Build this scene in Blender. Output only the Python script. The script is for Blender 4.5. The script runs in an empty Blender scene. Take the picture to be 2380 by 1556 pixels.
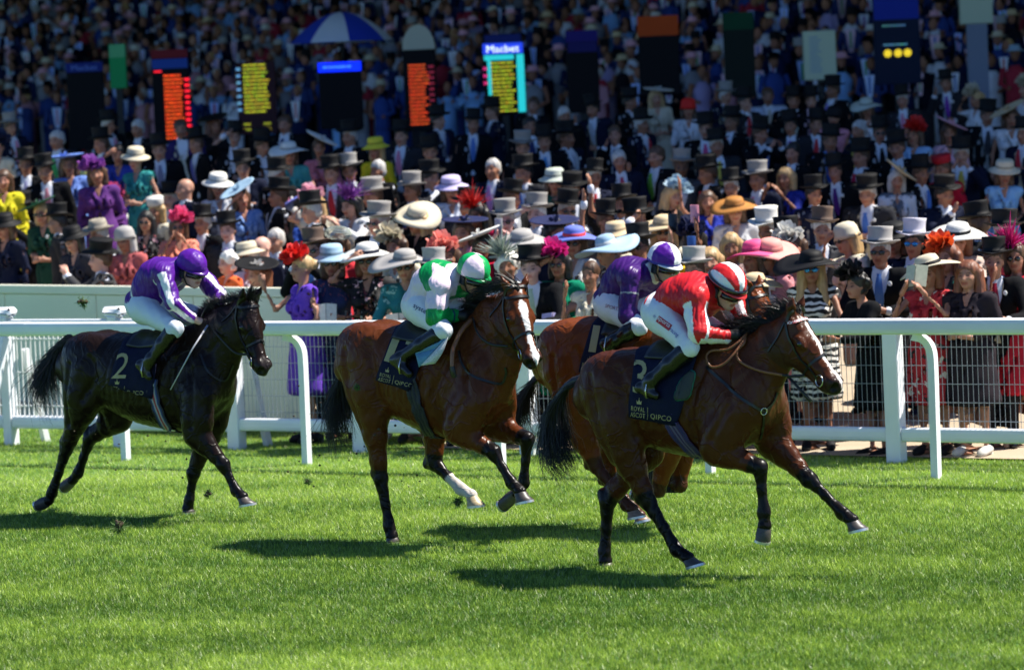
import bpy, math, random
import numpy as np
from mathutils import Vector, Matrix
from mathutils.bvhtree import BVHTree

rng = np.random.default_rng(7)
random.seed(7)
SC = bpy.context.scene
COL = SC.collection

# ------------------------------------------------------------------ camera, sky, sun, exposure
CAM_H, PITCH, ROLL, FPX = 3.125, 0.0656, 0.0452, 8500.0
PW, PH = 2380.0, 1556.0                     # picture units used for measuring
cam = bpy.data.cameras.new('camera')
cam.sensor_width = 36.0
cam.lens = FPX / PW * 36.0
cam.clip_start, cam.clip_end = 0.5, 2000.0
cam.dof.use_dof = True
cam.dof.focus_distance = 25.3
cam.dof.aperture_fstop = 2.7
cam_o = bpy.data.objects.new('camera', cam)
COL.objects.link(cam_o)
CM = (Matrix.Translation((0, 0, CAM_H)) @ Matrix.Rotation(math.pi / 2 - PITCH, 4, 'X') @ Matrix.Rotation(-ROLL, 4, 'Z'))
cam_o.matrix_world = CM
SC.camera = cam_o

SUN_EL, SUN_AZ = math.radians(56), math.radians(7)      # azimuth from +X towards +Y
SDIR = Vector((math.cos(SUN_EL) * math.cos(SUN_AZ), math.cos(SUN_EL) * math.sin(SUN_AZ), math.sin(SUN_EL)))
w = bpy.data.worlds.new('World')
SC.world = w
w.use_nodes = True
nt = w.node_tree
sky = nt.nodes.new('ShaderNodeTexSky')
sky.sky_type = 'NISHITA'
sky.sun_disc = False
sky.sun_elevation = SUN_EL
sky.air_density, sky.dust_density, sky.ozone_density = 0.6, 0.0, 10.0      # a very clear summer noon
sky.sun_rotation = math.pi / 2 - SUN_AZ
nt.links.new(sky.outputs[0], nt.nodes['Background'].inputs[0])
nt.nodes['Background'].inputs[1].default_value = 0.10
sun = bpy.data.lights.new('sun', 'SUN')
sun.energy = 5.0
sun.angle = math.radians(0.53)
sun.color = (1.0, 0.95, 0.86)
sun_o = bpy.data.objects.new('sun', sun)
COL.objects.link(sun_o)
sun_o.rotation_euler = SDIR.to_track_quat('Z', 'Y').to_euler()
SC.view_settings.view_transform = 'Standard'
SC.view_settings.look = 'None'
SC.view_settings.gamma = 1.0
SC.view_settings.exposure = 1.05
SC.cycles.use_denoising = True
SC.cycles.max_bounces = 6
SC.cycles.transparent_max_bounces = 6
SC.cycles.sample_clamp_indirect = 4.0

# ------------------------------------------------------------------ measuring helpers
CR = CM.to_3x3()
CO = Vector((0, 0, CAM_H))
def ray(px, py):
    return (CR @ Vector(((px - PW / 2) / FPX, (PH / 2 - py) / FPX, -1.0)))
def on_ground(px, py, z=0.0):
    d = ray(px, py)
    return CO + d * ((z - CO.z) / d.z)
def at_depth(px, py, Y):
    d = ray(px, py)
    return CO + d * (Y / d.y)
def proj(P):
    q = CR.transposed() @ (Vector(P) - CO)
    return (PW / 2 + FPX * q.x / -q.z, PH / 2 - FPX * q.y / -q.z)
def zm(ox, oy, s):
    k = 2380.0 / 2560.0
    return lambda x, y: ((x / s + ox) * k, (y / s + oy) * k)

# rail line and its frame: t along the track, b away from the track
TH = 0.5885
TT = Vector((math.cos(TH), -math.sin(TH), 0))
BB = Vector((math.sin(TH), math.cos(TH), 0))
R0 = Vector((-3.590, 32.826, 0))
def TB(t, b, z=0.0):
    return R0 + TT * t + BB * b + Vector((0, 0, z))
def ground_z(b):
    "height of the ground at distance b behind the rail"
    return float(np.interp(b, [2.4, 5.0, 7.0, 10.0, 16.0, 27.0, 30.0, 64.0], [0, .34, .55, .7, 1.15, 1.3, 1.6, 8.4]))

# ------------------------------------------------------------------ object helpers
def mesh_np(name, V, F, col=None, smooth=True, extra=None):
    "V (n,3), F (m,3|4) or a list of such arrays; col (n,3|4) vertex colours"
    Fs = F if isinstance(F, list) else [F]
    Fs = [np.asarray(f, dtype=np.int32) for f in Fs if len(f)]
    me = bpy.data.meshes.new(name)
    V = np.asarray(V, dtype=np.float32)
    me.vertices.add(len(V))
    me.vertices.foreach_set('co', V.ravel())
    li = np.concatenate([f.ravel() for f in Fs]); tot = np.concatenate([np.full(len(f), f.shape[1], np.int32) for f in Fs])
    me.loops.add(len(li)); me.loops.foreach_set('vertex_index', li)
    me.polygons.add(len(tot))
    st = np.concatenate([[0], np.cumsum(tot)[:-1]]).astype(np.int32)
    me.polygons.foreach_set('loop_start', st)
    me.polygons.foreach_set('loop_total', tot)
    me.polygons.foreach_set('use_smooth', np.full(len(tot), smooth, dtype=bool))
    if col is not None:
        c = np.ones((len(V), 4), np.float32); col = np.asarray(col, np.float32); c[:, :col.shape[1]] = col
        a = me.color_attributes.new('Col', 'FLOAT_COLOR', 'POINT'); a.data.foreach_set('color', c.ravel())
    me.update(calc_edges=True)
    me.validate()
    return me

def obj(name, me, mat=None, parent=None, loc=None, color=None, label=None, cat=None, group=None, kind=None):
    o = bpy.data.objects.new(name, me)
    COL.objects.link(o)
    if mat is not None and me is not None and not me.materials: me.materials.append(mat)
    if parent is not None: o.parent = parent
    if loc is not None: o.location = loc
    if color is not None: o.color = (*color[:3], 1.0)
    if label: o['label'] = label
    if cat: o['category'] = cat
    if group: o['group'] = group
    if kind: o['kind'] = kind
    return o
def empty(name, loc=(0, 0, 0), rz=0.0, **kw):
    o = obj(name, None, **kw)
    o.location = loc; o.rotation_euler = (0, 0, rz)
    o.empty_display_size = 0.1
    return o

class MB:
    "collects simple shapes into one mesh"
    def __init__(s): s.v = []; s.f3 = []; s.f4 = []; s.c = []; s.n = 0; s.col = (1, 1, 1)
    def add(s, V, F, col=None):
        V = np.asarray(V, float).reshape(-1, 3); F = np.asarray(F, int)
        if len(F) == 0: return s
        (s.f4 if F.shape[1] == 4 else s.f3).append(F + s.n)
        s.v.append(V); s.c.append(np.tile(np.asarray(col or s.col, float), (len(V), 1)) if (col is None or np.ndim(col) == 1) else np.asarray(col)); s.n += len(V)
        return s
    def box(s, c, h, R=None, col=None, bev=0.0):
        c = np.asarray(c, float); h = np.asarray(h, float)
        P = np.array([[x, y, z] for x in (-1, 1) for y in (-1, 1) for z in (-1, 1)], float)
        F = [[0, 1, 3, 2], [4, 6, 7, 5], [0, 4, 5, 1], [2, 3, 7, 6], [0, 2, 6, 4], [1, 5, 7, 3]]
        if bev > 0:
            V = []; 
            for p in P:
                for ax in range(3):
                    q = p * (h - bev); q[ax] = p[ax] * h[ax]; V.append(q)
            V = np.array(V); idx = lambda i, ax: i * 3 + ax
            F4 = [[idx(i, a) for i in f] for f, a in zip(F, [0, 0, 1, 1, 2, 2])]
            E4 = []; 
            for i in range(8):
                for ax in range(3):
                    j = i ^ (4 >> ax)
                    if j > i:
                        o_ = [a for a in range(3) if a != ax]
                        E4.append([idx(i, o_[0]), idx(j, o_[0]), idx(j, o_[1]), idx(i, o_[1])])
            F3 = [[idx(i, 0), idx(i, 1), idx(i, 2)] for i in range(8)]
            if R is not None: V = V @ np.asarray(R).T
            n0 = s.n
            s.add(V + c, F4, col); s.f4.append(np.array(E4) + n0); s.f3.append(np.array(F3) + n0)
            return s
        V = P * h
        if R is not None: V = V @ np.asarray(R).T
        return s.add(V + c, F, col)
    def tube(s, pts, r, n=8, col=None, cap=True, flat=None):
        "tube through pts; r scalar or list; flat: (dir, factor) squashes along dir"
        P = np.asarray(pts, float); m = len(P); r = np.broadcast_to(np.asarray(r, float), (m,))
        T = np.gradient(P, axis=0); T /= np.linalg.norm(T, axis=1)[:, None] + 1e-12
        up = np.array([0, 0, 1.0]) if abs(T[0] @ [0, 0, 1]) < .9 else np.array([1.0, 0, 0])
        rings = []; a = np.linspace(0, 2 * np.pi, n, endpoint=False)
        nrm = np.cross(T[0], up); nrm /= np.linalg.norm(nrm)
        for i in range(m):
            nrm = nrm - T[i] * (nrm @ T[i]); nrm /= np.linalg.norm(nrm) + 1e-12
            b = np.cross(T[i], nrm)
            ring = r[i] * (np.cos(a)[:, None] * nrm + np.sin(a)[:, None] * b)
            if flat is not None:
                d = np.asarray(flat[0], float); ring = ring - np.outer(ring @ d, d) * (1 - flat[1])
            rings.append(P[i] + ring)
        V = np.concatenate(rings); F = []
        for i in range(m - 1):
            for j in range(n):
                F.append([i * n + j, i * n + (j + 1) % n, (i + 1) * n + (j + 1) % n, (i + 1) * n + j])
        n0 = s.n; s.add(V, F, col)
        if cap:
            V2 = np.array([P[0], P[-1]]); n1 = s.n
            s.v.append(V2); s.c.append(np.tile(np.asarray(col or s.col, float), (2, 1))); s.n += 2
            s.f3.append(np.array([[n1, n0 + (j + 1) % n, n0 + j] for j in range(n)] + [[n1 + 1, n0 + (m - 1) * n + j, n0 + (m - 1) * n + (j + 1) % n] for j in range(n)]))
        return s
    def ball(s, c, r, n=10, m=7, col=None, R=None):
        th = np.linspace(0, np.pi, m); ph = np.linspace(0, 2 * np.pi, n, endpoint=False)
        V = np.array([[np.sin(t) * np.cos(p), np.sin(t) * np.sin(p), np.cos(t)] for t in th for p in ph]) * np.asarray(r)
        if R is not None: V = V @ np.asarray(R).T
        F = [[i * n + j, (i + 1) * n + j, (i + 1) * n + (j + 1) % n, i * n + (j + 1) % n] for i in range(m - 1) for j in range(n)]
        return s.add(V + np.asarray(c, float), F, col)
    def lathe(s, prof, n=24, c=(0, 0, 0), col=None, defo=None):
        a = np.linspace(0, 2 * np.pi, n, endpoint=False); P = np.asarray(prof, float)
        V = np.array([[r * np.cos(t), r * np.sin(t), z] for r, z in P for t in a])
        if defo is not None: V = defo(V)
        F = [[i * n + j, i * n + (j + 1) % n, (i + 1) * n + (j + 1) % n, (i + 1) * n + j] for i in range(len(P) - 1) for j in range(n)]
        return s.add(V + np.asarray(c, float), F, col)
    def strip(s, A, B, col=None):
        "ribbon between two polylines"
        A = np.asarray(A, float); B = np.asarray(B, float); n = len(A)
        return s.add(np.concatenate([A, B]), [[i, i + 1, n + i + 1, n + i] for i in range(n - 1)], col)
    def mesh(s, name, smooth=True, colors=False):
        V = np.concatenate(s.v); F = []
        if s.f4: F.append(np.concatenate(s.f4))
        if s.f3: F.append(np.concatenate(s.f3))
        return mesh_np(name, V, F, np.concatenate(s.c) if colors else None, smooth)
    def build(s, name, mat=None, parent=None, smooth=True, colors=False, **kw):
        return obj(name, s.mesh(name, smooth, colors), mat, parent, **kw)

# ------------------------------------------------------------------ materials
def srgb(r, g=None, b=None):
    if g is None: r, g, b = [int(r[i:i + 2], 16) for i in (0, 2, 4)]
    f = lambda c: (c / 255 / 12.92) if c / 255 <= .04045 else ((c / 255 + .055) / 1.055) ** 2.4
    return (f(r), f(g), f(b))
MATS = {}
def mat(name, base=(.5, .5, .5), rough=.6, spec=.5, src='const', noise=None, bump=None, metal=0.0, sheen=0.0, emit=None, coat=0.0, trans=0.0, sss=0.0, attr='Col'):
    """src: const | vert (vertex colour) | obj (object colour) | vertobj (product).  noise=(scale, amount[, stretch]); bump=(scale, strength, dist)"""
    if name in MATS: return MATS[name]
    m = bpy.data.materials.new(name); m.use_nodes = True
    t = m.node_tree; N = t.nodes; L = t.links; bs = N['Principled BSDF']
    bs.inputs['Roughness'].default_value = rough
    bs.inputs['Specular IOR Level'].default_value = spec
    bs.inputs['Metallic'].default_value = metal
    bs.inputs['Sheen Weight'].default_value = sheen
    bs.inputs['Coat Weight'].default_value = coat
    if sss: bs.inputs['Subsurface Weight'].default_value = sss; bs.inputs['Subsurface Radius'].default_value = (.012, .005, .003); bs.inputs['Subsurface Scale'].default_value = 1.0
    def rgb(c):
        n = N.new('ShaderNodeRGB'); n.outputs[0].default_value = (*c[:3], 1); return n.outputs[0]
    def mul(a, b, f=1.0):
        n = N.new('ShaderNodeMix'); n.data_type = 'RGBA'; n.blend_type = 'MULTIPLY'; n.inputs[0].default_value = f
        L.new(a, n.inputs[6]); L.new(b, n.inputs[7]); return n.outputs[2]
    if src == 'const': c = rgb(base)
    elif src == 'vert': n = N.new('ShaderNodeAttribute'); n.attribute_name = attr; c = n.outputs['Color']
    elif src == 'obj': c = N.new('ShaderNodeObjectInfo').outputs['Color']
    else:
        n = N.new('ShaderNodeAttribute'); n.attribute_name = attr
        c = mul(N.new('ShaderNodeObjectInfo').outputs['Color'], n.outputs['Color'])
    tc = N.new('ShaderNodeTexCoord').outputs['Object']
    def tex(scale, stretch=None):
        v = tc
        if stretch is not None:
            mp = N.new('ShaderNodeMapping'); mp.inputs['Scale'].default_value = stretch; L.new(tc, mp.inputs[0]); v = mp.outputs[0]
        n = N.new('ShaderNodeTexNoise'); n.inputs['Scale'].default_value = scale; n.inputs['Detail'].default_value = 4
        L.new(v, n.inputs['Vector']); return n.outputs[0]
    if noise:
        r = N.new('ShaderNodeMapRange'); r.inputs[3].default_value = 1 - noise[1]; r.inputs[4].default_value = 1 + noise[1]
        r.inputs[1].default_value = .25; r.inputs[2].default_value = .75
        L.new(tex(noise[0], noise[2] if len(noise) > 2 else None), r.inputs[0])
        cb = N.new('ShaderNodeCombineColor'); [L.new(r.outputs[0], cb.inputs[i]) for i in range(3)]
        c = mul(c, cb.outputs[0])
    L.new(c, bs.inputs['Base Color'])
    if bump:
        b = N.new('ShaderNodeBump'); b.inputs['Strength'].default_value = bump[1]; b.inputs['Distance'].default_value = bump[2]
        L.new(tex(bump[0], bump[3] if len(bump) > 3 else None), b.inputs['Height']); L.new(b.outputs[0], bs.inputs['Normal'])
    if emit:
        L.new(c, bs.inputs['Emission Color']); bs.inputs['Emission Strength'].default_value = emit
    if trans:
        tr = N.new('ShaderNodeBsdfTranslucent'); L.new(c, tr.inputs[0]); mx = N.new('ShaderNodeMixShader'); mx.inputs[0].default_value = trans
        L.new(bs.outputs[0], mx.inputs[1]); L.new(tr.outputs[0], mx.inputs[2]); L.new(mx.outputs[0], N['Material Output'].inputs[0])
    MATS[name] = m
    return m

# ------------------------------------------------------------------ smooth solid modelling: signed distances on a grid, then a surface net
class Sdf:
    def __init__(s, lo, hi, vox):
        s.lo = np.asarray(lo, float); s.v = vox
        s.n = np.ceil((np.asarray(hi, float) - s.lo) / vox).astype(int) + 1
        s.ax = [(s.lo[i] + vox * np.arange(s.n[i])).astype(np.float32) for i in range(3)]
        s.F = np.full(s.n, 5.0, np.float32)
    def _blk(s, lo, hi, pad):
        i0 = np.clip(np.floor((np.asarray(lo) - pad - s.lo) / s.v).astype(int), 0, s.n - 1)
        i1 = np.clip(np.ceil((np.asarray(hi) + pad - s.lo) / s.v).astype(int) + 1, 1, s.n)
        sl = tuple(slice(a, max(b, a + 1)) for a, b in zip(i0, i1))
        return sl, s.ax[0][sl[0]][:, None, None], s.ax[1][sl[1]][None, :, None], s.ax[2][sl[2]][None, None, :]
    def _put(s, sl, d, k, sub=False):
        a = s.F[sl]
        if sub:
            h = np.clip(k - np.abs(a + d), 0, None) / k if k > 0 else 0
            s.F[sl] = np.maximum(a, -d) + h * h * k * .25
        else:
            h = np.clip(k - np.abs(a - d), 0, None) / k if k > 0 else 0
            s.F[sl] = np.minimum(a, d) - h * h * k * .25
    def cap(s, a, b, ra, rb=None, la=None, lb=None, lat=(0, 1, 0), k=.03, cax=None, sub=False):
        "tapered capsule; la, lb: half widths along the lateral direction; cax: how far the ends bulge"
        a = np.asarray(a, float); b = np.asarray(b, float); rb = ra if rb is None else rb
        la = ra if la is None else la; lb = rb if lb is None else lb
        R = max(ra, rb, la, lb)
        sl, X, Y, Z = s._blk(np.minimum(a, b) - R, np.maximum(a, b) + R, .06 + k)
        ab = b - a; L2 = max(ab @ ab, 1e-9); u = ab / math.sqrt(L2); lat = np.asarray(lat, float); lat = lat - u * (lat @ u); lat /= np.linalg.norm(lat) + 1e-12
        px, py, pz = X - a[0], Y - a[1], Z - a[2]
        t = np.clip((px * ab[0] + py * ab[1] + pz * ab[2]) / L2, 0, 1)
        qx, qy, qz = px - t * ab[0], py - t * ab[1], pz - t * ab[2]
        r = ra + (rb - ra) * t; l = la + (lb - la) * t
        ql = qx * lat[0] + qy * lat[1] + qz * lat[2]
        q2 = qx * qx + qy * qy + qz * qz
        w2 = q2 - ql * ql
        if cax is not None:
            qa = qx * u[0] + qy * u[1] + qz * u[2]
            w2 = w2 - qa * qa + (qa * r / cax) ** 2
        d = np.sqrt(np.maximum(w2, 0) + (ql * r / l) ** 2) - r
        d = d * np.minimum(1, .5 + .5 * l / r)
        s._put(sl, d.astype(np.float32), k, sub); return s
    def ell(s, c, r, R=None, k=.03, sub=False):
        c = np.asarray(c, float); r = np.asarray(r, float); m = r.max()
        sl, X, Y, Z = s._blk(c - m, c + m, .06 + k)
        p = [X - c[0], Y - c[1], Z - c[2]]
        if R is not None:
            R = np.asarray(R, float); p = [p[0] * R[0, i] + p[1] * R[1, i] + p[2] * R[2, i] for i in range(3)]
        n = np.sqrt((p[0] / r[0]) ** 2 + (p[1] / r[1]) ** 2 + (p[2] / r[2]) ** 2)
        g = np.sqrt((p[0] / r[0] ** 2) ** 2 + (p[1] / r[1] ** 2) ** 2 + (p[2] / r[2] ** 2) ** 2) + 1e-6
        s._put(sl, (n * (n - 1) / g).astype(np.float32), k, sub); return s
    def cut(s, c, nrm, k=.0):
        "removes the half space on the side nrm points to"
        nrm = np.asarray(nrm, float); nrm /= np.linalg.norm(nrm)
        d = (s.ax[0][:, None, None] - c[0]) * nrm[0] + (s.ax[1][None, :, None] - c[1]) * nrm[1] + (s.ax[2][None, None, :] - c[2]) * nrm[2]
        s.F = np.maximum(s.F, d.astype(np.float32)); return s
    def net(s, smooth=2):
        F = s.F.copy(); F[0] = F[-1] = 5; F[:, 0] = F[:, -1] = 5; F[:, :, 0] = F[:, :, -1] = 5
        ins = F < 0
        cnt = np.zeros(tuple(np.array(F.shape) - 1), np.uint8)
        for o in np.ndindex(2, 2, 2):
            cnt += ins[o[0]:ins.shape[0] - 1 + o[0], o[1]:ins.shape[1] - 1 + o[1], o[2]:ins.shape[2] - 1 + o[2]]
        cell = np.argwhere((cnt > 0) & (cnt < 8))
        ids = np.full(cnt.shape, -1, np.int32); ids[cell[:, 0], cell[:, 1], cell[:, 2]] = np.arange(len(cell))
        acc = np.zeros((len(cell), 3)); num = np.zeros(len(cell))
        cor = [np.array(o) for o in np.ndindex(2, 2, 2)]
        val = {tuple(o): F[cell[:, 0] + o[0], cell[:, 1] + o[1], cell[:, 2] + o[2]] for o in cor}
        for o in cor:
            for ax in range(3):
                if o[ax] == 0:
                    p = o.copy(); p[ax] = 1
                    a = val[tuple(o)]; b = val[tuple(p)]; m = (a < 0) != (b < 0)
                    t = a[m] / (a[m] - b[m])
                    acc[m] += o + np.outer(t, p - o); num[m] += 1
        V = s.lo + (cell + acc / num[:, None]) * s.v
        quads = []
        for ax in range(3):
            sl0 = [slice(None)] * 3; sl1 = [slice(None)] * 3; sl0[ax] = slice(0, -1); sl1[ax] = slice(1, None)
            A = ins[tuple(sl0)]; B = ins[tuple(sl1)]; e = np.argwhere(A != B)
            if len(e) == 0: continue
            o1, o2 = (ax + 1) % 3, (ax + 2) % 3
            e = e[(e[:, o1] > 0) & (e[:, o2] > 0)]
            fl = A[e[:, 0], e[:, 1], e[:, 2]]
            def cid(d1, d2):
                q = e.copy(); q[:, o1] -= d1; q[:, o2] -= d2; q = np.minimum(q, np.array(cnt.shape) - 1); return ids[q[:, 0], q[:, 1], q[:, 2]]
            Q = np.stack([cid(1, 1), cid(0, 1), cid(0, 0), cid(1, 0)], 1)
            Q[~fl] = Q[~fl][:, ::-1]; quads.append(Q)
        Q = np.concatenate(quads); Q = Q[(Q >= 0).all(1)]
        E = np.concatenate([Q[:, [0, 1]], Q[:, [1, 2]], Q[:, [2, 3]], Q[:, [3, 0]]]); n = len(V)
        deg = np.bincount(E.ravel(), minlength=n).astype(float); deg[deg == 0] = 1
        for it in range(smooth):
            for lam in (.55, -.5):
                S = np.stack([np.bincount(E[:, 0], V[E[:, 1], i], n) + np.bincount(E[:, 1], V[E[:, 0], i], n) for i in range(3)], 1) / deg[:, None]
                V = V + lam * (S - V)
        return V, Q
def bvh(V, Q):
    return BVHTree.FromPolygons([tuple(v) for v in V], [tuple(q) for q in Q])
def vnoise(P, scale, seed=0):
    "cheap smooth noise in -1..1 from sines"
    r = np.random.default_rng(seed); out = np.zeros(len(P))
    for i in range(6):
        k = r.normal(size=3) * scale; out += np.sin(P @ k + r.uniform(0, 6.28)) / 6
    return out * 1.6
def normals(V, Q):
    n = np.cross(V[Q[:, 2]] - V[Q[:, 0]], V[Q[:, 3 if Q.shape[1] == 4 else 1]] - V[Q[:, 1 if Q.shape[1] == 4 else 0]])
    if Q.shape[1] == 3: n = np.cross(V[Q[:, 1]] - V[Q[:, 0]], V[Q[:, 2]] - V[Q[:, 0]])
    N = np.stack([sum(np.bincount(Q[:, j], n[:, i], len(V)) for j in range(Q.shape[1])) for i in range(3)], 1)
    return N / (np.linalg.norm(N, axis=1)[:, None] + 1e-12)
def rot_to(x, up):
    "rotation matrix whose first column is x and whose third is close to up"
    x = np.asarray(x, float); x = x / np.linalg.norm(x); up = np.asarray(up, float)
    y = np.cross(up, x); y /= np.linalg.norm(y); z = np.cross(x, y)
    return np.stack([x, y, z], 1)
def smooth_path(P, n):
    "Catmull-Rom through P"
    P = np.asarray(P, float); m = len(P); out = []
    Q = np.concatenate([[2 * P[0] - P[1]], P, [2 * P[-1] - P[-2]]])
    for u in np.linspace(0, m - 1 - 1e-9, n):
        i = int(u); t = u - i; a, b, c, d = Q[i:i + 4]
        out.append(.5 * (2 * b + (c - a) * t + (2 * a - 5 * b + 4 * c - d) * t * t + (3 * b - a - 3 * c + d) * t ** 3))
    return np.array(out)
# ================================================================== the setting
def noise_ground(name, c1, c2, c3, s1, s2, stretch, bumpd, rot=0.0):
    m = bpy.data.materials.new(name); m.use_nodes = True; t = m.node_tree; N = t.nodes; L = t.links; bs = N['Principled BSDF']
    tc = N.new('ShaderNodeTexCoord'); mp = N.new('ShaderNodeMapping'); mp.inputs['Scale'].default_value = stretch; mp.inputs['Rotation'].default_value = (0, 0, rot)
    L.new(tc.outputs['Object'], mp.inputs[0])
    a = N.new('ShaderNodeTexNoise'); a.inputs['Scale'].default_value = s1; a.inputs['Detail'].default_value = 6; L.new(mp.outputs[0], a.inputs['Vector'])
    b = N.new('ShaderNodeTexNoise'); b.inputs['Scale'].default_value = s2; b.inputs['Detail'].default_value = 3; L.new(tc.outputs['Object'], b.inputs['Vector'])
    r = N.new('ShaderNodeValToRGB'); e = r.color_ramp.elements; e[0].position = .3; e[0].color = (*c1, 1); e[1].position = .7; e[1].color = (*c3, 1)
    k = e.new(.5); k.color = (*c2, 1)
    mx = N.new('ShaderNodeMath'); mx.operation = 'MULTIPLY_ADD'; mx.inputs[1].default_value = .5; L.new(a.outputs[0], mx.inputs[0])
    h = N.new('ShaderNodeMath'); h.operation = 'MULTIPLY'; h.inputs[1].default_value = .5; L.new(b.outputs[0], h.inputs[0]); L.new(h.outputs[0], mx.inputs[2])
    L.new(mx.outputs[0], r.inputs[0]); L.new(r.outputs[0], bs.inputs['Base Color']); bs.inputs['Roughness'].default_value = .9
    bm = N.new('ShaderNodeBump'); bm.inputs['Strength'].default_value = .6; bm.inputs['Distance'].default_value = bumpd; L.new(b.outputs[0], bm.inputs['Height']); L.new(bm.outputs[0], bs.inputs['Normal'])
    return m
M_turf = noise_ground('turf_soil', (.05, .12, .014), (.065, .16, .02), (.10, .21, .03), .5, 60, (.35, 1, 1), .02)
M_path = noise_ground('sandy_paving', (.32, .25, .17), (.39, .31, .215), (.45, .365, .27), 2, 90, (1, 1, 1), .004)
M_step = noise_ground('terrace_concrete', (.10, .095, .09), (.13, .125, .12), (.17, .16, .155), 1, 40, (1, 1, 1), .004)

B_FENCE = 1.12      # the crowd fence stands this far behind the running rail
def sheet(name, pts, m, kind='structure', z=None):
    V = [tuple(p) for p in pts]
    me = mesh_np(name, V, np.array([[0, 1, 2, 3]]), smooth=False)
    return obj(name, me, m, kind=kind)
sheet('ground', [(-900, -300, -.012), (900, -300, -.012), (900, 1500, -.012), (-900, 1500, -.012)], M_turf)
# paved path behind the fence, then ground rising towards the stand
def band(name, bs, m, t0=-95, t1=40, lift=0.004, steps=None):
    V = []; F = []
    for b in bs:
        V += [tuple(TB(t0, b, ground_z(b) + lift)), tuple(TB(t1, b, ground_z(b) + lift))]
    for i in range(len(bs) - 1): F.append([2 * i, 2 * i + 1, 2 * i + 3, 2 * i + 2])
    return obj(name, mesh_np(name, V, np.array(F), smooth=False), m, kind='structure')
band('path', [B_FENCE + .28, 2.4, 3.4], M_path, lift=.006, t0=2.3)
band('path', [3.4, 5, 7, 10, 12.4], M_path, lift=.006)
band('sloping_ground', [12.4, 16, 27, 30.5], M_step, lift=.01)
# stepped terrace: real risers
mb = MB()
ROW_B = [30.4 + .92 * i for i in range(37)]
for b in ROW_B:
    z = ground_z(b + .45); p = TB(-36, b + .46, z / 2 - .2); ang = -TH
    R = [[math.cos(ang), -math.sin(ang), 0], [math.sin(ang), math.cos(ang), 0], [0, 0, 1]]
    mb.box((p.x, p.y, z / 2 - .2 + .002), (62, .46, z / 2 + .2), R)
mb.build('terrace_steps', M_step, smooth=False, kind='structure')
# the grandstand: rear wall, cantilever roof and its columns (unseen; roof height and angle set to shape the shade)
M_std = mat('stand_steel', (.32, .33, .34), .6, noise=(3, .1))
GA = math.radians(-25)
gs = empty('grandstand', (8.0, 44.3, 0), GA, label='tall grandstand building behind the packed terrace, its roof shading the rows', cat='building')
def gbox(name, c, h): return MB().box(c, h).build(name, M_std, gs, smooth=False)
gbox('roof', (0, 43, 14.4), (125, 43, .4))
gbox('rear_wall', (0, 86.7, 7), (125, .6, 7.8))
for i in range(6): gbox('column', (-115 + 46 * i, 84, 6.9), (.5, .5, 6.95))

# ------------------------------------------------------------------ turf blades
def grass_blades():
    Vt = []
    dens = [(19.0, 22.0, 8600), (22, 25, 7200), (25, 28, 5800), (28, 31.5, 4400), (31.5, 37.5, 2600)]
    P = []
    for y0, y1, n in dens:
        w0 = .16 * y1; N = int(n * (y1 - y0) * 2 * w0)
        x = rng.uniform(-w0, w0, N); y = rng.uniform(y0, y1, N); P.append(np.stack([x, y], 1))
    P = np.concatenate(P)
    rel = P - np.array([R0.x, R0.y]); b = rel @ np.array([BB.x, BB.y])
    tt = rel @ np.array([TT.x, TT.y]); P = P[(b < B_FENCE + .25) | ((tt < 2.2) & (b < 3.6))]; n = len(P)
    # clumpy height and colour fields
    q = np.concatenate([P, np.zeros((n, 1))], 1)
    st = q * np.array([.32, 1.0, 1])
    f1 = vnoise(st, 1.3, 1); f2 = vnoise(st, 4.5, 2); f3 = vnoise(q, 22, 3)
    a = rng.uniform(0, 6.283, n); h = (.024 + .004 * f2 + .002 * f3) * rng.uniform(.5, 1.3, n)
    wd = rng.uniform(.0016, .0032, n); lean = rng.uniform(.2, 1.3, n); la = rng.uniform(0, 6.283, n)
    dx, dy = np.cos(a) * wd, np.sin(a) * wd; z0 = np.full(n, -.012)
    v = np.zeros((n, 3, 3))
    v[:, 0] = np.stack([P[:, 0] - dx, P[:, 1] - dy, z0], 1); v[:, 1] = np.stack([P[:, 0] + dx, P[:, 1] + dy, z0], 1)
    v[:, 2] = np.stack([P[:, 0] + np.cos(la) * lean * h, P[:, 1] + np.sin(la) * lean * h, h * (1 - .28 * lean)], 1)
    F3 = np.arange(n)[:, None] * 3 + np.array([[0, 1, 2]])
    cx = np.floor(P[:, 0] / .017 + 3.1 * f3).astype(np.int64); cy = np.floor(P[:, 1] / .105 + .5 * f2).astype(np.int64)
    hs = ((cx * 73856093) ^ (cy * 19349663)) % 100003 / 100003.0; hs2 = ((cx * 83492791) ^ (cy * 2971215073)) % 100019 / 100019.0
    g = np.clip(.5 + .62 * (hs - .5) + .36 * f1 + .32 * f2 + .20 * f3 + rng.normal(0, .30, n), 0, 1)[:, None]
    c = (1 - g) * np.array([.074, .162, .010]) + g * np.array([.54, .72, .10])
    dry_glint = .55 * rng.random(n) + .45 * hs2 < .13 + .16 * np.clip(f1 * .6 + f2 * .6, 0, 1); c[dry_glint] = np.array([.70, .74, .42]) * rng.uniform(.6, 1.1, (dry_glint.sum(), 1))  # pale dry blades, also painting in the turf's sun glints
    C = np.repeat(c[:, None], 3, 1); C[:, :2] *= .8
    me = mesh_np('grass', v.reshape(-1, 3), F3, C.reshape(-1, 3), smooth=False)
    return obj('grass', me, mat('grass_blade', src='vert', rough=.42, spec=.4, trans=.30), label='short mown turf of the racecourse', cat='grass', kind='stuff')
grass_blades()

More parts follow.
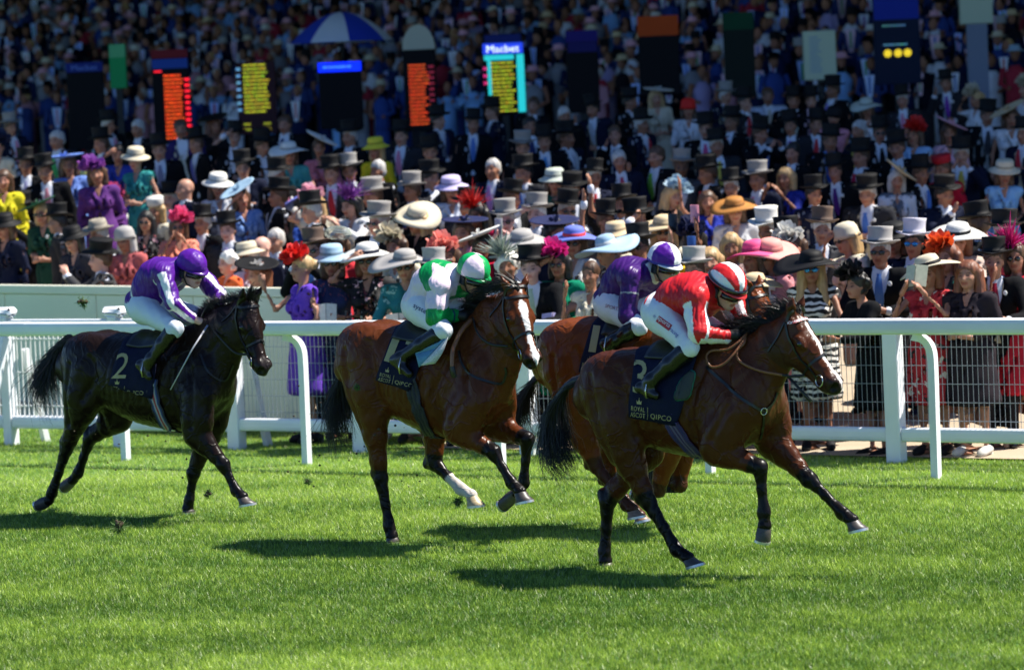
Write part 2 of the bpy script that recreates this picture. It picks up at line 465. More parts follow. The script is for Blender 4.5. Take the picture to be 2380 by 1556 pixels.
# ------------------------------------------------------------------ running rail
M_rail = mat('white_plastic', (.78, .80, .83), .3, noise=(2.2, .07), bump=(9, .08, .01))
M_steelw = mat('white_steel', (.78, .79, .80), .4, noise=(2, .05))
RAIL_H = 1.25; SP = 2.041
def lbox(mb_, t, b, z, h, bev=.0):
    p = TB(t, b, z); c, s_ = math.cos(-TH), math.sin(-TH)
    return mb_.box((p.x, p.y, p.z), h, [[c, -s_, 0], [s_, c, 0], [0, 0, 1]], bev=bev)
rr = empty('running_rail', TB(4, 0), 0, label='white plastic running rail on curved gooseneck posts along the turf', cat='rail')
rr.location = (0, 0, 0)
def tvec(V):
    V = np.asarray(V, float); return np.array([list(TB(t, b, z)) for t, b, z in V])
sec = [(-.5, -1), (.5, -1), (.86, -.8), (1, -.35), (1, .35), (.86, .8), (.5, 1), (-.5, 1), (-.86, .8), (-1, .35), (-1, -.35), (-.86, -.8)]
def oval_rail(mb_, t0, t1, b, z, hb, hz):
    V = tvec([(t, b + hb * y, z + hz * q) for t in (t0, t1) for y, q in sec]); n = len(sec)
    mb_.add(V, [[i, (i + 1) % n, n + (i + 1) % n, n + i] for i in range(n)])
    mb_.f3.append(np.array([[mb_.n - 2 * n, mb_.n - 2 * n + i + 1, mb_.n - 2 * n + i] for i in range(1, n - 1)] + [[mb_.n - n, mb_.n - n + i, mb_.n - n + i + 1] for i in range(1, n - 1)]))
    return mb_
for i in range(-2, 6):
    t0 = -1.15 + 4 * i; 
    m_ = MB(); oval_rail(m_, t0 + .003, t0 + 3.997, 0, RAIL_H - .062, .055, .062); o = m_.build('rail_length', M_rail, rr, smooth=False)
    m_ = MB(); oval_rail(m_, t0 - .16, t0 + .16, 0, RAIL_H - .062, .0575, .0645); m_.build('rail_sleeve', M_rail, o, smooth=False)
def gooseneck(t):
    pts = [(0, .0, -.05), (0, -.0, .5), (0, .0, .9), (0, .015, 1.02), (0, .05, 1.09), (0, .02, 1.13)]
    # post set back from the rail, its head bending forward over the track side
    path = smooth_path([(t + .0, .10, -.05), (t, .105, .45), (t, .11, .86), (t - .008, .105, 1.0), (t - .045, .07, 1.08), (t - .10, .0, 1.11)], 14)
    V = []; hw, hd = .030, .034
    for i, p in enumerate(path):
        d = path[min(i + 1, len(path) - 1)] - path[max(i - 1, 0)]; d /= np.linalg.norm(d)
        u = np.array([0, 1, 0.]); s_ = np.cross(u, d); s_ /= np.linalg.norm(s_)
        for a, q in ((-1, -1), (1, -1), (1, 1), (-1, 1)): V.append(p + s_ * hw * a + u * hd * q)
    n = len(path); F = [[4 * i + j, 4 * i + (j + 1) % 4, 4 * i + 4 + (j + 1) % 4, 4 * i + 4 + j] for i in range(n - 1) for j in range(4)]
    F += [[0, 3, 2, 1], [4 * n - 4, 4 * n - 3, 4 * n - 2, 4 * n - 1]]
    m_ = MB(); m_.add(tvec(V), F); return m_
for i in range(-1, 7): gooseneck(i * SP).build('post', M_rail, rr, smooth=False)

# ------------------------------------------------------------------ crowd fence: posts, rails, wire mesh, one bay after another
def wire_panel(t0, t1, z0, z1, b, pitch, r, rows):
    m_ = MB()
    for t in np.arange(t0 + pitch / 2, t1, pitch): m_.tube(tvec([(t, b, z0), (t, b, z1)]), r, 5, cap=False)
    for z in rows: m_.tube(tvec([(t0, b, z), (t1, b, z)]), r * 1.1, 5, cap=False)
    return m_
M_wire = mat('grey_wire', (.27, .30, .34), .45, metal=.2)
M_wirew = mat('white_wire', (.80, .80, .78), .45)
def fence_post(parent, t, top, wide=.066):
    m_ = MB(); lbox(m_, t, B_FENCE, top / 2 - .02, (wide, .062, top / 2 + .02), .006); return m_.build('post', M_rail, parent, smooth=False)
# bay limits along the rail: right-hand stretch is plain; left-hand stretch is white barred with braced legs
def t_of(px, b):
    "rail coordinate t of the fence line seen at picture column px (at about 0.6 m height)"
    lo, hi = -12.0, 16.0
    for _ in range(50):
        mid = (lo + hi) / 2
        if proj(TB(mid, b, .6))[0] < px: lo = mid
        else: hi = mid
    return (lo + hi) / 2
T_SPLIT = t_of(540, B_FENCE); T_A = t_of(835, B_FENCE); T_B = t_of(2078, B_FENCE)
bays = [(T_A + (T_B - T_A) / 3 * i, T_A + (T_B - T_A) / 3 * (i + 1)) for i in range(3)] + [(T_B, T_B + 2.2), (T_B + 2.2, T_B + 4.4)]
cf = empty('crowd_fence', (0, 0, 0), label='white post and rail fence with grey wire mesh holding back the crowd', cat='fence')
FT = 1.17
for i, (a, b_) in enumerate([(T_SPLIT, T_A)] + bays):
    fence_post(cf, a if i else a + .02, FT)
    m_ = MB(); oval_rail(m_, a + .07, b_ - .07, B_FENCE, FT - .07, .035, .055); m_.build('top_rail', M_rail, cf, smooth=False)
    m_ = MB(); oval_rail(m_, a + .07, b_ - .07, B_FENCE, .22, .04, .058); m_.build('bottom_rail', M_rail, cf, smooth=False)
    o = wire_panel(a + .07, b_ - .07, .27, FT - .11, B_FENCE + .05, .046, .0026, [.33, .48, .63, .78, .93, 1.03]).build('wire_mesh', M_wire, cf, kind='stuff')
fence_post(cf, bays[-1][1], FT)
lf = empty('barred_fence', (0, 0, 0), label='white barred fence with braced legs in front of the beige wall', cat='fence')
T_L = t_of(20, B_FENCE); w_l = T_SPLIT - T_L
FT2 = 1.2
for i, (a, b_) in enumerate([(T_L - w_l / 2, T_L), (T_L, T_L + w_l / 2), (T_L + w_l / 2, T_SPLIT)]):
    m_ = MB(); oval_rail(m_, a + .06, b_ - .06, B_FENCE, FT2 - .04, .03, .035); m_.build('top_rail', M_rail, lf, smooth=False)
    m_ = MB(); oval_rail(m_, a + .06, b_ - .06, B_FENCE, .21, .05, .062); m_.build('bottom_rail', M_rail, lf, smooth=False)
    wire_panel(a + .05, b_ - .05, .27, FT2 - .07, B_FENCE + .05, .058, .0075, [.36, .68, 1.0]).build('bar_panel', M_wirew, lf, kind='stuff')
for t in (T_L - w_l / 2, T_L, T_L + w_l / 2):
    fence_post(lf, t, FT2 + .02, .05)
    m_ = MB(); lbox(m_, t, B_FENCE, FT2 + .065, (.115, .07, .045), .03); m_.build('post_cap', M_rail, lf, smooth=True)
for t in (T_L, T_SPLIT - .02):
    m_ = MB(); m_.tube(tvec([(t + .02, B_FENCE - .05, 1.02), (t - .05, B_FENCE - .38, -.03)]), .055, 4); m_.build('brace', M_rail, lf, smooth=False)
    m_ = MB(); m_.tube(tvec([(t + .12, B_FENCE + .12, .9), (t + .14, B_FENCE + .34, -.03)]), .045, 4); m_.build('brace', M_rail, lf, smooth=False)

# ------------------------------------------------------------------ beige wall behind the left stretch
M_beige = mat('beige_paint', (.68, .68, .55), .55, noise=(1.2, .05), bump=(30, .05, .002))
WA, WZ = at_depth(0, 600, 38.4), at_depth(690, 600, 34.9); WA.z = WZ.z = 0
wdir = (WZ - WA).normalized(); wang = math.atan2(wdir.y, wdir.x); WH = 1.31
bw = empty('beige_wall', WZ, wang, label='low beige panelled wall the left-hand spectators lean over', cat='wall')
n_p = 7; wlen = 1.58
for i in range(n_p):
    MB().box((-(i + .5) * wlen, 0, WH / 2 - .03), (wlen / 2 - .006, .03, WH / 2), bev=.004).build('panel', M_beige, bw, smooth=False)
MB().box((-n_p * wlen / 2, 0, WH + .02), (n_p * wlen / 2, .05, .045), bev=.008).build('capping', M_beige, bw, smooth=False)
# ================================================================== horses
M_coat = mat('horse_coat', src='vert', rough=.33, spec=.17, noise=(7, .14), bump=(60, .3, .0035))
def add_veins(m, scale, strength, dist):
    "raised winding lines (veins, tendon edges) on top of the coat's fine relief"
    t = m.node_tree; N = t.nodes; L = t.links; bs = N['Principled BSDF']; old = bs.inputs['Normal'].links[0].from_socket
    tc = N.new('ShaderNodeTexCoord'); nz = N.new('ShaderNodeTexNoise'); nz.inputs['Scale'].default_value = scale; nz.inputs['Detail'].default_value = 2.5; nz.inputs['Distortion'].default_value = .6; L.new(tc.outputs['Object'], nz.inputs['Vector'])
    a = N.new('ShaderNodeMath'); a.operation = 'SUBTRACT'; a.inputs[1].default_value = .5; L.new(nz.outputs[0], a.inputs[0]); b = N.new('ShaderNodeMath'); b.operation = 'ABSOLUTE'; L.new(a.outputs[0], b.inputs[0])
    r = N.new('ShaderNodeMapRange'); r.inputs[1].default_value = 0; r.inputs[2].default_value = .035; r.inputs[3].default_value = 1; r.inputs[4].default_value = 0; L.new(b.outputs[0], r.inputs[0])
    k = N.new('ShaderNodeBump'); k.inputs['Strength'].default_value = strength; k.inputs['Distance'].default_value = dist; L.new(r.outputs[0], k.inputs['Height']); L.new(old, k.inputs['Normal']); L.new(k.outputs[0], bs.inputs['Normal'])
add_veins(M_coat, 5.5, .38, .008)
M_hair = mat('horse_hair', (.005, .004, .004), .42, spec=.5)
M_hairb = mat('horse_hair_brown', (.022, .012, .008), .42, spec=.5)
M_hoof = mat('hoof_horn', src='obj', rough=.45, noise=(30, .25, (1, 1, 3)))
M_shoe = mat('shoe_aluminium', (.62, .62, .60), .35, metal=.7)
M_eye = mat('dark_eye', (.006, .004, .003), .06, spec=.8)
M_leather = mat('black_leather', (.005, .005, .005), .4, noise=(60, .2))
M_tan = mat('tan_leather', (.19, .07, .025), .42, noise=(40, .15))
M_brass = mat('steel_ring', (.55, .53, .48), .25, metal=1.0)
M_navy = mat('navy_cloth', (.0025, .0045, .026), .75, spec=.2, noise=(14, .18), bump=(12, .6, .02))
M_gold = mat('gold_print', (.34, .29, .13), .5)
M_grey = mat('light_grey_webbing', (.42, .42, .46), .7)

class Horse:
    def __init__(s, name, label, contact, lat, heading, coat, legc):
        s.psi = math.radians(heading)
        s.h = Vector((math.cos(s.psi), -math.sin(s.psi), 0)); s.l = Vector((math.sin(s.psi), math.cos(s.psi), 0))
        g = on_ground(*contact)
        s.O = g - s.l * lat
        s.root = empty(name, s.O, -s.psi, label=label, cat='horse', group='racehorses galloping on the turf')
        s.coat = np.array(coat); s.legc = np.array(legc)
        s.legs = []; s.marks = []
    def P(s, px, y=0.0):
        "picture point -> local point on the plane at lateral offset y"
        d = ray(*px); t = ((s.O - CO).dot(s.l) + y) / d.dot(s.l); p = CO + d * t - s.O
        return np.array([p.dot(s.h), y, p.z])
    def to_local(s, v):
        p = Vector(v) - s.O; return Vector((p.dot(s.h), p.dot(s.l), p.z))
    def px_of(s, p):
        return proj(s.O + s.h * float(p[0]) + s.l * float(p[1]) + Vector((0, 0, float(p[2]))))
    def lray(s, px):
        d = ray(*px).normalized(); o = CO - s.O
        return Vector((o.dot(s.h), o.dot(s.l), o.z)), Vector((d.dot(s.h), d.dot(s.l), d.z))
    # ------------------------------------------------ body
    def build(s, torso, neck, head, hind, fore, blaze=None, vox=.0105):
        ps = []
        T = []
        for top, bot, hw in torso:
            a = s.P(top); b = s.P(bot); T.append((.5 * (a + b), .5 * np.linalg.norm(a - b), hw))
        N = []
        for top, bot, hw, y in neck:
            a = s.P(top, y); b = s.P(bot, y); N.append((.5 * (a + b), .5 * np.linalg.norm(a - b), hw))
        def dense(A, n):
            W = smooth_path([np.concatenate([c, [r, w_]]) for c, r, w_ in A], n); return [(q[:3], q[3], q[4]) for q in W]
        T = dense(T, 34); N = dense(N, 14)
        s.T, s.N = T, N
        poll = s.P(head['poll'], head.get('y', 0)); pit = math.radians(head['pitch']); yaw = math.radians(head['yaw']); hl = head.get('size', 1.0)
        f = np.array([math.cos(pit) * math.cos(yaw), -math.cos(pit) * math.sin(yaw), -math.sin(pit)])
        Rh = rot_to(f, np.array([0, 0, 1.0]) + .0)
        rl = math.radians(head.get('roll', 0)); c, n_ = math.cos(rl), math.sin(rl)
        Rh = Rh @ np.array([[1, 0, 0], [0, c, -n_], [0, n_, c]])
        s.Rh, s.ho, s.hl = Rh, poll, hl
        H = lambda x, y, z: poll + Rh @ (np.array([x, y, z]) * hl)
        s.H = H
        pts = [t[0] for t in T] + [n[0] for n in N] + [H(.65, 0, 0), H(0, 0, .25)]
        legs = []
        for L, kind in [(x, 'hind') for x in hind] + [(x, 'fore') for x in fore]:
            J = {k: s.P(v, L['y'] * (1.0 if k in ('hip', 'shoulder', 'stifle', 'elbow') else L.get('yk', .85))) for k, v in L['j'].items()}
            legs.append((kind, J, L)); pts += list(J.values())
        s.legJ = legs
        pts = np.array(pts); lo = pts.min(0) - [.3, .36, .12]; hi = pts.max(0) + [.25, .36, .28]
        lo[1] = -.42; hi[1] = .42
        lo[2] = max(lo[2], -.06)
        S = Sdf(lo, hi, vox)
        for (a, ra, wa), (b, rb, wb) in zip(T[:-1], T[1:]):
            S.cap(a, b, ra, rb, wa, wb, k=.006, cax=.12)
        S2 = Sdf(lo, hi, vox)
        for (a, ra, wa), (b, rb, wb) in zip(N[:-1], N[1:]):
            S2.cap(a, b, ra, rb, wa, wb, k=.006, cax=.09)
        S._put((slice(None),) * 3, S2.F, .09)
        ch = T[-1][0]; cr = T[-1][1]
        for q in (-1, 1):
            S.ell(ch + [.02, .085 * q, .02], (.12, .085, cr * .62), k=.05)           # pectorals
            S.ell(ch + [-.02, .13 * q, .14], (.12, .08, .14), k=.06)                  # points of the shoulder
            c1 = T[7][0]; S.ell(c1 + [0, .12 * q, T[7][1] * .45], (.24, .12, .16), k=.07)      # rump muscles
        wt = T[25][0] + [0, 0, T[25][1]]; S.ell(wt + [-.05, 0, -.06], (.22, .05, .075), k=.06)   # withers
        lat = Rh @ np.array([0, 1., 0])
        def hc(a, b, ra, rb, la, lb, k=.03, sub=False): S.cap(H(*a), H(*b), ra * hl, rb * hl, la * hl, lb * hl, lat=lat, k=k * hl, cax=min(ra, rb) * .8 * hl, sub=sub)
        def he(c_, r, k=.025, sub=False): S.ell(H(*c_), np.array(r) * hl, Rh, k * hl, sub)
        # neck joins the skull
        S.cap(N[-1][0], H(.06, 0, -.06), N[-1][1], .115 * hl, N[-1][2], .080 * hl, lat=lat, k=.06, cax=.06)
        hc((.03, 0, -.075), (.25, 0, -.085), .110, .100, .086, .080)
        hc((.25, 0, -.088), (.46, 0, -.085), .086, .060, .064, .050)
        he((.05, 0, -.005), (.11, .078, .055)); he((.15, 0, -.005), (.10, .072, .030), .03)
        for q in (-1, 1):
            he((.12, .048 * q, -.145), (.125, .040, .095))
            he((.185, .082 * q, -.036), (.055, .024, .034), .018)
            hc((.20, .074 * q, -.080), (.38, .054 * q, -.088), .017, .010, .015, .010, .02)
            he((.500, .038 * q, -.066), (.052, .030, .038), .02)
            # ears: pricked or laid back
            eb = head.get('ear', (-.05, .045, .15)); e0 = (.005, .050 * q, .015); e1 = (e0[0] + eb[0] * .5, (.050 + eb[1] * .62) * q, .015 + eb[2] * .5); e2 = (e0[0] + eb[0], (.050 + eb[1]) * q, .015 + eb[2])
            hc(e0, e1, .030, .036, .030, .026, .02); hc(e1, e2, .033, .007, .024, .006, .01)
            S.cap(H(*(np.array(e0) + [.026, .012 * q, .022])), H(*(np.array(e1) + [.024, .006 * q, .01])), .015 * hl, .011 * hl, k=.012, sub=True)
        he((.495, 0, -.090), (.078, .060, .064)); he((.465, 0, -.150), (.055, .040, .028), .02)
        hc((.14, 0, -.195), (.44, 0, -.146), .045, .028, .054, .034, .03)
        for q in (-1, 1): S.ell(H(.545, .043 * q, -.072), np.array((.030, .022, .036)) * hl, Rh, .012, True)
        # windpipe and jugular groove give the underside of the neck an edge
        a, b = N[0], N[-1]
        # legs
        segs = []
        for kind, J, L in legs:
            q = 1 if L['y'] > 0 else -1
            def chain(pts_, k=.03):
                for (p, r, w), (p2, r2, w2) in zip(pts_[:-1], pts_[1:]): S.cap(p, p2, r, r2, w, w2, k=k)
            mixp = lambda A, B, t: J[A] * (1 - t) + J[B] * t
            if kind == 'hind':
                hk = J['hock']; st = J['stifle']; hp = J['hip']; fe = J['fetlock']; co = J['coronet']
                fw = np.array([1., 0, 0]); ga = (hk - st) / np.linalg.norm(hk - st); bk = np.array([-ga[2], 0, ga[0]]); bk = -bk if bk[0] > 0 else bk
                chain([(hp, L.get('rh', .21), .12), (mixp('hip', 'stifle', .55), .17, .12), (st, .125, .095)], .06)
                S.cap(hp + bk * .10, mixp('stifle', 'hock', .25) + bk * .05, .13, .06, .09, .05, k=.05)          # hamstrings
                chain([(st, .115, .085), (mixp('stifle', 'hock', .35), .088, .068), (mixp('stifle', 'hock', .72), .060, .048), (hk, .056, .046)], .04)
                cd = (fe - hk) / np.linalg.norm(fe - hk); cb = np.array([cd[2], 0, -cd[0]]); cb = -cb if cb @ bk < 0 else cb
                S.cap(hk + cb * .045 - cd * .055, mixp('stifle', 'hock', .6) + bk * .045, .022, .014, .018, .012, k=.03)       # Achilles tendon
                S.ell(hk + cb * .05 - cd * .045, (.03, .024, .036), k=.03)
                chain([(hk, .056, .044), (mixp('hock', 'fetlock', .22), .043, .034), (mixp('hock', 'fetlock', .55), .036, .030), (mixp('hock', 'fetlock', .85), .037, .031), (fe, .045, .038)], .02)
                low = [hk, fe, co]
            else:
                sh = J['shoulder']; el = J['elbow']; kn = J['knee']; fe = J['fetlock']; co = J['coronet']
                fa = (kn - el) / np.linalg.norm(kn - el); bk = np.array([fa[2], 0, -fa[0]]); bk = -bk if bk[0] > 0 else bk
                chain([(sh, L.get('rs', .16), .085), (mixp('shoulder', 'elbow', .6), .135, .085), (el, .105, .078)], .06)
                chain([(el, .105, .078), (mixp('elbow', 'knee', .30), .086, .066), (mixp('elbow', 'knee', .70), .056, .048), (kn, .052, .048)], .035)
                S.cap(mixp('elbow', 'knee', .0) - bk * .04, mixp('elbow', 'knee', .5) - bk * .03, .06, .03, .045, .028, k=.04)
                S.ell(kn, (.052, .050, .056), k=.02)
                chain([(kn, .046, .043), (mixp('knee', 'fetlock', .2), .037, .032), (mixp('knee', 'fetlock', .5), .032, .028), (mixp('knee', 'fetlock', .85), .034, .029), (fe, .043, .037)], .02)
                cd = (fe - kn) / np.linalg.norm(fe - kn); cb = np.array([cd[2], 0, -cd[0]]); cb = cb if cb @ bk > 0 else -cb
                low = [kn, fe, co]
            S.cap(fe + cb * .022, fe + cb * .028 + cd * .03, .022, .016, k=.02)                    # ergot
            S.cap(fe, co, .038, .040, .033, .040, k=.02); S.ell(co, (.043, .042, .030), k=.02)
            segs.append((kind, low, L, mixp('stifle' if kind == 'hind' else 'elbow', 'hock' if kind == 'hind' else 'knee', .55)))
        for c_, r, in s.marks: S.ell(c_, r, k=.06)
        V, Q = S.net(3)
        # furrows between the muscle masses
        Nn = normals(V, Q)
        def furrow(pts, depth, sig, ymin=.06):
            d = np.full(len(V), 9.0); W = V[:, [0, 2]]
            for a_, b_ in zip(pts[:-1], pts[1:]):
                a_ = np.array([a_[0], a_[2]]); b_ = np.array([b_[0], b_[2]]); ab = b_ - a_; t = np.clip((W - a_) @ ab / (ab @ ab), 0, 1); d = np.minimum(d, np.linalg.norm(W - a_ - t[:, None] * ab, axis=1))
            return -depth * np.exp(-(d / sig) ** 2) * (np.abs(V[:, 1]) > ymin)
        dsp = np.zeros(len(V))
        for kind, J, L in legs:
            sd = np.sign(L['y']) * V[:, 1] > .02
            if kind == 'fore':
                sh, el = J['shoulder'], J['elbow']; up = sh + [-.10, 0, .26]; bk = el + [-.13, 0, .05]
                dsp += furrow([up + [-.08, 0, .02], .5 * (up + bk) + [-.10, 0, 0], bk], .020, .028) * sd
                dsp += furrow([up + [.06, 0, .02], sh + [.03, 0, .05], el + [.02, 0, .07]], .014, .022) * sd
                dsp += furrow([sh + [-.02, 0, -.02], el + [-.06, 0, .03]], -.010, .05) * sd
            else:
                hp, st = J['hip'], J['stifle']
                dsp += furrow([hp + [.12, 0, .16], hp + [.16, 0, 0], st + [.13, 0, .10]], .024, .035) * sd
                dsp += furrow([hp + [-.10, 0, .10], hp * .5 + st * .5 + [-.10, 0, 0], st + [-.07, 0, -.10]], .018, .024) * sd
                dsp += furrow([hp + [.02, 0, .10], st + [0, 0, .12]], -.008, .05) * sd
                dsp += furrow([hp + [.10, 0, .19], hp + [.13, 0, .17]], -.014, .03) * sd
        for i in range(9):
            c = T[13][0] + (T[23][0] - T[13][0]) * i / 8; hgt = T[18][1]
            dsp += furrow([c + [.05, 0, hgt * .35], c + [-.02, 0, -hgt * .45]], .005, .014, .12)
        nb = [n_[0] - [0, 0, n_[1] * .28] for n_ in N]
        dsp += furrow([p_ + [0, 0, .0] for p_ in nb[2:12]], .010, .022, .03)
        dsp += .0022 * vnoise(V, 38, 21) + .0016 * vnoise(V * [1, 1, .5], 75, 22)
        V = V + Nn * dsp[:, None]
        # coat: darker points on the legs, face markings, muzzle
        n = len(V); C = np.tile(s.coat, (n, 1))
        C *= (1 + .10 * vnoise(V, 5, 11))[:, None]
        def segd(a, b):
            ab = b - a; t = np.clip((V - a) @ ab / (ab @ ab), 0, 1); return np.linalg.norm(V - a - t[:, None] * ab, axis=1), t
        for kind, low, L, up in segs:
            d, t = segd(up, low[0]); w_ = np.clip((t - .45) / .5, 0, 1) * (d < .14)
            for a, b in ((low[0], low[1]), (low[1], low[2])):
                d2, _ = segd(a, b); w_ = np.maximum(w_, (d2 < .085) * 1.0)
            lc = np.array(L.get('col', s.legc)); C = C * (1 - w_[:, None]) + lc * w_[:, None]
            if L.get('sock'):
                a = low[0] * .45 + low[1] * .55
                d3, t3 = segd(a, low[1]); d4, _ = segd(low[1], low[2]); m = np.maximum(((d3 < .07) & (t3 + .06 * vnoise(V, 60, 5) > .08)), d4 < .07)
                C[m] = (.52, .47, .42)
        hv = (V - poll) @ Rh / hl
        near = (np.abs(hv[:, 1]) < .13) & (hv[:, 0] > -.02) & (hv[:, 0] < .65) & (np.abs(hv[:, 2] + .06) < .2)
        mz = np.clip((hv[:, 0] - .42) / .10, 0, 1) * near
        C = C * (1 - .86 * mz[:, None]) + np.array([.016, .012, .012]) * .86 * mz[:, None]
        jaw = np.clip((-.12 - hv[:, 2]) / .06, 0, 1) * near * .55
        C = C * (1 - jaw[:, None]) + np.array([.02, .012, .01]) * jaw[:, None]
        if blaze is not None:
            wd = np.interp(hv[:, 0], blaze[0], blaze[1]); off = np.interp(hv[:, 0], blaze[0], blaze[2]) if len(blaze) > 2 else 0
            m = near & (np.abs(hv[:, 1] - off + .006 * vnoise(V, 40, 6)) < wd) & (hv[:, 2] > -.075 + .03 * (hv[:, 0] < .2))
            C[m] = (.74, .70, .66)
        nos = near & (np.linalg.norm((hv - [.545, 0, -.07]) * [1, 0, 1], axis=1) < .033) & (np.abs(hv[:, 1]) > .022) & (np.abs(hv[:, 1]) < .056)
        C[nos] = (.004, .003, .003)  # dark of the nostril hollow painted into the coat colour
        me = mesh_np('body', V, Q, np.clip(C, .002, 1))
        s.body = obj('body', me, M_coat, s.root)
        s.V, s.Q = V, Q; s.bv = bvh(V, Q)
        for q in (-1, 1):
            e = MB().ball(H(.195, .096 * q, -.036), .0195 * hl, 10, 8).build('eye', M_eye, s.root)
        for kind, J, L in legs: s.hoof(J, L)
    def hoof(s, J, L):
        co = J['coronet']; toe = s.P(L['toe'], co[1]); heel = s.P(L['heel'], co[1])
        f = toe - heel; ln = max(np.linalg.norm(f), .09); f = f / np.linalg.norm(f); mid = .5 * (toe + heel)
        up = co - mid; up = up - f * (up @ f); up[1] = 0
        hgt = np.linalg.norm(up); up = up / (hgt + 1e-9); lt = np.cross(up, f)
        hgt = float(np.clip(hgt, .055, .10)); ln = float(np.clip(ln, .10, .15))
        base = mid; a = np.linspace(0, 2 * np.pi, 22, endpoint=False)
        def ring(c, rx, ry): return np.array([c + f * rx * math.cos(t) * (1.0 if math.cos(t) > 0 else .86) + lt * ry * math.sin(t) for t in a])
        topc = co - up * .012
        rings = [ring(topc + up * .012, .040, .038), ring(topc, .047, .044), ring(topc * .5 + base * .5, .054, .050), ring(base + up * .006, ln * .5, .060), ring(base, ln * .49, .059)]
        m_ = MB(); V = np.concatenate(rings + [[base + up * .008]]); n = 22
        m_.add(V, [[i * n + j, i * n + (j + 1) % n, (i + 1) * n + (j + 1) % n, (i + 1) * n + j] for i in range(4) for j in range(n)])
        m_.f3.append(np.array([[4 * n + j, 4 * n + (j + 1) % n, 5 * n] for j in range(n)]))
        h_ = m_.build('hoof', M_hoof, s.root, color=L.get('hoofc', (.055, .045, .04)))
        # the shoe: a thin horseshoe open at the heel
        k = MB(); arc = np.linspace(-2.35, 2.35, 18); O = []; I = []
        for t in arc:
            O.append(base - up * .004 + f * (ln * .5 + .002) * math.cos(t) * (1 if math.cos(t) > 0 else .86) + lt * .062 * math.sin(t)); I.append(base - up * .004 + f * (ln * .5 - .02) * math.cos(t) * (1 if math.cos(t) > 0 else .86) + lt * .044 * math.sin(t))
        O, I = np.array(O), np.array(I); d = up * .008
        k.strip(O - d, O + d); k.strip(I + d, I - d); k.strip(I - d, O - d); k.strip(O + d, I + d)
        k.build('horseshoe', M_shoe, h_)
    # ------------------------------------------------ things lying on the coat
    def snap(s, p, off=.006):
        c, n, i, d = s.bv.find_nearest(Vector(p)); 
        if (Vector(p) - c).dot(n) < 0 and d > .12: pass
        return np.array(c + n * off), np.array(n)
    def strap(s, name, pts, w, m, parent=None, n=40, off=.006, th=.005, snap=True, smooth=True):
        P = smooth_path(pts, n) if smooth else np.asarray(pts, float); A = []; Nn = []
        for p in P:
            if snap: c, nn = s.snap(p, off)
            else: c, nn = p, np.array([0, -1., 0])
            A.append(c); Nn.append(nn)
        A = np.array(A); Nn = np.array(Nn)
        for _ in range(2): A[1:-1] = .25 * A[:-2] + .5 * A[1:-1] + .25 * A[2:]
        T = np.gradient(A, axis=0); T /= np.linalg.norm(T, axis=1)[:, None] + 1e-9
        Bn = np.cross(T, Nn); Bn /= np.linalg.norm(Bn, axis=1)[:, None] + 1e-9
        a, b = A - Bn * w / 2, A + Bn * w / 2; o = Nn * th
        mb_ = MB(); mb_.strip(a + o, b + o); mb_.strip(b - o * .3, a - o * .3); mb_.strip(b + o, b - o * .3); mb_.strip(a - o * .3, a + o)
        return mb_.build(name, m, parent or s.root)
    def cast_px(s, px, off=.006, bv=None):
        o, d = s.lray(px); h = (bv or s.bv).ray_cast(o, d)
        if h[0] is None: return None, None
        n = h[1] if h[1].dot(d) < 0 else -h[1]
        return np.array(h[0] + n * off), np.array(n)
    def strap_px(s, name, pxs, w, m, parent=None, n=30, off=.006, bv=None, th=.005):
        "strap through picture points on the visible side"
        P = smooth_path([(x, y, 0) for x, y in pxs], n); A = []; Nn = []
        for p in P:
            c, nn = s.cast_px((p[0], p[1]), off, bv)
            if c is not None: A.append(c); Nn.append(nn)
        if len(A) < 3: return None
        A, Nn = np.array(A), np.array(Nn)
        for _ in range(2): A[1:-1] = .25 * A[:-2] + .5 * A[1:-1] + .25 * A[2:]
        T = np.gradient(A, axis=0); T /= np.linalg.norm(T, axis=1)[:, None] + 1e-9
        Bn = np.cross(T, Nn); Bn /= np.linalg.norm(Bn, axis=1)[:, None] + 1e-9
        a, b = A - Bn * w / 2, A + Bn * w / 2; o = Nn * th
        mb_ = MB(); mb_.strip(a + o, b + o); mb_.strip(b - o * .3, a - o * .3); mb_.strip(b + o, b - o * .3); mb_.strip(a - o * .3, a + o)
        return mb_.build(name, m, parent or s.root)
    def ring(s, name, c, r, m, parent=None, nrm=(0, 1, 0), th=.004):
        nrm = np.asarray(nrm, float); nrm /= np.linalg.norm(nrm); u = np.cross(nrm, [0.3, .1, 1]); u /= np.linalg.norm(u); v = np.cross(nrm, u)
        a = np.linspace(0, 2 * np.pi, 20)
        return MB().tube([np.asarray(c) + r * (math.cos(t) * u + math.sin(t) * v) for t in a], th, 6, cap=False).build(name, m, parent or s.root)
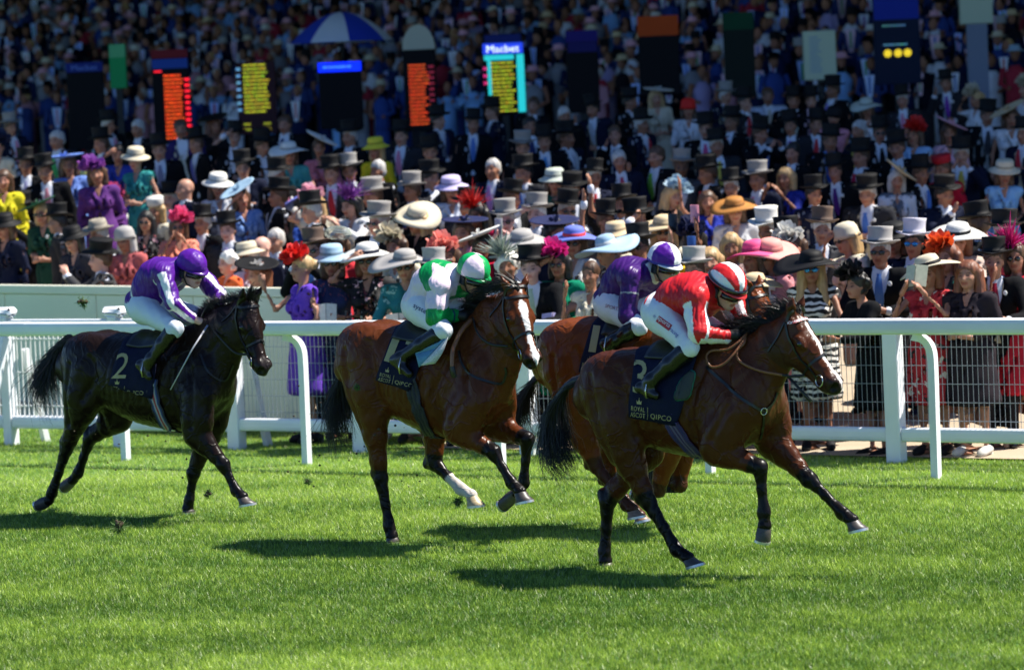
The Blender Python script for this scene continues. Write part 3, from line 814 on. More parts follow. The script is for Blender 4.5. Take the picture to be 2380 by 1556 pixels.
    # ------------------------------------------------ hair
    def tail(s, pxs, widths, m, n=520, seed=1, curl=.05):
        r = np.random.default_rng(seed); path = smooth_path([s.P(p, y) for p, y in pxs], 14); mb_ = MB()
        wd = np.interp(np.linspace(0, 1, 14), np.linspace(0, 1, len(widths)), widths)
        # a solid core so that the dock reads as flesh
        k = 5; mb_.tube(path[:k + 1], np.linspace(.038, .022, k + 1), 8)
        for i in range(n):
            ln = r.uniform(.6, 1.0); m0 = 8; u = np.linspace(0, ln, m0); a = r.uniform(0, 6.28); rad = math.sqrt(r.uniform(0, 1)); ph = r.uniform(0, 6.28)
            st = r.uniform(0, .35); u = st + (ln - st) * np.linspace(0, 1, m0)
            base = np.stack([np.interp(u * 13, np.arange(14), path[:, j]) for j in range(3)], 1); w_ = np.interp(u * 13, np.arange(14), wd)
            of = np.array([math.cos(a) * .9, math.sin(a) * .75, math.sin(a + 1.0) * .9]) * rad
            P_ = base + w_[:, None] * of + curl * (np.linspace(0, 1, m0) ** 2)[:, None] * r.normal(0, 1, 3) + (.015 * np.sin(u * 14 + ph) * u)[:, None] * r.normal(0, 1, 3)
            mb_.tube(P_, np.linspace(.0036, .0007, m0), 3, cap=False)
        return mb_.build('tail', m, s.root, kind=None)
    def mane(s, crest, m, n=260, ln=(.10, .2), flow=(-.7, 0, .35), seed=2, spread=.13, name='mane', side=0.0):
        "crest: local points from withers to poll"
        r = np.random.default_rng(seed); path = smooth_path(crest, 30); mb_ = MB(); fl = np.asarray(flow, float)
        for i in range(n):
            u = r.uniform(0, 29); b = np.array([np.interp(u, np.arange(30), path[:, j]) for j in range(3)]) + r.normal(0, .010, 3)
            L = r.uniform(*ln); d = fl + r.normal(0, spread, 3); d /= np.linalg.norm(d); g = np.array([0, side, -1.0]); t = np.linspace(0, 1, 6)[:, None]
            cl = int(u * 1.3); rc = np.random.default_rng(cl + seed * 77); d = d + rc.normal(0, .22, 3); d /= np.linalg.norm(d)
            up = np.array([0, 0, 1.]) * .30
            P_ = b + L * (t * (d + up * (1 - t)) + .35 * t * t * g * r.uniform(0, 1)) 
            mb_.tube(P_, np.linspace(.0030, .0007, 6), 3, cap=False)
        return mb_.build(name, m, s.root)
zA, zB, zC = zm(0, 560, 1.9944), zm(780, 580, 1.897), zm(1280, 560, 1.7293)
z1, z2, z3, z4 = zm(1420, 1040, 3.89), zm(1760, 960, 3.7045), zm(840, 900, 3.241), zm(60, 940, 3.8387)
z5, z6, z7, z8 = zm(1060, 660, 4.576), zm(520, 680, 4.8625), zm(1400, 580, 4.0947), zm(1560, 780, 4.8625)
zD = zm(1560, 600, 3.1117)
BAY = (.085, .028, .011)
# ------------------------------------------------------------------ number 3, leading
h3 = Horse('racehorse', 'bay racehorse in the lead with a thin white blaze, red browband and cloth number 3', z1(370, 1440), .12, 35, (.062, .0165, .005), (.006, .0045, .004))
h3.build(
    torso=[(zC(352, 640), zC(345, 850), .15), (zC(430, 568), zC(440, 890), .23), (zC(530, 538), zC(550, 915), .25), (zC(640, 528), zC(670, 975), .27), (zC(760, 512), zC(800, 1005), .27), (zC(870, 478), zC(880, 1010), .24), (zC(960, 500), zC(985, 1000), .20), (zC(1040, 600), zC(1085, 960), .16)],
    neck=[(zC(930, 480), zC(1050, 880), .15, 0), (zC(1030, 470), zC(1120, 740), .115, 0), (zC(1120, 425), zC(1160, 625), .085, 0)],
    head=dict(poll=zC(1212, 398), pitch=47, yaw=2, size=1.0, ear=(-.06, .015, .105)),
    hind=[dict(y=-.16, j=dict(hip=zC(430, 720), stifle=z1(560, 330), hock=z1(780, 830), fetlock=z1(1052, 1290), coronet=z1(1165, 1372)), toe=z1(1318, 1425), heel=z1(1145, 1478)),
          dict(y=.16, j=dict(hip=zC(500, 700), stifle=z1(760, 330), hock=z1(385, 830), fetlock=z1(358, 1310), coronet=z1(362, 1405)), toe=z1(420, 1450), heel=z1(325, 1445))],
    fore=[dict(y=-.17, j=dict(shoulder=zC(960, 800), elbow=z2(120, 600), knee=z2(515, 770), fetlock=z2(557, 1180), coronet=z2(560, 1310)), toe=z2(600, 1470), heel=z2(480, 1420)),
          dict(y=.16, j=dict(shoulder=zC(1100, 800), elbow=z2(640, 540), knee=z2(975, 880), fetlock=z2(1275, 1180), coronet=z2(1370, 1255)), toe=z2(1508, 1330), heel=z2(1335, 1372))],
    blaze=([.08, .12, .16, .3, .45, .52, .56], [.0, .018, .022, .017, .016, .022, .0], [0, 0, 0, .004, .004, .006, .008]))
h3.tail([(zC(335, 665), 0), (zC(250, 690), 0), (zC(185, 780), 0), (zC(180, 900), 0), (zC(200, 1000), -.02), (zC(235, 1085), -.03)], [.03, .06, .09, .10, .09, .03], M_hair, 1000, 3)
# ------------------------------------------------------------------ second horse (cloth number partly hidden)
h17 = Horse('racehorse', 'bay racehorse with a broad white blaze and one white hind sock ', z3(460, 1465), -.14, 39, (.088, .0225, .0058), (.007, .005, .0045))
h17.build(
    torso=[(zB(205, 560), zB(170, 720), .14), (zB(275, 450), zB(260, 760), .23), (zB(350, 425), zB(345, 800), .25), (zB(440, 435), zB(450, 880), .27), (zB(560, 450), zB(590, 955), .27), (zB(670, 430), zB(690, 985), .24), (zB(760, 460), zB(790, 970), .20), (zB(830, 560), zB(860, 930), .15)],
    neck=[(zB(710, 420), zB(860, 860), .15, 0), (zB(800, 350), zB(910, 720), .115, -.01), (zB(880, 260), zB(930, 560), .088, -.02)],
    head=dict(poll=z5(1040, 310), y=-.03, pitch=56, yaw=24, size=1.0, ear=(-.10, .05, .045)),
    hind=[dict(y=-.16, j=dict(hip=zB(250, 620), stifle=z3(300, 440), hock=z3(362, 960), fetlock=z3(432, 1340), coronet=z3(455, 1425)), toe=z3(505, 1475), heel=z3(420, 1470)),
          dict(y=.16, j=dict(hip=zB(340, 600), stifle=z3(800, 480), hock=z3(795, 830), fetlock=z3(1005, 1035), coronet=z3(1098, 1090)), toe=z3(1200, 1172), heel=z3(1062, 1182), sock=True, hoofc=(.42, .33, .20))],
    fore=[dict(y=-.17, j=dict(shoulder=zB(760, 800), elbow=z3(990, 560), knee=z3(1275, 745), fetlock=z3(1420, 985), coronet=z3(1490, 1060)), toe=z3(1595, 1130), heel=z3(1450, 1165)),
          dict(y=.16, j=dict(shoulder=zB(880, 800), elbow=z3(1290, 530), knee=z3(1548, 640), fetlock=z3(1522, 990), coronet=z3(1465, 1075)), toe=z3(1370, 1225), heel=z3(1335, 1110))],
    blaze=([.09, .12, .16, .20, .3, .45, .53, .57], [.0, .030, .036, .026, .021, .022, .022, .0], [0, 0, 0, -.002, 0, .002, .006, .008]))
h17.tail([(zB(170, 600), 0), (zB(150, 660), 0), (zB(120, 760), 0), (zB(115, 880), 0), (zB(125, 1020), 0)], [.03, .07, .085, .095, .05], M_hair, 900, 4)
# ------------------------------------------------------------------ number 2, last
h2 = Horse('racehorse', 'nearly black racehorse at the rear with cloth number 2 and no white on its face', z4(1575, 1308), .13, 36, (.011, .0052, .0036), (.005, .004, .004))
h2.build(
    torso=[(zA(375, 620), zA(335, 800), .14), (zA(455, 555), zA(430, 880), .23), (zA(560, 533), zA(545, 905), .25), (zA(660, 545), zA(660, 965), .27), (zA(760, 560), zA(790, 1010), .27), (zA(880, 530), zA(900, 1030), .24), (zA(980, 560), zA(1000, 1030), .20), (zA(1050, 660), zA(1080, 980), .16)],
    neck=[(zA(930, 520), zA(1090, 900), .15, 0), (zA(1020, 450), zA(1140, 760), .115, 0), (zA(1110, 390), zA(1180, 640), .088, -.01)],
    head=dict(poll=z6(470, 345), y=-.01, pitch=62, yaw=16, size=1.03, ear=(-.05, .03, .11)),
    hind=[dict(y=-.16, j=dict(hip=zA(440, 760), stifle=z4(540, 330), hock=z4(405, 700), fetlock=z4(272, 1115), coronet=z4(235, 1195)), toe=z4(150, 1280), heel=z4(135, 1180)),
          dict(y=.16, j=dict(hip=zA(560, 760), stifle=z4(900, 390), hock=z4(630, 600), fetlock=z4(520, 930), coronet=z4(465, 1000)), toe=z4(400, 1115), heel=z4(365, 1010))],
    fore=[dict(y=-.17, j=dict(shoulder=zA(980, 860), elbow=z4(1660, 560), knee=z4(1915, 850), fetlock=z4(2030, 1090), coronet=z4(2095, 1150)), toe=z4(2225, 1215), heel=z4(2060, 1245)),
          dict(y=.15, j=dict(shoulder=zA(1080, 860), elbow=z4(1760, 560), knee=z4(1625, 930), fetlock=z4(1590, 1180), coronet=z4(1572, 1265)), toe=z4(1620, 1310), heel=z4(1535, 1308))])
h2.tail([(zA(370, 590), 0), (zA(310, 590), 0), (zA(255, 680), 0), (zA(215, 800), -.02), (zA(240, 900), -.02)], [.03, .07, .11, .12, .04], M_hair, 1000, 5, .07)
# ------------------------------------------------------------------ number 10, half hidden behind number 3
h10 = Horse('racehorse', 'bright bay racehorse with cloth number 10 half hidden behind the leader', (1480, 1222), 0.0, 37, (.14, .034, .0075), (.060, .022, .010))
D10 = lambda x, y: z7(x, y)
h10.build(
    torso=[((1283, 800), (1270, 900), .14), ((1325, 748), (1310, 935), .23), ((1375, 733), (1375, 955), .25), ((1440, 740), (1445, 990), .27), ((1510, 738), (1520, 1010), .27), ((1580, 730), (1590, 1020), .24), ((1632, 742), (1650, 1010), .20), ((1680, 790), (1690, 985), .15)],
    neck=[((1612, 725), (1690, 950), .15, 0), ((1660, 705), (1722, 870), .115, 0), ((1710, 690), (1745, 800), .088, 0)],
    head=dict(poll=(1752, 678), pitch=48, yaw=0, size=1.0, ear=(-.10, .045, .05)),
    hind=[dict(y=-.16, j=dict(hip=(1330, 860), stifle=z1(130, 130), hock=z1(270, 480), fetlock=z1(560, 850), coronet=z1(625, 900)), toe=z1(745, 965), heel=z1(575, 995), hoofc=(.20, .14, .10)),
          dict(y=.16, j=dict(hip=(1380, 860), stifle=z1(420, 200), hock=z1(400, 620), fetlock=z1(640, 900), coronet=z1(700, 960)), toe=z1(785, 1000), heel=z1(650, 1040), hoofc=(.24, .16, .10))],
    fore=[dict(y=-.17, j=dict(shoulder=(1600, 920), elbow=z1(960, 330), knee=z1(880, 715), fetlock=z1(700, 760), coronet=z1(680, 720)), toe=z1(650, 800), heel=z1(660, 700)),
          dict(y=.16, j=dict(shoulder=(1640, 910), elbow=z1(1090, 330), knee=z1(1085, 665), fetlock=z1(840, 640), coronet=z1(800, 580)), toe=z1(755, 520), heel=z1(850, 560), hoofc=(.30, .16, .08))])
h10.tail([((1275, 860), 0), ((1240, 885), 0), ((1215, 925), 0), ((1205, 975), 0), ((1215, 1000), 0)], [.03, .06, .09, .10, .06], M_hairb, 700, 6, .06)
# ================================================================== tack
def text_mesh(body, size=1.0, spacing=1.0, bold=0.0):
    cu = bpy.data.curves.new('lettering', 'FONT'); cu.body = body; cu.size = size; cu.space_character = spacing; cu.offset = bold; cu.resolution_u = 3
    o = bpy.data.objects.new('lettering', cu); COL.objects.link(o)
    dg = bpy.context.evaluated_depsgraph_get(); dg.update()
    me = bpy.data.meshes.new_from_object(o.evaluated_get(dg))
    V = np.array([v.co[:] for v in me.vertices]); F = [list(p.vertices) for p in me.polygons]
    bpy.data.objects.remove(o); bpy.data.curves.remove(cu); bpy.data.meshes.remove(me)
    T = []
    for f in F:
        for i in range(1, len(f) - 1): T.append([f[0], f[i], f[i + 1]])
    lo, hi = V.min(0), V.max(0)
    return (V - [lo[0], lo[1], 0]) / [hi[0] - lo[0], hi[1] - lo[1], 1], np.array(T)
def finer(V, F, n):
    for _ in range(n):
        E = {}; V = [tuple(v) for v in V]; G = []
        def mid(a, b):
            k = (min(a, b), max(a, b))
            if k not in E: E[k] = len(V); V.append(tuple((V[a][i] + V[b][i]) / 2 for i in range(3)))
            return E[k]
        for a, b, c in F:
            x, y, z = mid(a, b), mid(b, c), mid(c, a); G += [[a, x, z], [x, b, y], [z, y, c], [x, y, z]]
        F = G
    return np.array(V), np.array(F)
def decal(H, name, V2, F, o, ex, ey, bv, m, parent, off=.011):
    "flat print (V2 in 0..1) laid on a surface: picture origin o, picture edge vectors ex (right) and ey (up)"
    ok = []; W = []
    for v in V2:
        c, n = H.cast_px((o[0] + ex[0] * v[0] + ey[0] * v[1], o[1] + ex[1] * v[0] + ey[1] * v[1]), off, bv); ok.append(c is not None); W.append(c if c is not None else (0, 0, 0))
    ok = np.array(ok); F = F[ok[F].all(1)]
    if len(F) == 0: return None
    return obj(name, mesh_np(name, np.array(W), F, smooth=False), m, parent, kind='stuff' if name == 'lettering' else None)
def quad_print(n=6):
    u = np.linspace(0, 1, n); V = np.array([[a, b, 0] for b in u for a in u]); F = np.array([[j * n + i, j * n + i + 1, (j + 1) * n + i + 1, (j + 1) * n + i] for j in range(n - 1) for i in range(n - 1)])
    return V, np.concatenate([F[:, [0, 1, 2]], F[:, [0, 2, 3]]])
def crown_print():
    pts = [(.1, 0), (.9, 0), (.9, .16), (.1, .16), (.0, .62), (.28, .32), (.5, .78), (.72, .32), (1, .62), (.44, .80), (.56, .80), (.56, 1), (.44, 1)]
    V = np.array([(x, y, 0) for x, y in pts]); F = np.array([[0, 1, 2], [0, 2, 3], [3, 5, 4], [3, 2, 5], [5, 2, 6], [2, 7, 6], [2, 8, 7], [9, 10, 11], [9, 11, 12]]); return V, F
def cloth(H, corners, num, num_at, txt_at, txt_ex, txt_ey, parent=None, n=16, rows=14):
    TL, TR, BL, BR = [np.array(c, float) for c in corners]
    G = []
    for j in range(rows):
        v = j / (rows - 1); R_ = []
        for i in range(n):
            u = i / (n - 1); p = (TL * (1 - u) + TR * u) * (1 - v) + (BL * (1 - u) + BR * u) * v
            c, nn = H.cast_px(p, .014)
            if c is None:
                c = H.P(p, -.25)
                q, nn = H.snap(c, .014); c = q
            R_.append(c)
        G.append(R_)
    G = np.array(G)
    for _ in range(2): G[1:-1] = .25 * G[:-2] + .5 * G[1:-1] + .25 * G[2:]
    G[:, :, 1] -= (.006 * (1 + np.sin(G[:, :, 0] * 31 + G[:, :, 2] * 9))) * np.linspace(0, 1, rows)[:, None]
    top = G[0].copy(); sp = []
    for k in (.66, .33, 0.0):
        R_ = []
        for c in top:
            h = H.bv.ray_cast(Vector((c[0], c[1] * k, 3.0)), Vector((0, 0, -1))); R_.append((c[0], c[1] * k, (h[0].z if h[0] else c[2]) + .014))
        sp.append(np.array(R_))
    near = list(G[::-1]) + sp
    mir = [r * [1, -1, 1] for r in near[:-1][::-1]]
    V = np.concatenate(near + mir); m_ = len(near + mir)
    F = np.array([[j * n + i, (j + 1) * n + i, (j + 1) * n + i + 1, j * n + i + 1] for j in range(m_ - 1) for i in range(n - 1)])
    me = mesh_np('saddle_cloth', V, F)
    o = obj('saddle_cloth', me, M_navy, H.root)
    md = o.modifiers.new('thick', 'SOLIDIFY'); md.thickness = .006; md.offset = -1
    Gc = G.reshape(-1, 3); Fq = np.array([[j * n + i, j * n + i + 1, (j + 1) * n + i + 1, (j + 1) * n + i] for j in range(rows - 1) for i in range(n - 1)])
    bv = bvh(Gc, Fq)
    if num:
        o0, ex, ey = [np.array(v, float) for v in num_at]; k = len(num)
        for i, ch in enumerate(num):
            V2, F2 = finer(*text_mesh(ch), 2); w_ = (.62 if ch == '1' else 1.0) * (1 if k == 1 else .44); st = 0 if i == 0 else .52
            decal(H, 'digit', V2, F2, tuple(o0 + ex * st), tuple(ex * w_), tuple(ey), bv, M_gold, o)
    q = np.array
    ex, ey = q(txt_ex, float), q(txt_ey, float); o0 = q(txt_at, float)
    for body, (u, v, w_, h_) in (('ROYAL', (.0, .52, .40, .36)), ('ASCOT', (-.02, .04, .43, .36)), ('QIPCO', (.58, .06, .62, .46))):
        V2, F2 = text_mesh(body, spacing=1.08); decal(H, 'lettering', V2, F2, tuple(o0 + ex * u + ey * v), tuple(ex * w_), tuple(ey * h_), bv, M_gold, o)
    V2, F2 = quad_print(4); decal(H, 'lettering', V2, F2, tuple(o0 + ex * .48), tuple(ex * .013), tuple(ey * .95), bv, M_gold, o)
    V2, F2 = crown_print(); decal(H, 'crown_emblem', V2, F2, tuple(o0 + ex * .14 + ey * 1.08), tuple(ex * .16), tuple(ey * .5), bv, M_gold, o)
    return o
def bridle(H, brow=None, strap_m=None, bit=True):
    m = strap_m or M_leather; h = H.H
    br = H.strap('bridle', [h(.03, .10, -.01), h(.0, .075, .045), h(-.01, 0, .075), h(.0, -.075, .045), h(.03, -.10, -.01)], .018, m, n=24)
    for q in (-1, 1):
        H.strap('cheek_strap', [h(.03, .10 * q, -.02), h(.12, .12 * q, -.07), h(.25, .10 * q, -.11), h(.42, .07 * q, -.125)], .013, m, br, n=24)
        H.strap('throat_strap', [h(.02, .10 * q, -.02), h(.05, .12 * q, -.12), h(.07, .08 * q, -.22), h(.07, 0, -.26)], .010, m, br, n=20)
        c, n_ = H.snap(h(.435, .08 * q, -.118), .012); H.ring('bit_ring', c, .036, M_brass, br, n_)
    H.strap('browband', [h(.035, .11, -.01), h(.065, .085, .03), h(.075, 0, .06), h(.065, -.085, .03), h(.035, -.11, -.01)], .018, brow or m, br, n=24)
    ring = [h(.33, 0, .02), h(.335, -.08, -.05), h(.33, -.08, -.13), h(.33, 0, -.21), h(.33, .08, -.13), h(.335, .08, -.05), h(.33, 0, .02)]
    H.strap('noseband', ring, .016, m, br, n=44)
    return br
M_check = bpy.data.materials.new('red_white_check'); M_check.use_nodes = True
_n = M_check.node_tree; _c = _n.nodes.new('ShaderNodeTexChecker'); _c.inputs[1].default_value = (.75, .7, .7, 1); _c.inputs[2].default_value = (.45, .01, .02, 1); _c.inputs[3].default_value = 95
_t = _n.nodes.new('ShaderNodeTexCoord'); _n.links.new(_t.outputs['Object'], _c.inputs[0]); _n.links.new(_c.outputs[0], _n.nodes['Principled BSDF'].inputs[0])
def stripe_mat(name, cols):
    m = bpy.data.materials.new(name); m.use_nodes = True; t = m.node_tree
    a = t.nodes.new('ShaderNodeAttribute'); a.attribute_name = 'Col'; t.links.new(a.outputs[0], t.nodes['Principled BSDF'].inputs[0]); t.nodes['Principled BSDF'].inputs['Roughness'].default_value = .6; return m
M_web = stripe_mat('woven_webbing', None)
def girth(H, pxs, w, cols):
    "striped webbing round the barrel: the visible side traced, the rest mirrored"
    k = len(cols); P = smooth_path([(x, y, 0) for x, y in pxs], 20); A = []; Nn = []
    for p in P:
        c, n_ = H.cast_px((p[0], p[1]), .012)
        if c is not None: A.append(c); Nn.append(n_)
    A = np.array(A); Nn = np.array(Nn)
    for _ in range(3): A[1:-1] = .25 * A[:-2] + .5 * A[1:-1] + .25 * A[2:]
    # carry on under the belly to the middle
    if abs(A[-1][1]) > .02:
        ext = []
        for y in np.linspace(A[-1][1], 0, 8)[1:]:
            h = H.bv.ray_cast(Vector((A[-1][0] + .02, y, 0.0)), Vector((0, 0, 1))); 
            if h[0]: ext.append((h[0].x, y, h[0].z - .012))
        if ext: A = np.concatenate([A, ext]); Nn = np.concatenate([Nn, np.tile([0, 0, -1.0], (len(ext), 1))])
    B = A[:-1][::-1] * [1, -1, 1]; A = np.concatenate([A, B]); Nn = np.concatenate([Nn, Nn[:-1][::-1] * [1, -1, 1]])
    T = np.gradient(A, axis=0); T /= np.linalg.norm(T, axis=1)[:, None] + 1e-9; Bn = np.cross(T, Nn); Bn /= np.linalg.norm(Bn, axis=1)[:, None] + 1e-9
    mb_ = MB()
    for i, c in enumerate(cols):
        a, b = (i / k - .5) * w, ((i + 1) / k - .5) * w; mb_.strip(A + Bn * a, A + Bn * b, c)
    o = mb_.build('girth', M_web, H.root, colors=True); md = o.modifiers.new('thick', 'SOLIDIFY'); md.thickness = .006; md.offset = -1; return o
def patch(H, name, poly, m, off=.02, rim=None, n=9):
    "a flap outlined by picture points (fan grid) lying against the body"
    P = smooth_path([(x, y, 0) for x, y in poly] + [(poly[0][0], poly[0][1], 0)], 36)[:-1]; c0 = P.mean(0); V = []; 
    for k in range(n):
        for p in P:
            q = c0 + (p - c0) * (k + 1) / n; c, nn = H.cast_px((q[0], q[1]), off); 
            if c is None: c = H.P((q[0], q[1]), -.26)
            V.append(c)
    V = np.array(V); M_ = len(P); F = [[k * M_ + i, k * M_ + (i + 1) % M_, (k + 1) * M_ + (i + 1) % M_, (k + 1) * M_ + i] for k in range(n - 1) for i in range(M_)]
    cc, _ = H.cast_px((c0[0], c0[1]), off); V = np.concatenate([V, [cc if cc is not None else V[:M_].mean(0)]])
    me = mesh_np(name, V, [np.array(F), np.array([[len(V) - 1, (i + 1) % M_, i] for i in range(M_)])]); o = obj(name, me, m, H.root); md = o.modifiers.new('t', 'SOLIDIFY'); md.thickness = .012; md.offset = 1 
    if rim: 
        e = V[(n - 1) * M_:n * M_]; MB().tube(np.concatenate([e, e[:2]]), .006, 6, cap=False).build('piping', rim, o)
    return o
def saddle(H, x, m, ln=.34):
    "small racing saddle over the back at local x"
    us = np.linspace(-ln / 2, ln / 2, 12); ph = np.linspace(-.62, .62, 17); V = []
    for u in us:
        for a in ph:
            o = Vector((x + u, math.sin(a) * 1.0, 0)); 
            h = H.bv.ray_cast(Vector((x + u, -math.sin(a) * 1.2, H.zc + math.cos(a) * 1.2)), Vector((0, math.sin(a), -math.cos(a)))); c = np.array(h[0] if h[0] else (x + u, 0, H.zc))
            d = np.array([0, -math.sin(a), math.cos(a)]); lift = .03 + .03 * max(0, abs(u) / (ln / 2) - .3) * max(0, math.cos(a * 1.2)); V.append(c + d * lift)
    n = len(ph); F = np.array([[i * n + j, i * n + j + 1, (i + 1) * n + j + 1, (i + 1) * n + j] for i in range(len(us) - 1) for j in range(n - 1)])
    o = obj('saddle', mesh_np('saddle', np.array(V), F), m, H.root); md = o.modifiers.new('t', 'SOLIDIFY'); md.thickness = .012; return o
def rein(H, name, pts, m, w=.009, parent=None):
    P = smooth_path([H.P(p, y) for p, y in pts], 34); return MB().tube(P, w, 6, flat=((0, 1, 0), .5)).build(name, m, parent or H.root)

# ================================================================== jockeys
M_skin = mat('skin', src='vertobj', rough=.5, spec=.35, sss=.15)
M_silk = mat('racing_silk', src='vert', rough=.42, spec=.32, noise=(9, .05), bump=(24, .55, .014, (1, .35, .8)))
M_white = mat('white_breeches', (.70, .71, .75), .6, bump=(22, .5, .012), noise=(6, .03))
M_boot = mat('polished_boot', (.004, .004, .0045), .25, spec=.5, bump=(14, .2, .006))
M_lens = mat('dark_lens', (.008, .008, .009), .06, spec=.8)
M_black = mat('black_fabric', (.005, .005, .0055), .6)
def face_points(S, Hd, k=.012, sz=1.0):
    "adds a face to a head frame: x forward, y left, z up, origin at the middle of the head"
    e = lambda c, r, **kw: S.ell(Hd(*c), np.array(r) * sz, Hd.R, **kw)
    e((-.012, 0, .025), (.098, .076, .098), k=.02)
    e((.025, 0, -.045), (.066, .060, .075), k=.03)
    e((.062, 0, -.088), (.028, .030, .024), k=.025)
    S.cap(Hd(.088, 0, .012), Hd(.108, 0, -.030), .010 * sz, .015 * sz, k=.018); 
    for q in (-1, 1):
        e((.060, .040 * q, -.018), (.026, .024, .022), k=.025)
        e((-.008, .076 * q, -.012), (.020, .010, .030), k=.01)
        e((.088, .033 * q, .008), (.014, .017, .009), k=.012, sub=True)
    e((.084, 0, -.058), (.014, .026, .010), k=.012)
class Frame:
    def __init__(s, o, f, up, sz=1.0): s.o = np.asarray(o, float); s.R = rot_to(f, up); s.sz = sz
    def __call__(s, x, y, z): return s.o + s.R @ (np.array([x, y, z]) * s.sz)
def jockey(H, name, label, J, silk, cap_fn, glove, skin=(.55, .30, .20), breech=None, cup=False, boots=True):
    """J: picture points: pelvis, chest, neck, head, shoulder, elbow, wrist, hand, knee, ankle, toe, heel and optional far_elbow, far_wrist.. ; near side first"""
    Yd = dict(pelvis=0, waist=0, chest=0, neck=0, head=J.get('heady', 0), hip=-.11, shoulder=-.185, elbow=-.25, wrist=-.085, hand=-.05, knee=-.25, ankle=-.31, toe=-.32, heel=-.32)
    yd = dict(Yd); yd.update(J.get('y', {}))
    P = {k: H.P(v, yd[k]) for k, v in J.items() if k in yd}
    mir = lambda v: v * np.array([1, -1, 1])
    for k in ('hip', 'shoulder', 'elbow', 'wrist', 'hand', 'knee', 'ankle', 'toe', 'heel'):
        if 'far_' + k in J: P['far_' + k] = H.P(J['far_' + k], -yd[k])
        else: P['far_' + k] = mir(P[k])
    root = empty(name, (0, 0, 0), 0, label=label, cat='person', group='jockeys riding in the race')
    root.matrix_world = Matrix.Translation(H.O) @ Matrix.Rotation(-H.psi, 4, 'Z')
    allp = np.array(list(P.values())); lo, hi = allp.min(0) - .22, allp.max(0) + .22
    fd = math.radians(J.get('face_down', 28)); fy = math.radians(J.get('face_yaw', 12))
    Hd = Frame(P['head'], (math.cos(fd) * math.cos(fy), -math.cos(fd) * math.sin(fy), -math.sin(fd)), (0, 0, 1), 1.0)
    def limbs(S, g, arms=True, legs=True, torso=True, gl=0.0, hand=True):
        if torso:
            S.cap(P['pelvis'], P['waist'], .118 + g, .105 + g, .150 + g, .140 + g, k=.05); S.cap(P['waist'], P['chest'], .105 + g, .118 + g, .140 + g, .165 + g, k=.05)
            S.cap(P['chest'], P['neck'], .112 + g, .07 + g, .150 + g, .09 + g, k=.05)
            S.cap(P['shoulder'], P['far_shoulder'], .062 + g, .062 + g, k=.06)
        for q in ('', 'far_'):
            if arms:
                S.cap(P[q + 'shoulder'], P[q + 'elbow'], .058 + g, .046 + g, k=.04); S.cap(P[q + 'elbow'], P[q + 'wrist'], .045 + g, .032 + g, k=.03)
                S.cap(P['chest'], P[q + 'shoulder'], .09 + g, .058 + g, k=.05)
            if legs:
                S.cap(P[q + 'hip'], P[q + 'knee'], .098 + g, .058 + g, k=.05); S.cap(P['pelvis'], P[q + 'hip'], .11 + g, .10 + g, k=.06)
    # the body itself: one continuous skin
    S = Sdf(lo, hi, .0085); limbs(S, -.012)
    for q in ('', 'far_'):
        S.cap(P[q + 'knee'], P[q + 'ankle'], .050, .036, k=.03); S.cap(P[q + 'ankle'], P[q + 'toe'] * .7 + P[q + 'heel'] * .3, .028, .018, k=.02)
        w0, h0 = P[q + 'wrist'], P[q + 'hand']; d = h0 - w0; d /= np.linalg.norm(d) + 1e-9
        S.cap(w0, h0, .027, .030, k=.02)
        R = rot_to(d, (0, 0, 1))
        for i, (o_, ln) in enumerate(((-.030, .036), (-.010, .042), (.010, .040), (.030, .032))):
            a = h0 + R @ np.array([.012, 0, .026 - i * .018]); b = a + R @ np.array([ln * .7, .012, -.012]); c = b + R @ np.array([-.012, (.028 if q == '' else -.028), -.016])
            S.cap(a, b, .0095, .009, k=.006); S.cap(b, c, .009, .008, k=.006)
        t0 = w0 * .4 + h0 * .6 + R @ np.array([0, .02 if q == '' else -.02, .012]); S.cap(t0, t0 + R @ np.array([.035, .010, .020]), .011, .008, k=.008)
    S.cap(P['neck'], Hd(-.03, 0, -.07), .058, .052, k=.03); face_points(S, Hd)
    V, Q = S.net(2); hv = (V - Hd.o) @ Hd.R
    C = np.ones((len(V), 3)) * .92; m = (hv[:, 0] > .06) & (np.abs(hv[:, 1]) < .026) & (np.abs(hv[:, 2] + .060) < .011); C[m] = (.62, .36, .36)
    m = (hv[:, 0] > .05) & (np.abs(hv[:, 1]) > .02) & (np.abs(hv[:, 1]) < .05) & (np.abs(hv[:, 2] - .030) < .006); C[m] = .35
    b = obj('body', mesh_np('body', V, Q, C), M_skin, root, color=skin)
    # silks
    S = Sdf(lo, hi, .0066); limbs(S, .014, legs=False); mc = P['waist'] * .45 + P['chest'] * .55; S.ell(mc + [-.04, 0, .055], (.17, .165, .125), rot_to(P['chest'] - P['waist'], (0, 0, 1)), k=.05)
    for q in ('', 'far_'): S.ell(P[q + 'shoulder'] * .45 + P[q + 'elbow'] * .55, (.072, .066, .09), k=.04)
    S.cut(P['pelvis'] + (P['pelvis'] - P['waist']) * .25, P['pelvis'] - P['waist'])
    V, Q = S.net(2); N = normals(V, Q)
    def segd(a, b_): 
        ab = b_ - a; t = np.clip((V - a) @ ab / (ab @ ab + 1e-9), 0, 1); return np.linalg.norm(V - a - t[:, None] * ab, axis=1), t
    arm = {}
    tor, _ = segd(P['waist'], P['chest'])
    for q in ('', 'far_'):
        d1, t1 = segd(P[q + 'shoulder'], P[q + 'elbow']); d2, t2 = segd(P[q + 'elbow'], P[q + 'wrist']); arm[q] = (d1, t1, d2, t2)
    C = silk(V, N, P, arm)
    fold = .013 * vnoise(V * [.8, .5, 1.0], 21, 31) + .0075 * np.abs(vnoise(V * [1.5, .5, .9], 44, 32))
    V = V + N * (fold - .003)[:, None]
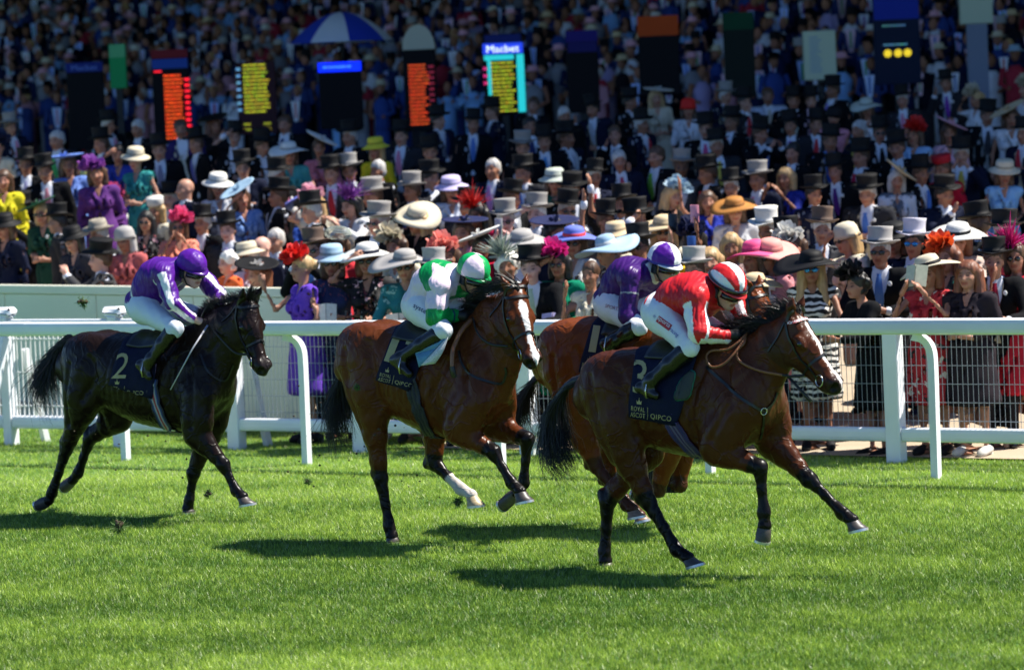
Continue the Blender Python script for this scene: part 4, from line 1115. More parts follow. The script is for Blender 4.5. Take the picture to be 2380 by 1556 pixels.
    o = obj('silks_jacket', mesh_np('silks_jacket', V, Q, C), M_silk, root)
    H.silk_bv = bvh(V, Q)
    # breeches
    S = Sdf(lo, hi, .0085); limbs(S, .006, arms=False, torso=False); S.cap(P['pelvis'], P['waist'], .122, .10, .155, .135, k=.05)
    for q in ('', 'far_'): S.cap(P[q + 'knee'], P[q + 'knee'] * .8 + P[q + 'ankle'] * .2, .060, .054, k=.02)
    V, Q = S.net(2); N = normals(V, Q); kn = np.minimum(np.linalg.norm(V - P['knee'], axis=1), np.linalg.norm(V - P['far_knee'], axis=1))
    V = V + N * ((.0035 + .004 * np.exp(-(kn / .16) ** 2)) * vnoise(V * [1, 1, 1], 48, 41))[:, None]
    o = obj('breeches', mesh_np('breeches', V, Q), breech or M_white, root); H.breech_bv = bvh(V, Q)
    # boots
    for q in ('', 'far_'):
        p = np.array([P[q + k] for k in ('knee', 'ankle', 'toe', 'heel')]); S = Sdf(p.min(0) - .14, p.max(0) + .14, .0075)
        kn, an, to, he = p; top = kn * .86 + an * .14
        S.cap(top, kn * .5 + an * .5, .066, .058, k=.02); S.cap(kn * .5 + an * .5, an, .058, .042, k=.02); S.cap(an, he, .040, .032, k=.03); S.cap(he, to, .038, .030, k=.02); S.cap(an, to * .6 + he * .4, .040, .034, k=.03)
        S.cut(kn * .95 + an * .05, kn - an)
        V, Q = S.net(2); obj('boot', mesh_np('boot', V, Q), M_boot, root)
    # helmet with its silk cover, peak, chin strap, goggles
    S = Sdf(Hd.o - .24, Hd.o + .24, .0065)
    S.ell(Hd(-.018, 0, .058), (.134, .108, .112), Hd.R, k=.01); S.ell(Hd(-.03, 0, .02), (.118, .100, .08), Hd.R, k=.03)
    c0 = Hd(0, 0, .022); S.cut(c0, Hd.R @ np.array([.0, 0, -1.0]))
    V, Q = S.net(2); hv = (V - Hd.o) @ Hd.R; C = cap_fn(hv)
    N = normals(V, Q); V = V + N * (.0018 * vnoise(V, 90, 51))[:, None]
    he = obj('helmet', mesh_np('helmet', V, Q, C), M_silk, root)
    pk = MB(); a = np.linspace(-1.15, 1.15, 17); I = [Hd(.105 * math.cos(t) - .012, .104 * math.sin(t), .030) for t in a]; O = [Hd(.105 * math.cos(t) + .062 * math.cos(t * 1.25) - .012, .108 * math.sin(t), .026 - .012 * math.cos(t)) for t in a]
    pk.strip(I, O); pk.build('peak', mat('helmet_peak', src='obj', rough=.35), he, color=J.get('peak', (.4, .02, .02))); pkm = he.children[0].modifiers.new('t', 'SOLIDIFY'); pkm.thickness = .006
    g = MB(); a = np.linspace(-1.25, 1.25, 21)
    for zz, rr in ((.016, .0),): 
        A = np.array([Hd(.116 * math.cos(t), .088 * math.sin(t), .028) for t in a]); B = np.array([Hd(.118 * math.cos(t) + .004, .088 * math.sin(t), .005) for t in a]); D = np.array([Hd(.108 * math.cos(t), .086 * math.sin(t), -.024) for t in a])
        g.strip(A, B); g.strip(B, D)
    go = g.build('goggles', M_lens, root); go.modifiers.new('t', 'SOLIDIFY').thickness = .008
    for q in (-1, 1): MB().tube([Hd(-.0, .092 * q, .02), Hd(.005, .086 * q, -.03), Hd(.035, .062 * q, -.09), Hd(.06, .0, -.116)], .006, 6, flat=(Hd.R[:, 0], .7)).build('chin_strap', M_black, he)
    MB().box(Hd(-.012, -.088, -.018), (.028, .008, .032), Hd.R, bev=.006).build('ear_guard', M_black, he); MB().box(Hd(-.012, .088, -.018), (.028, .008, .032), Hd.R, bev=.006).build('ear_guard', M_black, he)
    if cup:   # second goggles pushed up over the helmet
        g = MB(); a = np.linspace(-2.7, 2.7, 40); A = np.array([Hd(.138 * math.cos(t) - .016, .112 * math.sin(t), .066 - .006 * math.cos(t)) for t in a]); B = np.array([Hd(.140 * math.cos(t) - .016, .114 * math.sin(t), .036 - .004 * math.cos(t)) for t in a]); g.strip(A, B); k = g.build('raised_goggles', M_lens, he); k.modifiers.new('t', 'SOLIDIFY').thickness = .01
    # gloves
    if glove is not None:
        for q in ('', 'far_'):
            w0, h0 = P[q + 'wrist'], P[q + 'hand']; d = h0 - w0; d /= np.linalg.norm(d) + 1e-9; R = rot_to(d, (0, 0, 1)); S = Sdf(np.minimum(w0, h0) - .12, np.maximum(w0, h0) + .12, .005)
            S.cap(w0, h0, .034, .037, k=.02)
            for i, ln in enumerate((.036, .042, .040, .032)):
                a_ = h0 + R @ np.array([.012, 0, .030 - i * .020]); b_ = a_ + R @ np.array([ln * .7, .012, -.012]); c_ = b_ + R @ np.array([-.012, (.028 if q == '' else -.028), -.016]); S.cap(a_, b_, .0125, .012, k=.006); S.cap(b_, c_, .012, .0105, k=.006)
            t0 = w0 * .4 + h0 * .6 + R @ np.array([0, .02 if q == '' else -.02, .014]); S.cap(t0, t0 + R @ np.array([.035, .010, .022]), .014, .011, k=.008)
            V, Q = S.net(1); obj('glove', mesh_np('glove', V, Q), glove, root)
    H.P_j = P
    # stirrup irons
    to, he_ = P['toe'], P['heel']; c = to * .62 + he_ * .38; u = np.array([0, 0, 1.0]); l = np.array([0, 1.0, 0])
    for cc in (c, mir(c)):
        MB().tube([cc + l * .05 - u * .03, cc + l * .052 + u * .02, cc + l * .03 + u * .075, cc + u * .095, cc - l * .03 + u * .075, cc - l * .052 + u * .02, cc - l * .05 - u * .03, cc + l * .05 - u * .03], .005, 6).build('stirrup_iron', M_brass, H.root)
        MB().tube([cc + u * .095, cc * .5 + u * .1 * .5 + np.array([P['knee'][0] - .02, cc[1] * .75, H.zc + .42]) * .5, np.array([P['knee'][0] - .02, cc[1] * .55, H.zc + .46])], .008, 5).build('stirrup_leather', M_leather, H.root)
    return root
for H in (h3, h17, h2, h10):
    H.zc = H.T[18][0][2]
def disp(z, x, y): return z(x, y)
def vec(z, a, b): p, q = z(*a), z(*b); return (q[0] - p[0], q[1] - p[1])
# ---------------------------------------------------------------- tack of the leader
cloth(h3, (zC(538, 552), zC(820, 520), zC(510, 830), zC(715, 868)), '3', (z8(118, 985), vec(z8, (118, 985), (290, 985)), vec(z8, (118, 985), (118, 590))), z8(100, 1268), vec(z8, (100, 1268), (500, 1330)), vec(z8, (100, 1268), (104, 1115)))
saddle(h3, h3.P(zC(740, 520))[0], M_leather)
patch(h3, 'saddle_flap', [z8(830, 720), z8(872, 745), z8(830, 920), z8(800, 1010), z8(725, 1058), z8(640, 1052), z8(650, 950), z8(700, 830)], mat('dark_green_flap', (.016, .022, .022), .6), rim=mat('green_piping', (.0, .16, .10), .45))
PU, BL_, WH = (.035, .014, .085), (.010, .014, .10), (.10, .08, .15)
girth(h3, [zC(700, 850), z1(1010, 60), z1(1110, 210), z1(1200, 310), z1(1250, 365)], .105, [PU, BL_, PU, WH, PU, WH, PU, BL_, PU])
br3 = bridle(h3, M_check)
h3.strap_px('breastplate', [zD(640, 985), zD(760, 1090), zD(900, 1220), zD(1040, 1310), zD(1080, 1330)], .018, M_leather)
h3.strap_px('breastplate', [zD(1085, 1330), zD(1150, 1270), zD(1190, 1180)], .018, M_leather)
c3, n3 = h3.cast_px(zD(1080, 1328), .012); h3.ring('breast_ring', c3, .022, M_brass, None, n3)
h3.strap_px('breastplate', [zD(1080, 1340), zD(1082, 1420), zD(1060, 1540)], .016, M_leather)
rein(h3, 'rein', [(zD(945, 740), -.05), (zD(935, 800), -.10), (zD(880, 860), -.14), (zD(900, 940), -.17), (zD(1040, 1010), -.17), (zD(1230, 1050), -.15)], M_tan)
rein(h3, 'rein', [(zD(1230, 1050), -.15), (zD(1320, 1060), -.12), (zD(1400, 1052), -.10)], M_leather)
rein(h3, 'rein', [(zD(950, 730), -.05), (zD(880, 800), -.12), (zD(800, 850), -.15), (zD(680, 860), -.17), (zD(640, 910), -.20), (zD(680, 985), -.22), (zD(780, 960), -.21), (zD(880, 850), -.15), (zD(960, 720), -.03)], M_tan, .008)
rein(h3, 'rein', [(zD(980, 730), .04), (zD(1060, 760), .10), (zD(1260, 900), .12), (zD(1400, 1000), .10)], M_leather)
h3.mane([h3.N[0][0] + [0, 0, h3.N[0][1] * .97], h3.N[6][0] + np.array([-.3, 0, .95]) * h3.N[6][1], h3.N[13][0] + np.array([-.5, 0, .87]) * h3.N[13][1], h3.H(-.01, 0, .04)], M_hair, 1000, (.10, .24), (-.8, .12, .30))
h3.mane([h3.H(-.03, 0, .04), h3.H(.03, 0, .05)], M_hair, 90, (.08, .16), (-.5, .1, .5), 8, name='forelock')
# ---------------------------------------------------------------- tack of the second horse
zK = zm(900, 840, 5.985)
cloth(h17, (zB(398, 460), zB(590, 455), zB(311, 700), zB(470, 752)), '17', (zK(365, 370), vec(zK, (365, 370), (760, 470)), vec(zK, (365, 370), (500, 30))), zK(290, 668), vec(zK, (290, 668), (700, 765)), vec(zK, (290, 668), (325, 528)))
saddle(h17, h17.P(zB(560, 450))[0], M_leather)
girth(h17, [zB(470, 640), zB(480, 740), zB(510, 850), zB(560, 955)], .10, [(.006, .008, .02)] * 3)
M_pad = mat('pale_blue_pad', (.10, .25, .36), .7, noise=(50, .15)); M_padw = mat('white_net_pad', (.5, .52, .55), .7, noise=(160, .4))
br17 = bridle(h17)
h17.strap_px('breastplate', [z5(400, 990), z5(440, 1150), z5(560, 1280), z5(740, 1345), z5(890, 1365), z5(940, 1250), z5(930, 1180)], .016, M_leather)
rein(h17, 'rein', [(z5(560, 600), -.07), (z5(590, 740), -.14), (z5(660, 850), -.17), (z5(780, 920), -.17), (z5(960, 940), -.14)], M_leather)
rein(h17, 'rein', [(z5(540, 640), -.08), (z5(430, 760), -.18), (z5(360, 900), -.24), (z5(325, 1010), -.28), (z5(320, 1180), -.30)], M_tan, .020)
rein(h17, 'rein', [(z5(320, 1170), -.30), (z5(330, 1230), -.30), (z5(350, 1290), -.29)], M_leather, .024)
h17.mane([h17.N[0][0] + [0, 0, h17.N[0][1] * .97], h17.N[6][0] + np.array([-.3, 0, .95]) * h17.N[6][1], h17.N[13][0] + np.array([-.5, 0, .87]) * h17.N[13][1], h17.H(-.01, 0, .04)], M_hair, 1000, (.08, .19), (-.9, .0, .15), 12)
h17.mane([h17.H(-.04, 0, .04), h17.H(.02, 0, .05)], M_hair, 110, (.10, .22), (-.8, -.2, .3), 13, name='forelock')
# folded-out saddle pad
A = smooth_path([h17.P(zB(488, 512), -.28), h17.P(zB(560, 503), -.27), h17.P(zB(650, 490), -.26)], 9); B = smooth_path([h17.P(zB(510, 640), -.34), h17.P(zB(520, 630), -.34), h17.P(zB(540, 612), -.335)], 9)
m_ = MB(); m_.strip(A, A * .5 + B * .5 + np.array([0, -.012, 0])); m_.strip(A * .5 + B * .5 + np.array([0, -.012, 0]), B); o = m_.build('saddle_pad', M_pad, h17.root); o.modifiers.new('t', 'SOLIDIFY').thickness = .008
C = smooth_path([h17.P(zB(650, 490), -.262), h17.P(zB(620, 570), -.30), h17.P(zB(585, 622), -.31)], 9); D = smooth_path([h17.P(zB(645, 495), -.265), h17.P(zB(575, 570), -.325), h17.P(zB(515, 632), -.345)], 9)
o = MB().strip(C, D).build('saddle_pad_lining', M_padw, h17.root); o.modifiers.new('t', 'SOLIDIFY').thickness = .006
# ---------------------------------------------------------------- tack of the rear horse
cloth(h2, (zA(615, 590), zA(800, 585), zA(548, 800), zA(765, 868)), '2', (zA(560, 768), vec(zA, (560, 768), (628, 768)), vec(zA, (560, 768), (590, 645))), zA(555, 850), vec(zA, (555, 850), (690, 855)), vec(zA, (555, 850), (558, 800)))
saddle(h2, h2.P(zA(800, 560))[0], M_leather)
RD = (.35, .03, .03); W2 = (.3, .3, .35); B2 = (.015, .04, .16)
girth(h2, [zA(765, 770), z4(1240, 160), z4(1290, 310), z4(1340, 430), z4(1385, 500)], .10, [(.01, .01, .03), B2, W2, RD, W2, B2, (.01, .01, .03)])
bridle(h2)
rein(h2, 'rein', [(zA(1045, 500), -.06), (zA(1090, 560), -.13), (zA(1170, 640), -.14), (zA(1240, 650), -.11)], M_leather)
rein(h2, 'rein', [(zA(1000, 470), -.05), (zA(1030, 410), -.03), (zA(1065, 405), .02), (zA(1075, 450), .05)], M_leather)
h2.strap_px('breastplate', [zA(1000, 650), zA(1040, 740), zA(1120, 780), zA(1165, 700)], .014, M_leather)
h2.mane([h2.N[0][0] + [0, 0, h2.N[0][1] * .97], h2.N[6][0] + np.array([-.3, 0, .95]) * h2.N[6][1], h2.N[13][0] + np.array([-.5, 0, .87]) * h2.N[13][1], h2.H(-.01, 0, .04)], M_hair, 1000, (.05, .12), (-.6, .1, .45), 22)
h2.mane([h2.H(-.03, 0, .05), h2.H(.03, 0, .06)], M_hair, 110, (.06, .12), (.3, .05, .5), 23, name='forelock')
# ---------------------------------------------------------------- tack of number 10
cloth(h10, (z7(335, 955), z7(700, 940), z7(200, 1430), z7(470, 1520)), '10', (z7(300, 1225), vec(z7, (300, 1225), (560, 1260)), vec(z7, (300, 1225), (350, 960))), z7(225, 1430), vec(z7, (225, 1430), (500, 1500)), vec(z7, (225, 1430), (245, 1320)))
saddle(h10, h10.P(z7(800, 930))[0], M_leather)
girth(h10, [(1480, 890), (1490, 950), (1505, 1000)], .10, [(.02, .02, .05)] * 3)
bridle(h10)
h10.mane([h10.N[0][0] + [0, 0, h10.N[0][1] * .97], h10.N[6][0] + np.array([-.3, 0, .95]) * h10.N[6][1], h10.H(-.01, 0, .04)], M_hairb, 600, (.08, .16), (-.8, 0, .25), 32)
rein(h10, 'rein', [(z7(930, 900), -.06), (z7(1100, 900), -.14), (z7(1400, 960), -.1)], M_leather)

# ---------------------------------------------------------------- riders
def arm_angle(V, N, a, b, ref):
    ax = (b - a) / np.linalg.norm(b - a); r = np.asarray(ref, float); r = r - ax * (r @ ax); r /= np.linalg.norm(r); s_ = np.cross(ax, r)
    t = np.clip((V - a) @ ax / np.linalg.norm(b - a), 0, 1); q = V - a - np.outer(t, b - a); return np.arctan2(q @ s_, q @ r)
RED, WHT = np.array((.55, .012, .016)), np.array((.80, .79, .80))
def silk3(V, N, P, arm):
    C = np.tile(RED, (len(V), 1))
    for q in ('', 'far_'):
        d1, t1, d2, t2 = arm[q]; sg = -1 if q == '' else 1
        on1 = (d1 < .085) & (t1 > .03) & (d1 <= d2 + .02); on2 = (d2 < .08) & (d2 < d1)
        a1 = arm_angle(V, N, P[q + 'shoulder'], P[q + 'elbow'], (-.5, sg * .9, .2)); a2 = arm_angle(V, N, P[q + 'elbow'], P[q + 'wrist'], (-.1, sg * .5, -.9))
        C[on1 & (np.abs(a1) < .62)] = WHT; C[on2 & (np.abs(a2) < .85)] = WHT
        C[on1 & (np.abs(np.abs(a1) - 2.4) < .45)] = WHT
    return C
def cap3(h):
    st = np.abs(h[:, 1]) * 1.0; a = np.arctan2(h[:, 1], h[:, 2] - .0)
    k = np.floor((a / np.pi + .5) * 7.0 + .0).astype(int) % 2; C = np.where(k[:, None] == 1, np.array([WHT]), np.array([RED * 1.15])); C[h[:, 2] < .052] = (.012, .012, .013); return C
jockey(h3, 'jockey', 'jockey in red silks with white sleeve stripes and a red and white striped cap', dict(
    pelvis=zD(300, 560), waist=zD(420, 500), chest=zD(590, 440), neck=zD(690, 385), head=zD(802, 385), hip=zD(310, 600), shoulder=zD(560, 455), elbow=zD(575, 720), wrist=zD(800, 745), hand=zD(875, 735),
    far_elbow=zD(905, 620), far_wrist=zD(985, 690), far_hand=zD(1010, 720), knee=zD(515, 835), ankle=z8(330, 830), toe=z8(385, 1010), heel=z8(200, 915), face_down=30, face_yaw=14, peak=(.55, .03, .03)), silk3, cap3, M_black, (.62, .38, .29), cup=True)
V2, F2 = quad_print(7); rb = z8(392, 105); bo = h3.body.parent
j3 = [o for o in bpy.data.objects if o.name == 'jockey'][0]; br = [o for o in j3.children if o.name.startswith('breeches')][0]
M_redp = mat('red_print', (.42, .006, .014), .5); M_whp = mat('white_print', (.8, .8, .8), .5); M_blup = mat('blue_print', (.02, .035, .30), .5)
ex = vec(z8, (388, 112), (548, 230)); ey = vec(z8, (388, 112), (428, 42))
decal(h3, 'sponsor_panel', V2, F2, z8(388, 112), ex, ey, h3.breech_bv, M_redp, br, .003)
def tdec(H, body, o, ex, ey, bv, m, par, off): V2, F2 = text_mesh(body); decal(H, 'lettering', V2, F2, o, ex, ey, bv, m, par, off)
tdec(h3, 'sports', z8(402, 98), vec(z8, (402, 98), (545, 205)), vec(z8, (402, 98), (430, 52)), h3.breech_bv, M_whp, br, .006)
tdec(h3, 'racing', z8(545, 232), vec(z8, (545, 232), (640, 318)), vec(z8, (545, 232), (580, 188)), h3.breech_bv, M_blup, br, .005)
tdec(h3, 'sky', z8(345, 62), vec(z8, (345, 62), (372, 82)), vec(z8, (345, 62), (376, 22)), h3.breech_bv, M_blup, br, .005)

GRN, PNK = np.array((.0, .26, .06)), np.array((.74, .60, .69))
def silk17(V, N, P, arm):
    C = np.tile(PNK, (len(V), 1)); ax = P['chest'] - P['waist']; ax /= np.linalg.norm(ax)
    u = (V - P['chest']) @ ax
    C[(u > -.02) & (u < .085)] = GRN; C[(u >= .085) & (u < .15) & (np.abs(V[:, 1]) < .08)] = GRN
    for q in ('', 'far_'):
        d1, t1, d2, t2 = arm[q]; C[(d1 < .085) & (t1 > .06) & (d1 < d2)] = PNK; C[(d2 < .085) & (d2 <= d1 + .012)] = GRN; C[(d1 < .085) & (t1 > .78)] = GRN
        C[(d2 < .07) & (t2 > .74) & (t2 < .82)] = (.01, .02, .10)
    return C
def cap17(h):
    k = ((h[:, 0] > -.01).astype(int) + (h[:, 1] > 0).astype(int)) % 2; C = np.where(k[:, None] == 1, np.array([PNK * 1.05]), np.array([GRN * 1.2])); return C
jockey(h17, 'jockey', 'jockey in pale pink and green silks with a quartered pink and green cap', dict(
    pelvis=zB(520, 345), waist=zB(560, 300), chest=zB(615, 240), neck=zB(675, 205), head=zB(768, 215), hip=zB(530, 370), shoulder=zB(600, 265), elbow=zB(585, 405), wrist=zB(680, 393), hand=zB(722, 398),
    knee=zB(625, 470), ankle=zK(600, 330), toe=zK(740, 560), heel=zK(520, 360), face_down=20, face_yaw=16, peak=(.0, .30, .08)), silk17, cap17, M_black, (.50, .26, .17))
j17 = [o for o in bpy.data.objects if o.name == 'jockey.001'][0]; br = [o for o in j17.children if o.name.startswith('breeches')][0]
tdec(h17, 'system', zB(478, 362), vec(zB, (478, 362), (560, 408)), vec(zB, (478, 362), (486, 340)), h17.breech_bv, mat('navy_print', (.01, .015, .10), .5), br, .005)

PUR = np.array((.070, .006, .21))
def silk2(V, N, P, arm):
    C = np.tile(PUR, (len(V), 1)); ax = P['chest'] - P['waist']; ax /= np.linalg.norm(ax); u = (V - P['waist']) @ ax
    C[np.abs(u + .02 - .5 * (V[:, 1] + .1)) < .010] = WHT * .9; C[(np.abs(V[:, 1]) < .010) & (N[:, 0] > .2)] = WHT * .9
    for q in ('', 'far_'):
        d1, t1, d2, t2 = arm[q]; sg = -1 if q == '' else 1; on1 = (d1 < .088) & (t1 > .02); on2 = (d2 < .08) & (d2 < d1)
        a1 = arm_angle(V, N, P[q + 'shoulder'], P[q + 'elbow'], (.3, sg * .9, .2)); a2 = arm_angle(V, N, P[q + 'elbow'], P[q + 'wrist'], (-.1, sg * .9, .5))
        C[on1 & (np.abs(a1 + .2) < .42)] = WHT; C[on2 & (np.abs(a2) < .45)] = WHT; C[on1 & (np.abs(a1 - 1.5) < .35)] = WHT; C[on1 & (t1 < .10) & (np.abs(a1) < 1.6)] = WHT; C[on2 & (np.abs(a2 + 1.5) < .3)] = WHT
    return C
def cap2(h):
    C = np.tile(PUR * 1.25, (len(h), 1)); C[h[:, 2] < .036] = PUR * .9; return C
jockey(h2, 'jockey', 'jockey in purple silks with white striped sleeves and a plain purple cap, holding a whip', dict(
    pelvis=zA(715, 400), waist=zA(755, 345), chest=zA(825, 265), neck=zA(880, 220), head=zA(958, 235), hip=zA(720, 425), shoulder=zA(815, 250), elbow=zA(858, 395), wrist=zA(955, 470), hand=zA(1010, 490),
    far_elbow=zA(1095, 350), far_wrist=zA(1095, 420), far_hand=zA(1085, 455), knee=zA(870, 520), ankle=zA(755, 670), toe=zA(745, 760), heel=zA(700, 700), face_down=18, face_yaw=12, peak=tuple(PUR * .9)), silk2, cap2, None, (.66, .40, .32), breech=mat('blue_white_breeches', (.62, .67, .76), .55, bump=(22, .4, .01)))
MB().tube([h2.P(zA(1035, 505), -.10), h2.P(zA(960, 620), -.27), h2.P(zA(850, 825), -.34)], [.008, .006, .004], 6).build('riding_whip', M_grey, label='thin riding whip held by the rear purple jockey', cat='whip').matrix_world = h2.root.matrix_basis
def silk10(V, N, P, arm):
    C = np.tile(PUR * np.array([.6, .7, .55]), (len(V), 1)); C[(np.linalg.norm(V - P['neck'], axis=1) < .10) & (N[:, 0] > .3)] = WHT * .85
    for q in ('', 'far_'):
        d1, t1, d2, t2 = arm[q]; C[(d1 < .085) & (np.abs(t1 - .42) < .02)] = WHT * .5
    return C
def cap10(h):
    a = np.arctan2(h[:, 1], h[:, 0] + .018); k = np.floor((a + np.pi * 2 + 1.71) / (np.pi / 2)).astype(int) % 2; C = np.where(k[:, None] == 1, np.array([WHT]), np.array([PUR * 1.2])); C[h[:, 2] < .045] = (.05, .05, .30); return C
jockey(h10, 'jockey', 'jockey in plain deep purple silks with a purple and white quartered cap', dict(
    pelvis=z7(540, 720), waist=z7(630, 610), chest=z7(790, 480), neck=z7(920, 400), head=z7(1075, 350), hip=z7(550, 770), shoulder=z7(720, 470), elbow=z7(690, 860), wrist=z7(890, 900), hand=z7(960, 890),
    knee=z7(800, 970), ankle=z7(560, 1110), toe=z7(520, 1230), heel=z7(460, 1140), face_down=16, face_yaw=16, peak=(.70, .70, .72)), silk10, cap10, M_black, (.55, .32, .24))
j10 = [o for o in bpy.data.objects if o.name == 'jockey.003'][0]; br = [o for o in j10.children if o.name.startswith('breeches')][0]
tdec(h10, 'SPORTS', z7(462, 768), vec(z7, (462, 768), (610, 810)), vec(z7, (462, 768), (474, 736)), h10.breech_bv, mat('maroon_print', (.25, .03, .05), .5), br, .005)

MB().tube([h3.P(zD(1262, 1045), -.10), h3.P(zD(1350, 1140), -.11), h3.P(zD(1452, 1252), -.12)], [.009, .009, .012], 6).build('riding_whip', M_leather, label='short black riding whip hanging below the leading horse neck', cat='whip').matrix_world = h3.root.matrix_basis
# ================================================================== people in the crowd
M_cloth = mat('suit_cloth', src='obj', rough=.85, spec=.12, noise=(8, .10), bump=(17, .35, .012))
M_hairp = mat('hair', src='obj', rough=.5, noise=(40, .35, (1, 1, .2)), bump=(70, .6, .006, (1, 1, .15)))
M_hat = mat('hat_felt', src='obj', rough=.65, spec=.2, noise=(25, .07))
M_feather = mat('feather', src='obj', rough=.6, noise=(20, .15), trans=.3)
M_mirror = mat('blue_mirror_lens', (.02, .22, .55), .12, spec=.9, metal=.6)
M_phone = mat('phone_case', src='obj', rough=.25)
M_paper = mat('paper', src='obj', rough=.8, noise=(30, .12))
def pattern_mat(name, base, spots, scale, thr=.35, stripes=False):
    m = bpy.data.materials.new(name); m.use_nodes = True; t = m.node_tree; N = t.nodes; L = t.links; bs = N['Principled BSDF']; bs.inputs['Roughness'].default_value = .8
    tc = N.new('ShaderNodeTexCoord').outputs['Object']
    if stripes:
        w_ = N.new('ShaderNodeTexWave'); w_.bands_direction = 'Z'; w_.inputs['Scale'].default_value = scale; w_.inputs['Distortion'].default_value = 3.5; w_.inputs['Detail'].default_value = 1; w_.inputs['Detail Scale'].default_value = 2; L.new(tc, w_.inputs[0]); fac = w_.outputs['Fac']
        r = N.new('ShaderNodeValToRGB'); r.color_ramp.interpolation = 'CONSTANT'; e = r.color_ramp.elements; e[0].color = (*base, 1); e[1].position = .5; e[1].color = (*spots[0], 1); L.new(fac, r.inputs[0]); L.new(r.outputs[0], bs.inputs[0]); return m
    v = N.new('ShaderNodeTexVoronoi'); v.inputs['Scale'].default_value = scale; nz = N.new('ShaderNodeTexNoise'); nz.inputs['Scale'].default_value = scale * 1.2; L.new(tc, nz.inputs['Vector'])
    mx = N.new('ShaderNodeMix'); mx.data_type = 'RGBA'; mx.inputs[0].default_value = .12; L.new(tc, mx.inputs[6]); L.new(nz.outputs['Color'], mx.inputs[7]); L.new(mx.outputs[2], v.inputs['Vector'])
    cr = N.new('ShaderNodeValToRGB'); cr.color_ramp.interpolation = 'CONSTANT'; e = cr.color_ramp.elements; e[0].color = (*spots[0], 1); e[1].position = 1 / len(spots); e[1].color = (*spots[-1], 1)
    if len(spots) > 2: k = e.new(.66); k.color = (*spots[1], 1)
    sp = N.new('ShaderNodeSeparateColor'); L.new(v.outputs['Color'], sp.inputs[0]); L.new(sp.outputs[0], cr.inputs[0])
    lt = N.new('ShaderNodeMath'); lt.operation = 'LESS_THAN'; lt.inputs[1].default_value = thr; L.new(v.outputs['Distance'], lt.inputs[0])
    m2 = N.new('ShaderNodeMix'); m2.data_type = 'RGBA'; m2.inputs[6].default_value = (*base, 1); L.new(lt.outputs[0], m2.inputs[0]); L.new(cr.outputs[0], m2.inputs[7]); L.new(m2.outputs[2], bs.inputs[0]); return m
PAT = {
    'floral_black': pattern_mat('black_floral', (.005, .005, .007), [(.6, .35, .38), (.6, .55, .5), (.25, .05, .06)], 17, .30),
    'floral_red': pattern_mat('red_floral', (.40, .012, .02), [(.62, .56, .48), (.02, .01, .01), (.62, .56, .48)], 13, .33),
    'leaf': pattern_mat('black_white_leaf', (.005, .005, .006), [(.65, .64, .60)], 22, .40),
    'stripe': pattern_mat('black_white_stripe', (.005, .005, .006), [(.70, .68, .64)], 5.5, stripes=True),
    'navy_dot': pattern_mat('navy_print', (.02, .03, .10), [(.35, .1, .1), (.3, .35, .5)], 22, .25),
    'teal_dot': pattern_mat('teal_print', (.01, .17, .17), [(.25, .45, .38), (.02, .08, .06)], 16, .35),
    'blue_dot': pattern_mat('pale_blue_print', (.10, .20, .46), [(.3, .45, .7)], 26, .3),
    'black_dot': pattern_mat('black_spot_print', (.004, .004, .005), [(.35, .02, .03), (.02, .20, .14)], 15, .22),
    'green_white': pattern_mat('white_green_print', (.62, .64, .58), [(.08, .36, .12)], 9, .33),
}
# ------------------------------------------------------------------ pose library (local: x forward, y left, z up, metres)
def arms(name, fem):
    s_ = .165 if fem else .188
    D = dict(down=[(-.03, .245, 1.15), (.05, .25, .92), (.075, .245, .85)], clasp=[(-.03, .26, 1.17), (.20, .10, 1.09), (.25, .045, 1.11)], fold=[(.05, .265, 1.17), (.18, .05, 1.20), (.19, -.05, 1.21)],
             phone2=[(.20, .24, 1.28), (.33, .095, 1.49), (.35, .05, 1.56)], raise1=[(.10, .33, 1.60), (.13, .30, 1.85), (.14, .30, 1.93)], shade=[(.13, .33, 1.48), (.15, .13, 1.66), (.14, .065, 1.70)], up1=[(.20, .24, 1.26), (.34, .14, 1.48), (.36, .11, 1.56)],
             lean=[(.20, .28, 1.16), (.40, .13, 1.15), (.45, .06, 1.16)])
    P = {'down': ('down', 'down'), 'clasp': ('clasp', 'clasp'), 'fold': ('fold', 'fold'), 'phone2': ('phone2', 'phone2'), 'phone1': ('clasp', 'up1'), 'raise': ('down', 'raise1'), 'shade': ('clasp', 'shade'), 'lean': ('lean', 'lean'), 'leanphone': ('lean', 'up1')}[name]
    out = []
    for q, k in zip((1, -1), P):
        e, w_, h = [np.array(v) * [1, q, 1] for v in D[k]]
        if fem: e[1] *= .93
        out.append((np.array([0, s_ * q, 1.43]), e, w_, h))
    return out
def decimate(V, Q, cell, keep):
    "vertex clustering outside keep"
    key = np.floor(V / cell).astype(np.int64); h = (key[:, 0] * 73856093) ^ (key[:, 1] * 19349663) ^ (key[:, 2] * 83492791); h = np.where(keep, np.arange(len(V)) + (1 << 50), h)
    _, inv = np.unique(h, return_inverse=True); n = inv.max() + 1; c = np.bincount(inv, minlength=n)
    W = np.stack([np.bincount(inv, V[:, i], n) for i in range(3)], 1) / c[:, None]; q = inv[Q]
    T = np.concatenate([q[:, [0, 1, 2]], q[:, [0, 2, 3]]]); T = T[(T[:, 0] != T[:, 1]) & (T[:, 1] != T[:, 2]) & (T[:, 0] != T[:, 2])]
    return W, T, inv
PROTO = {}
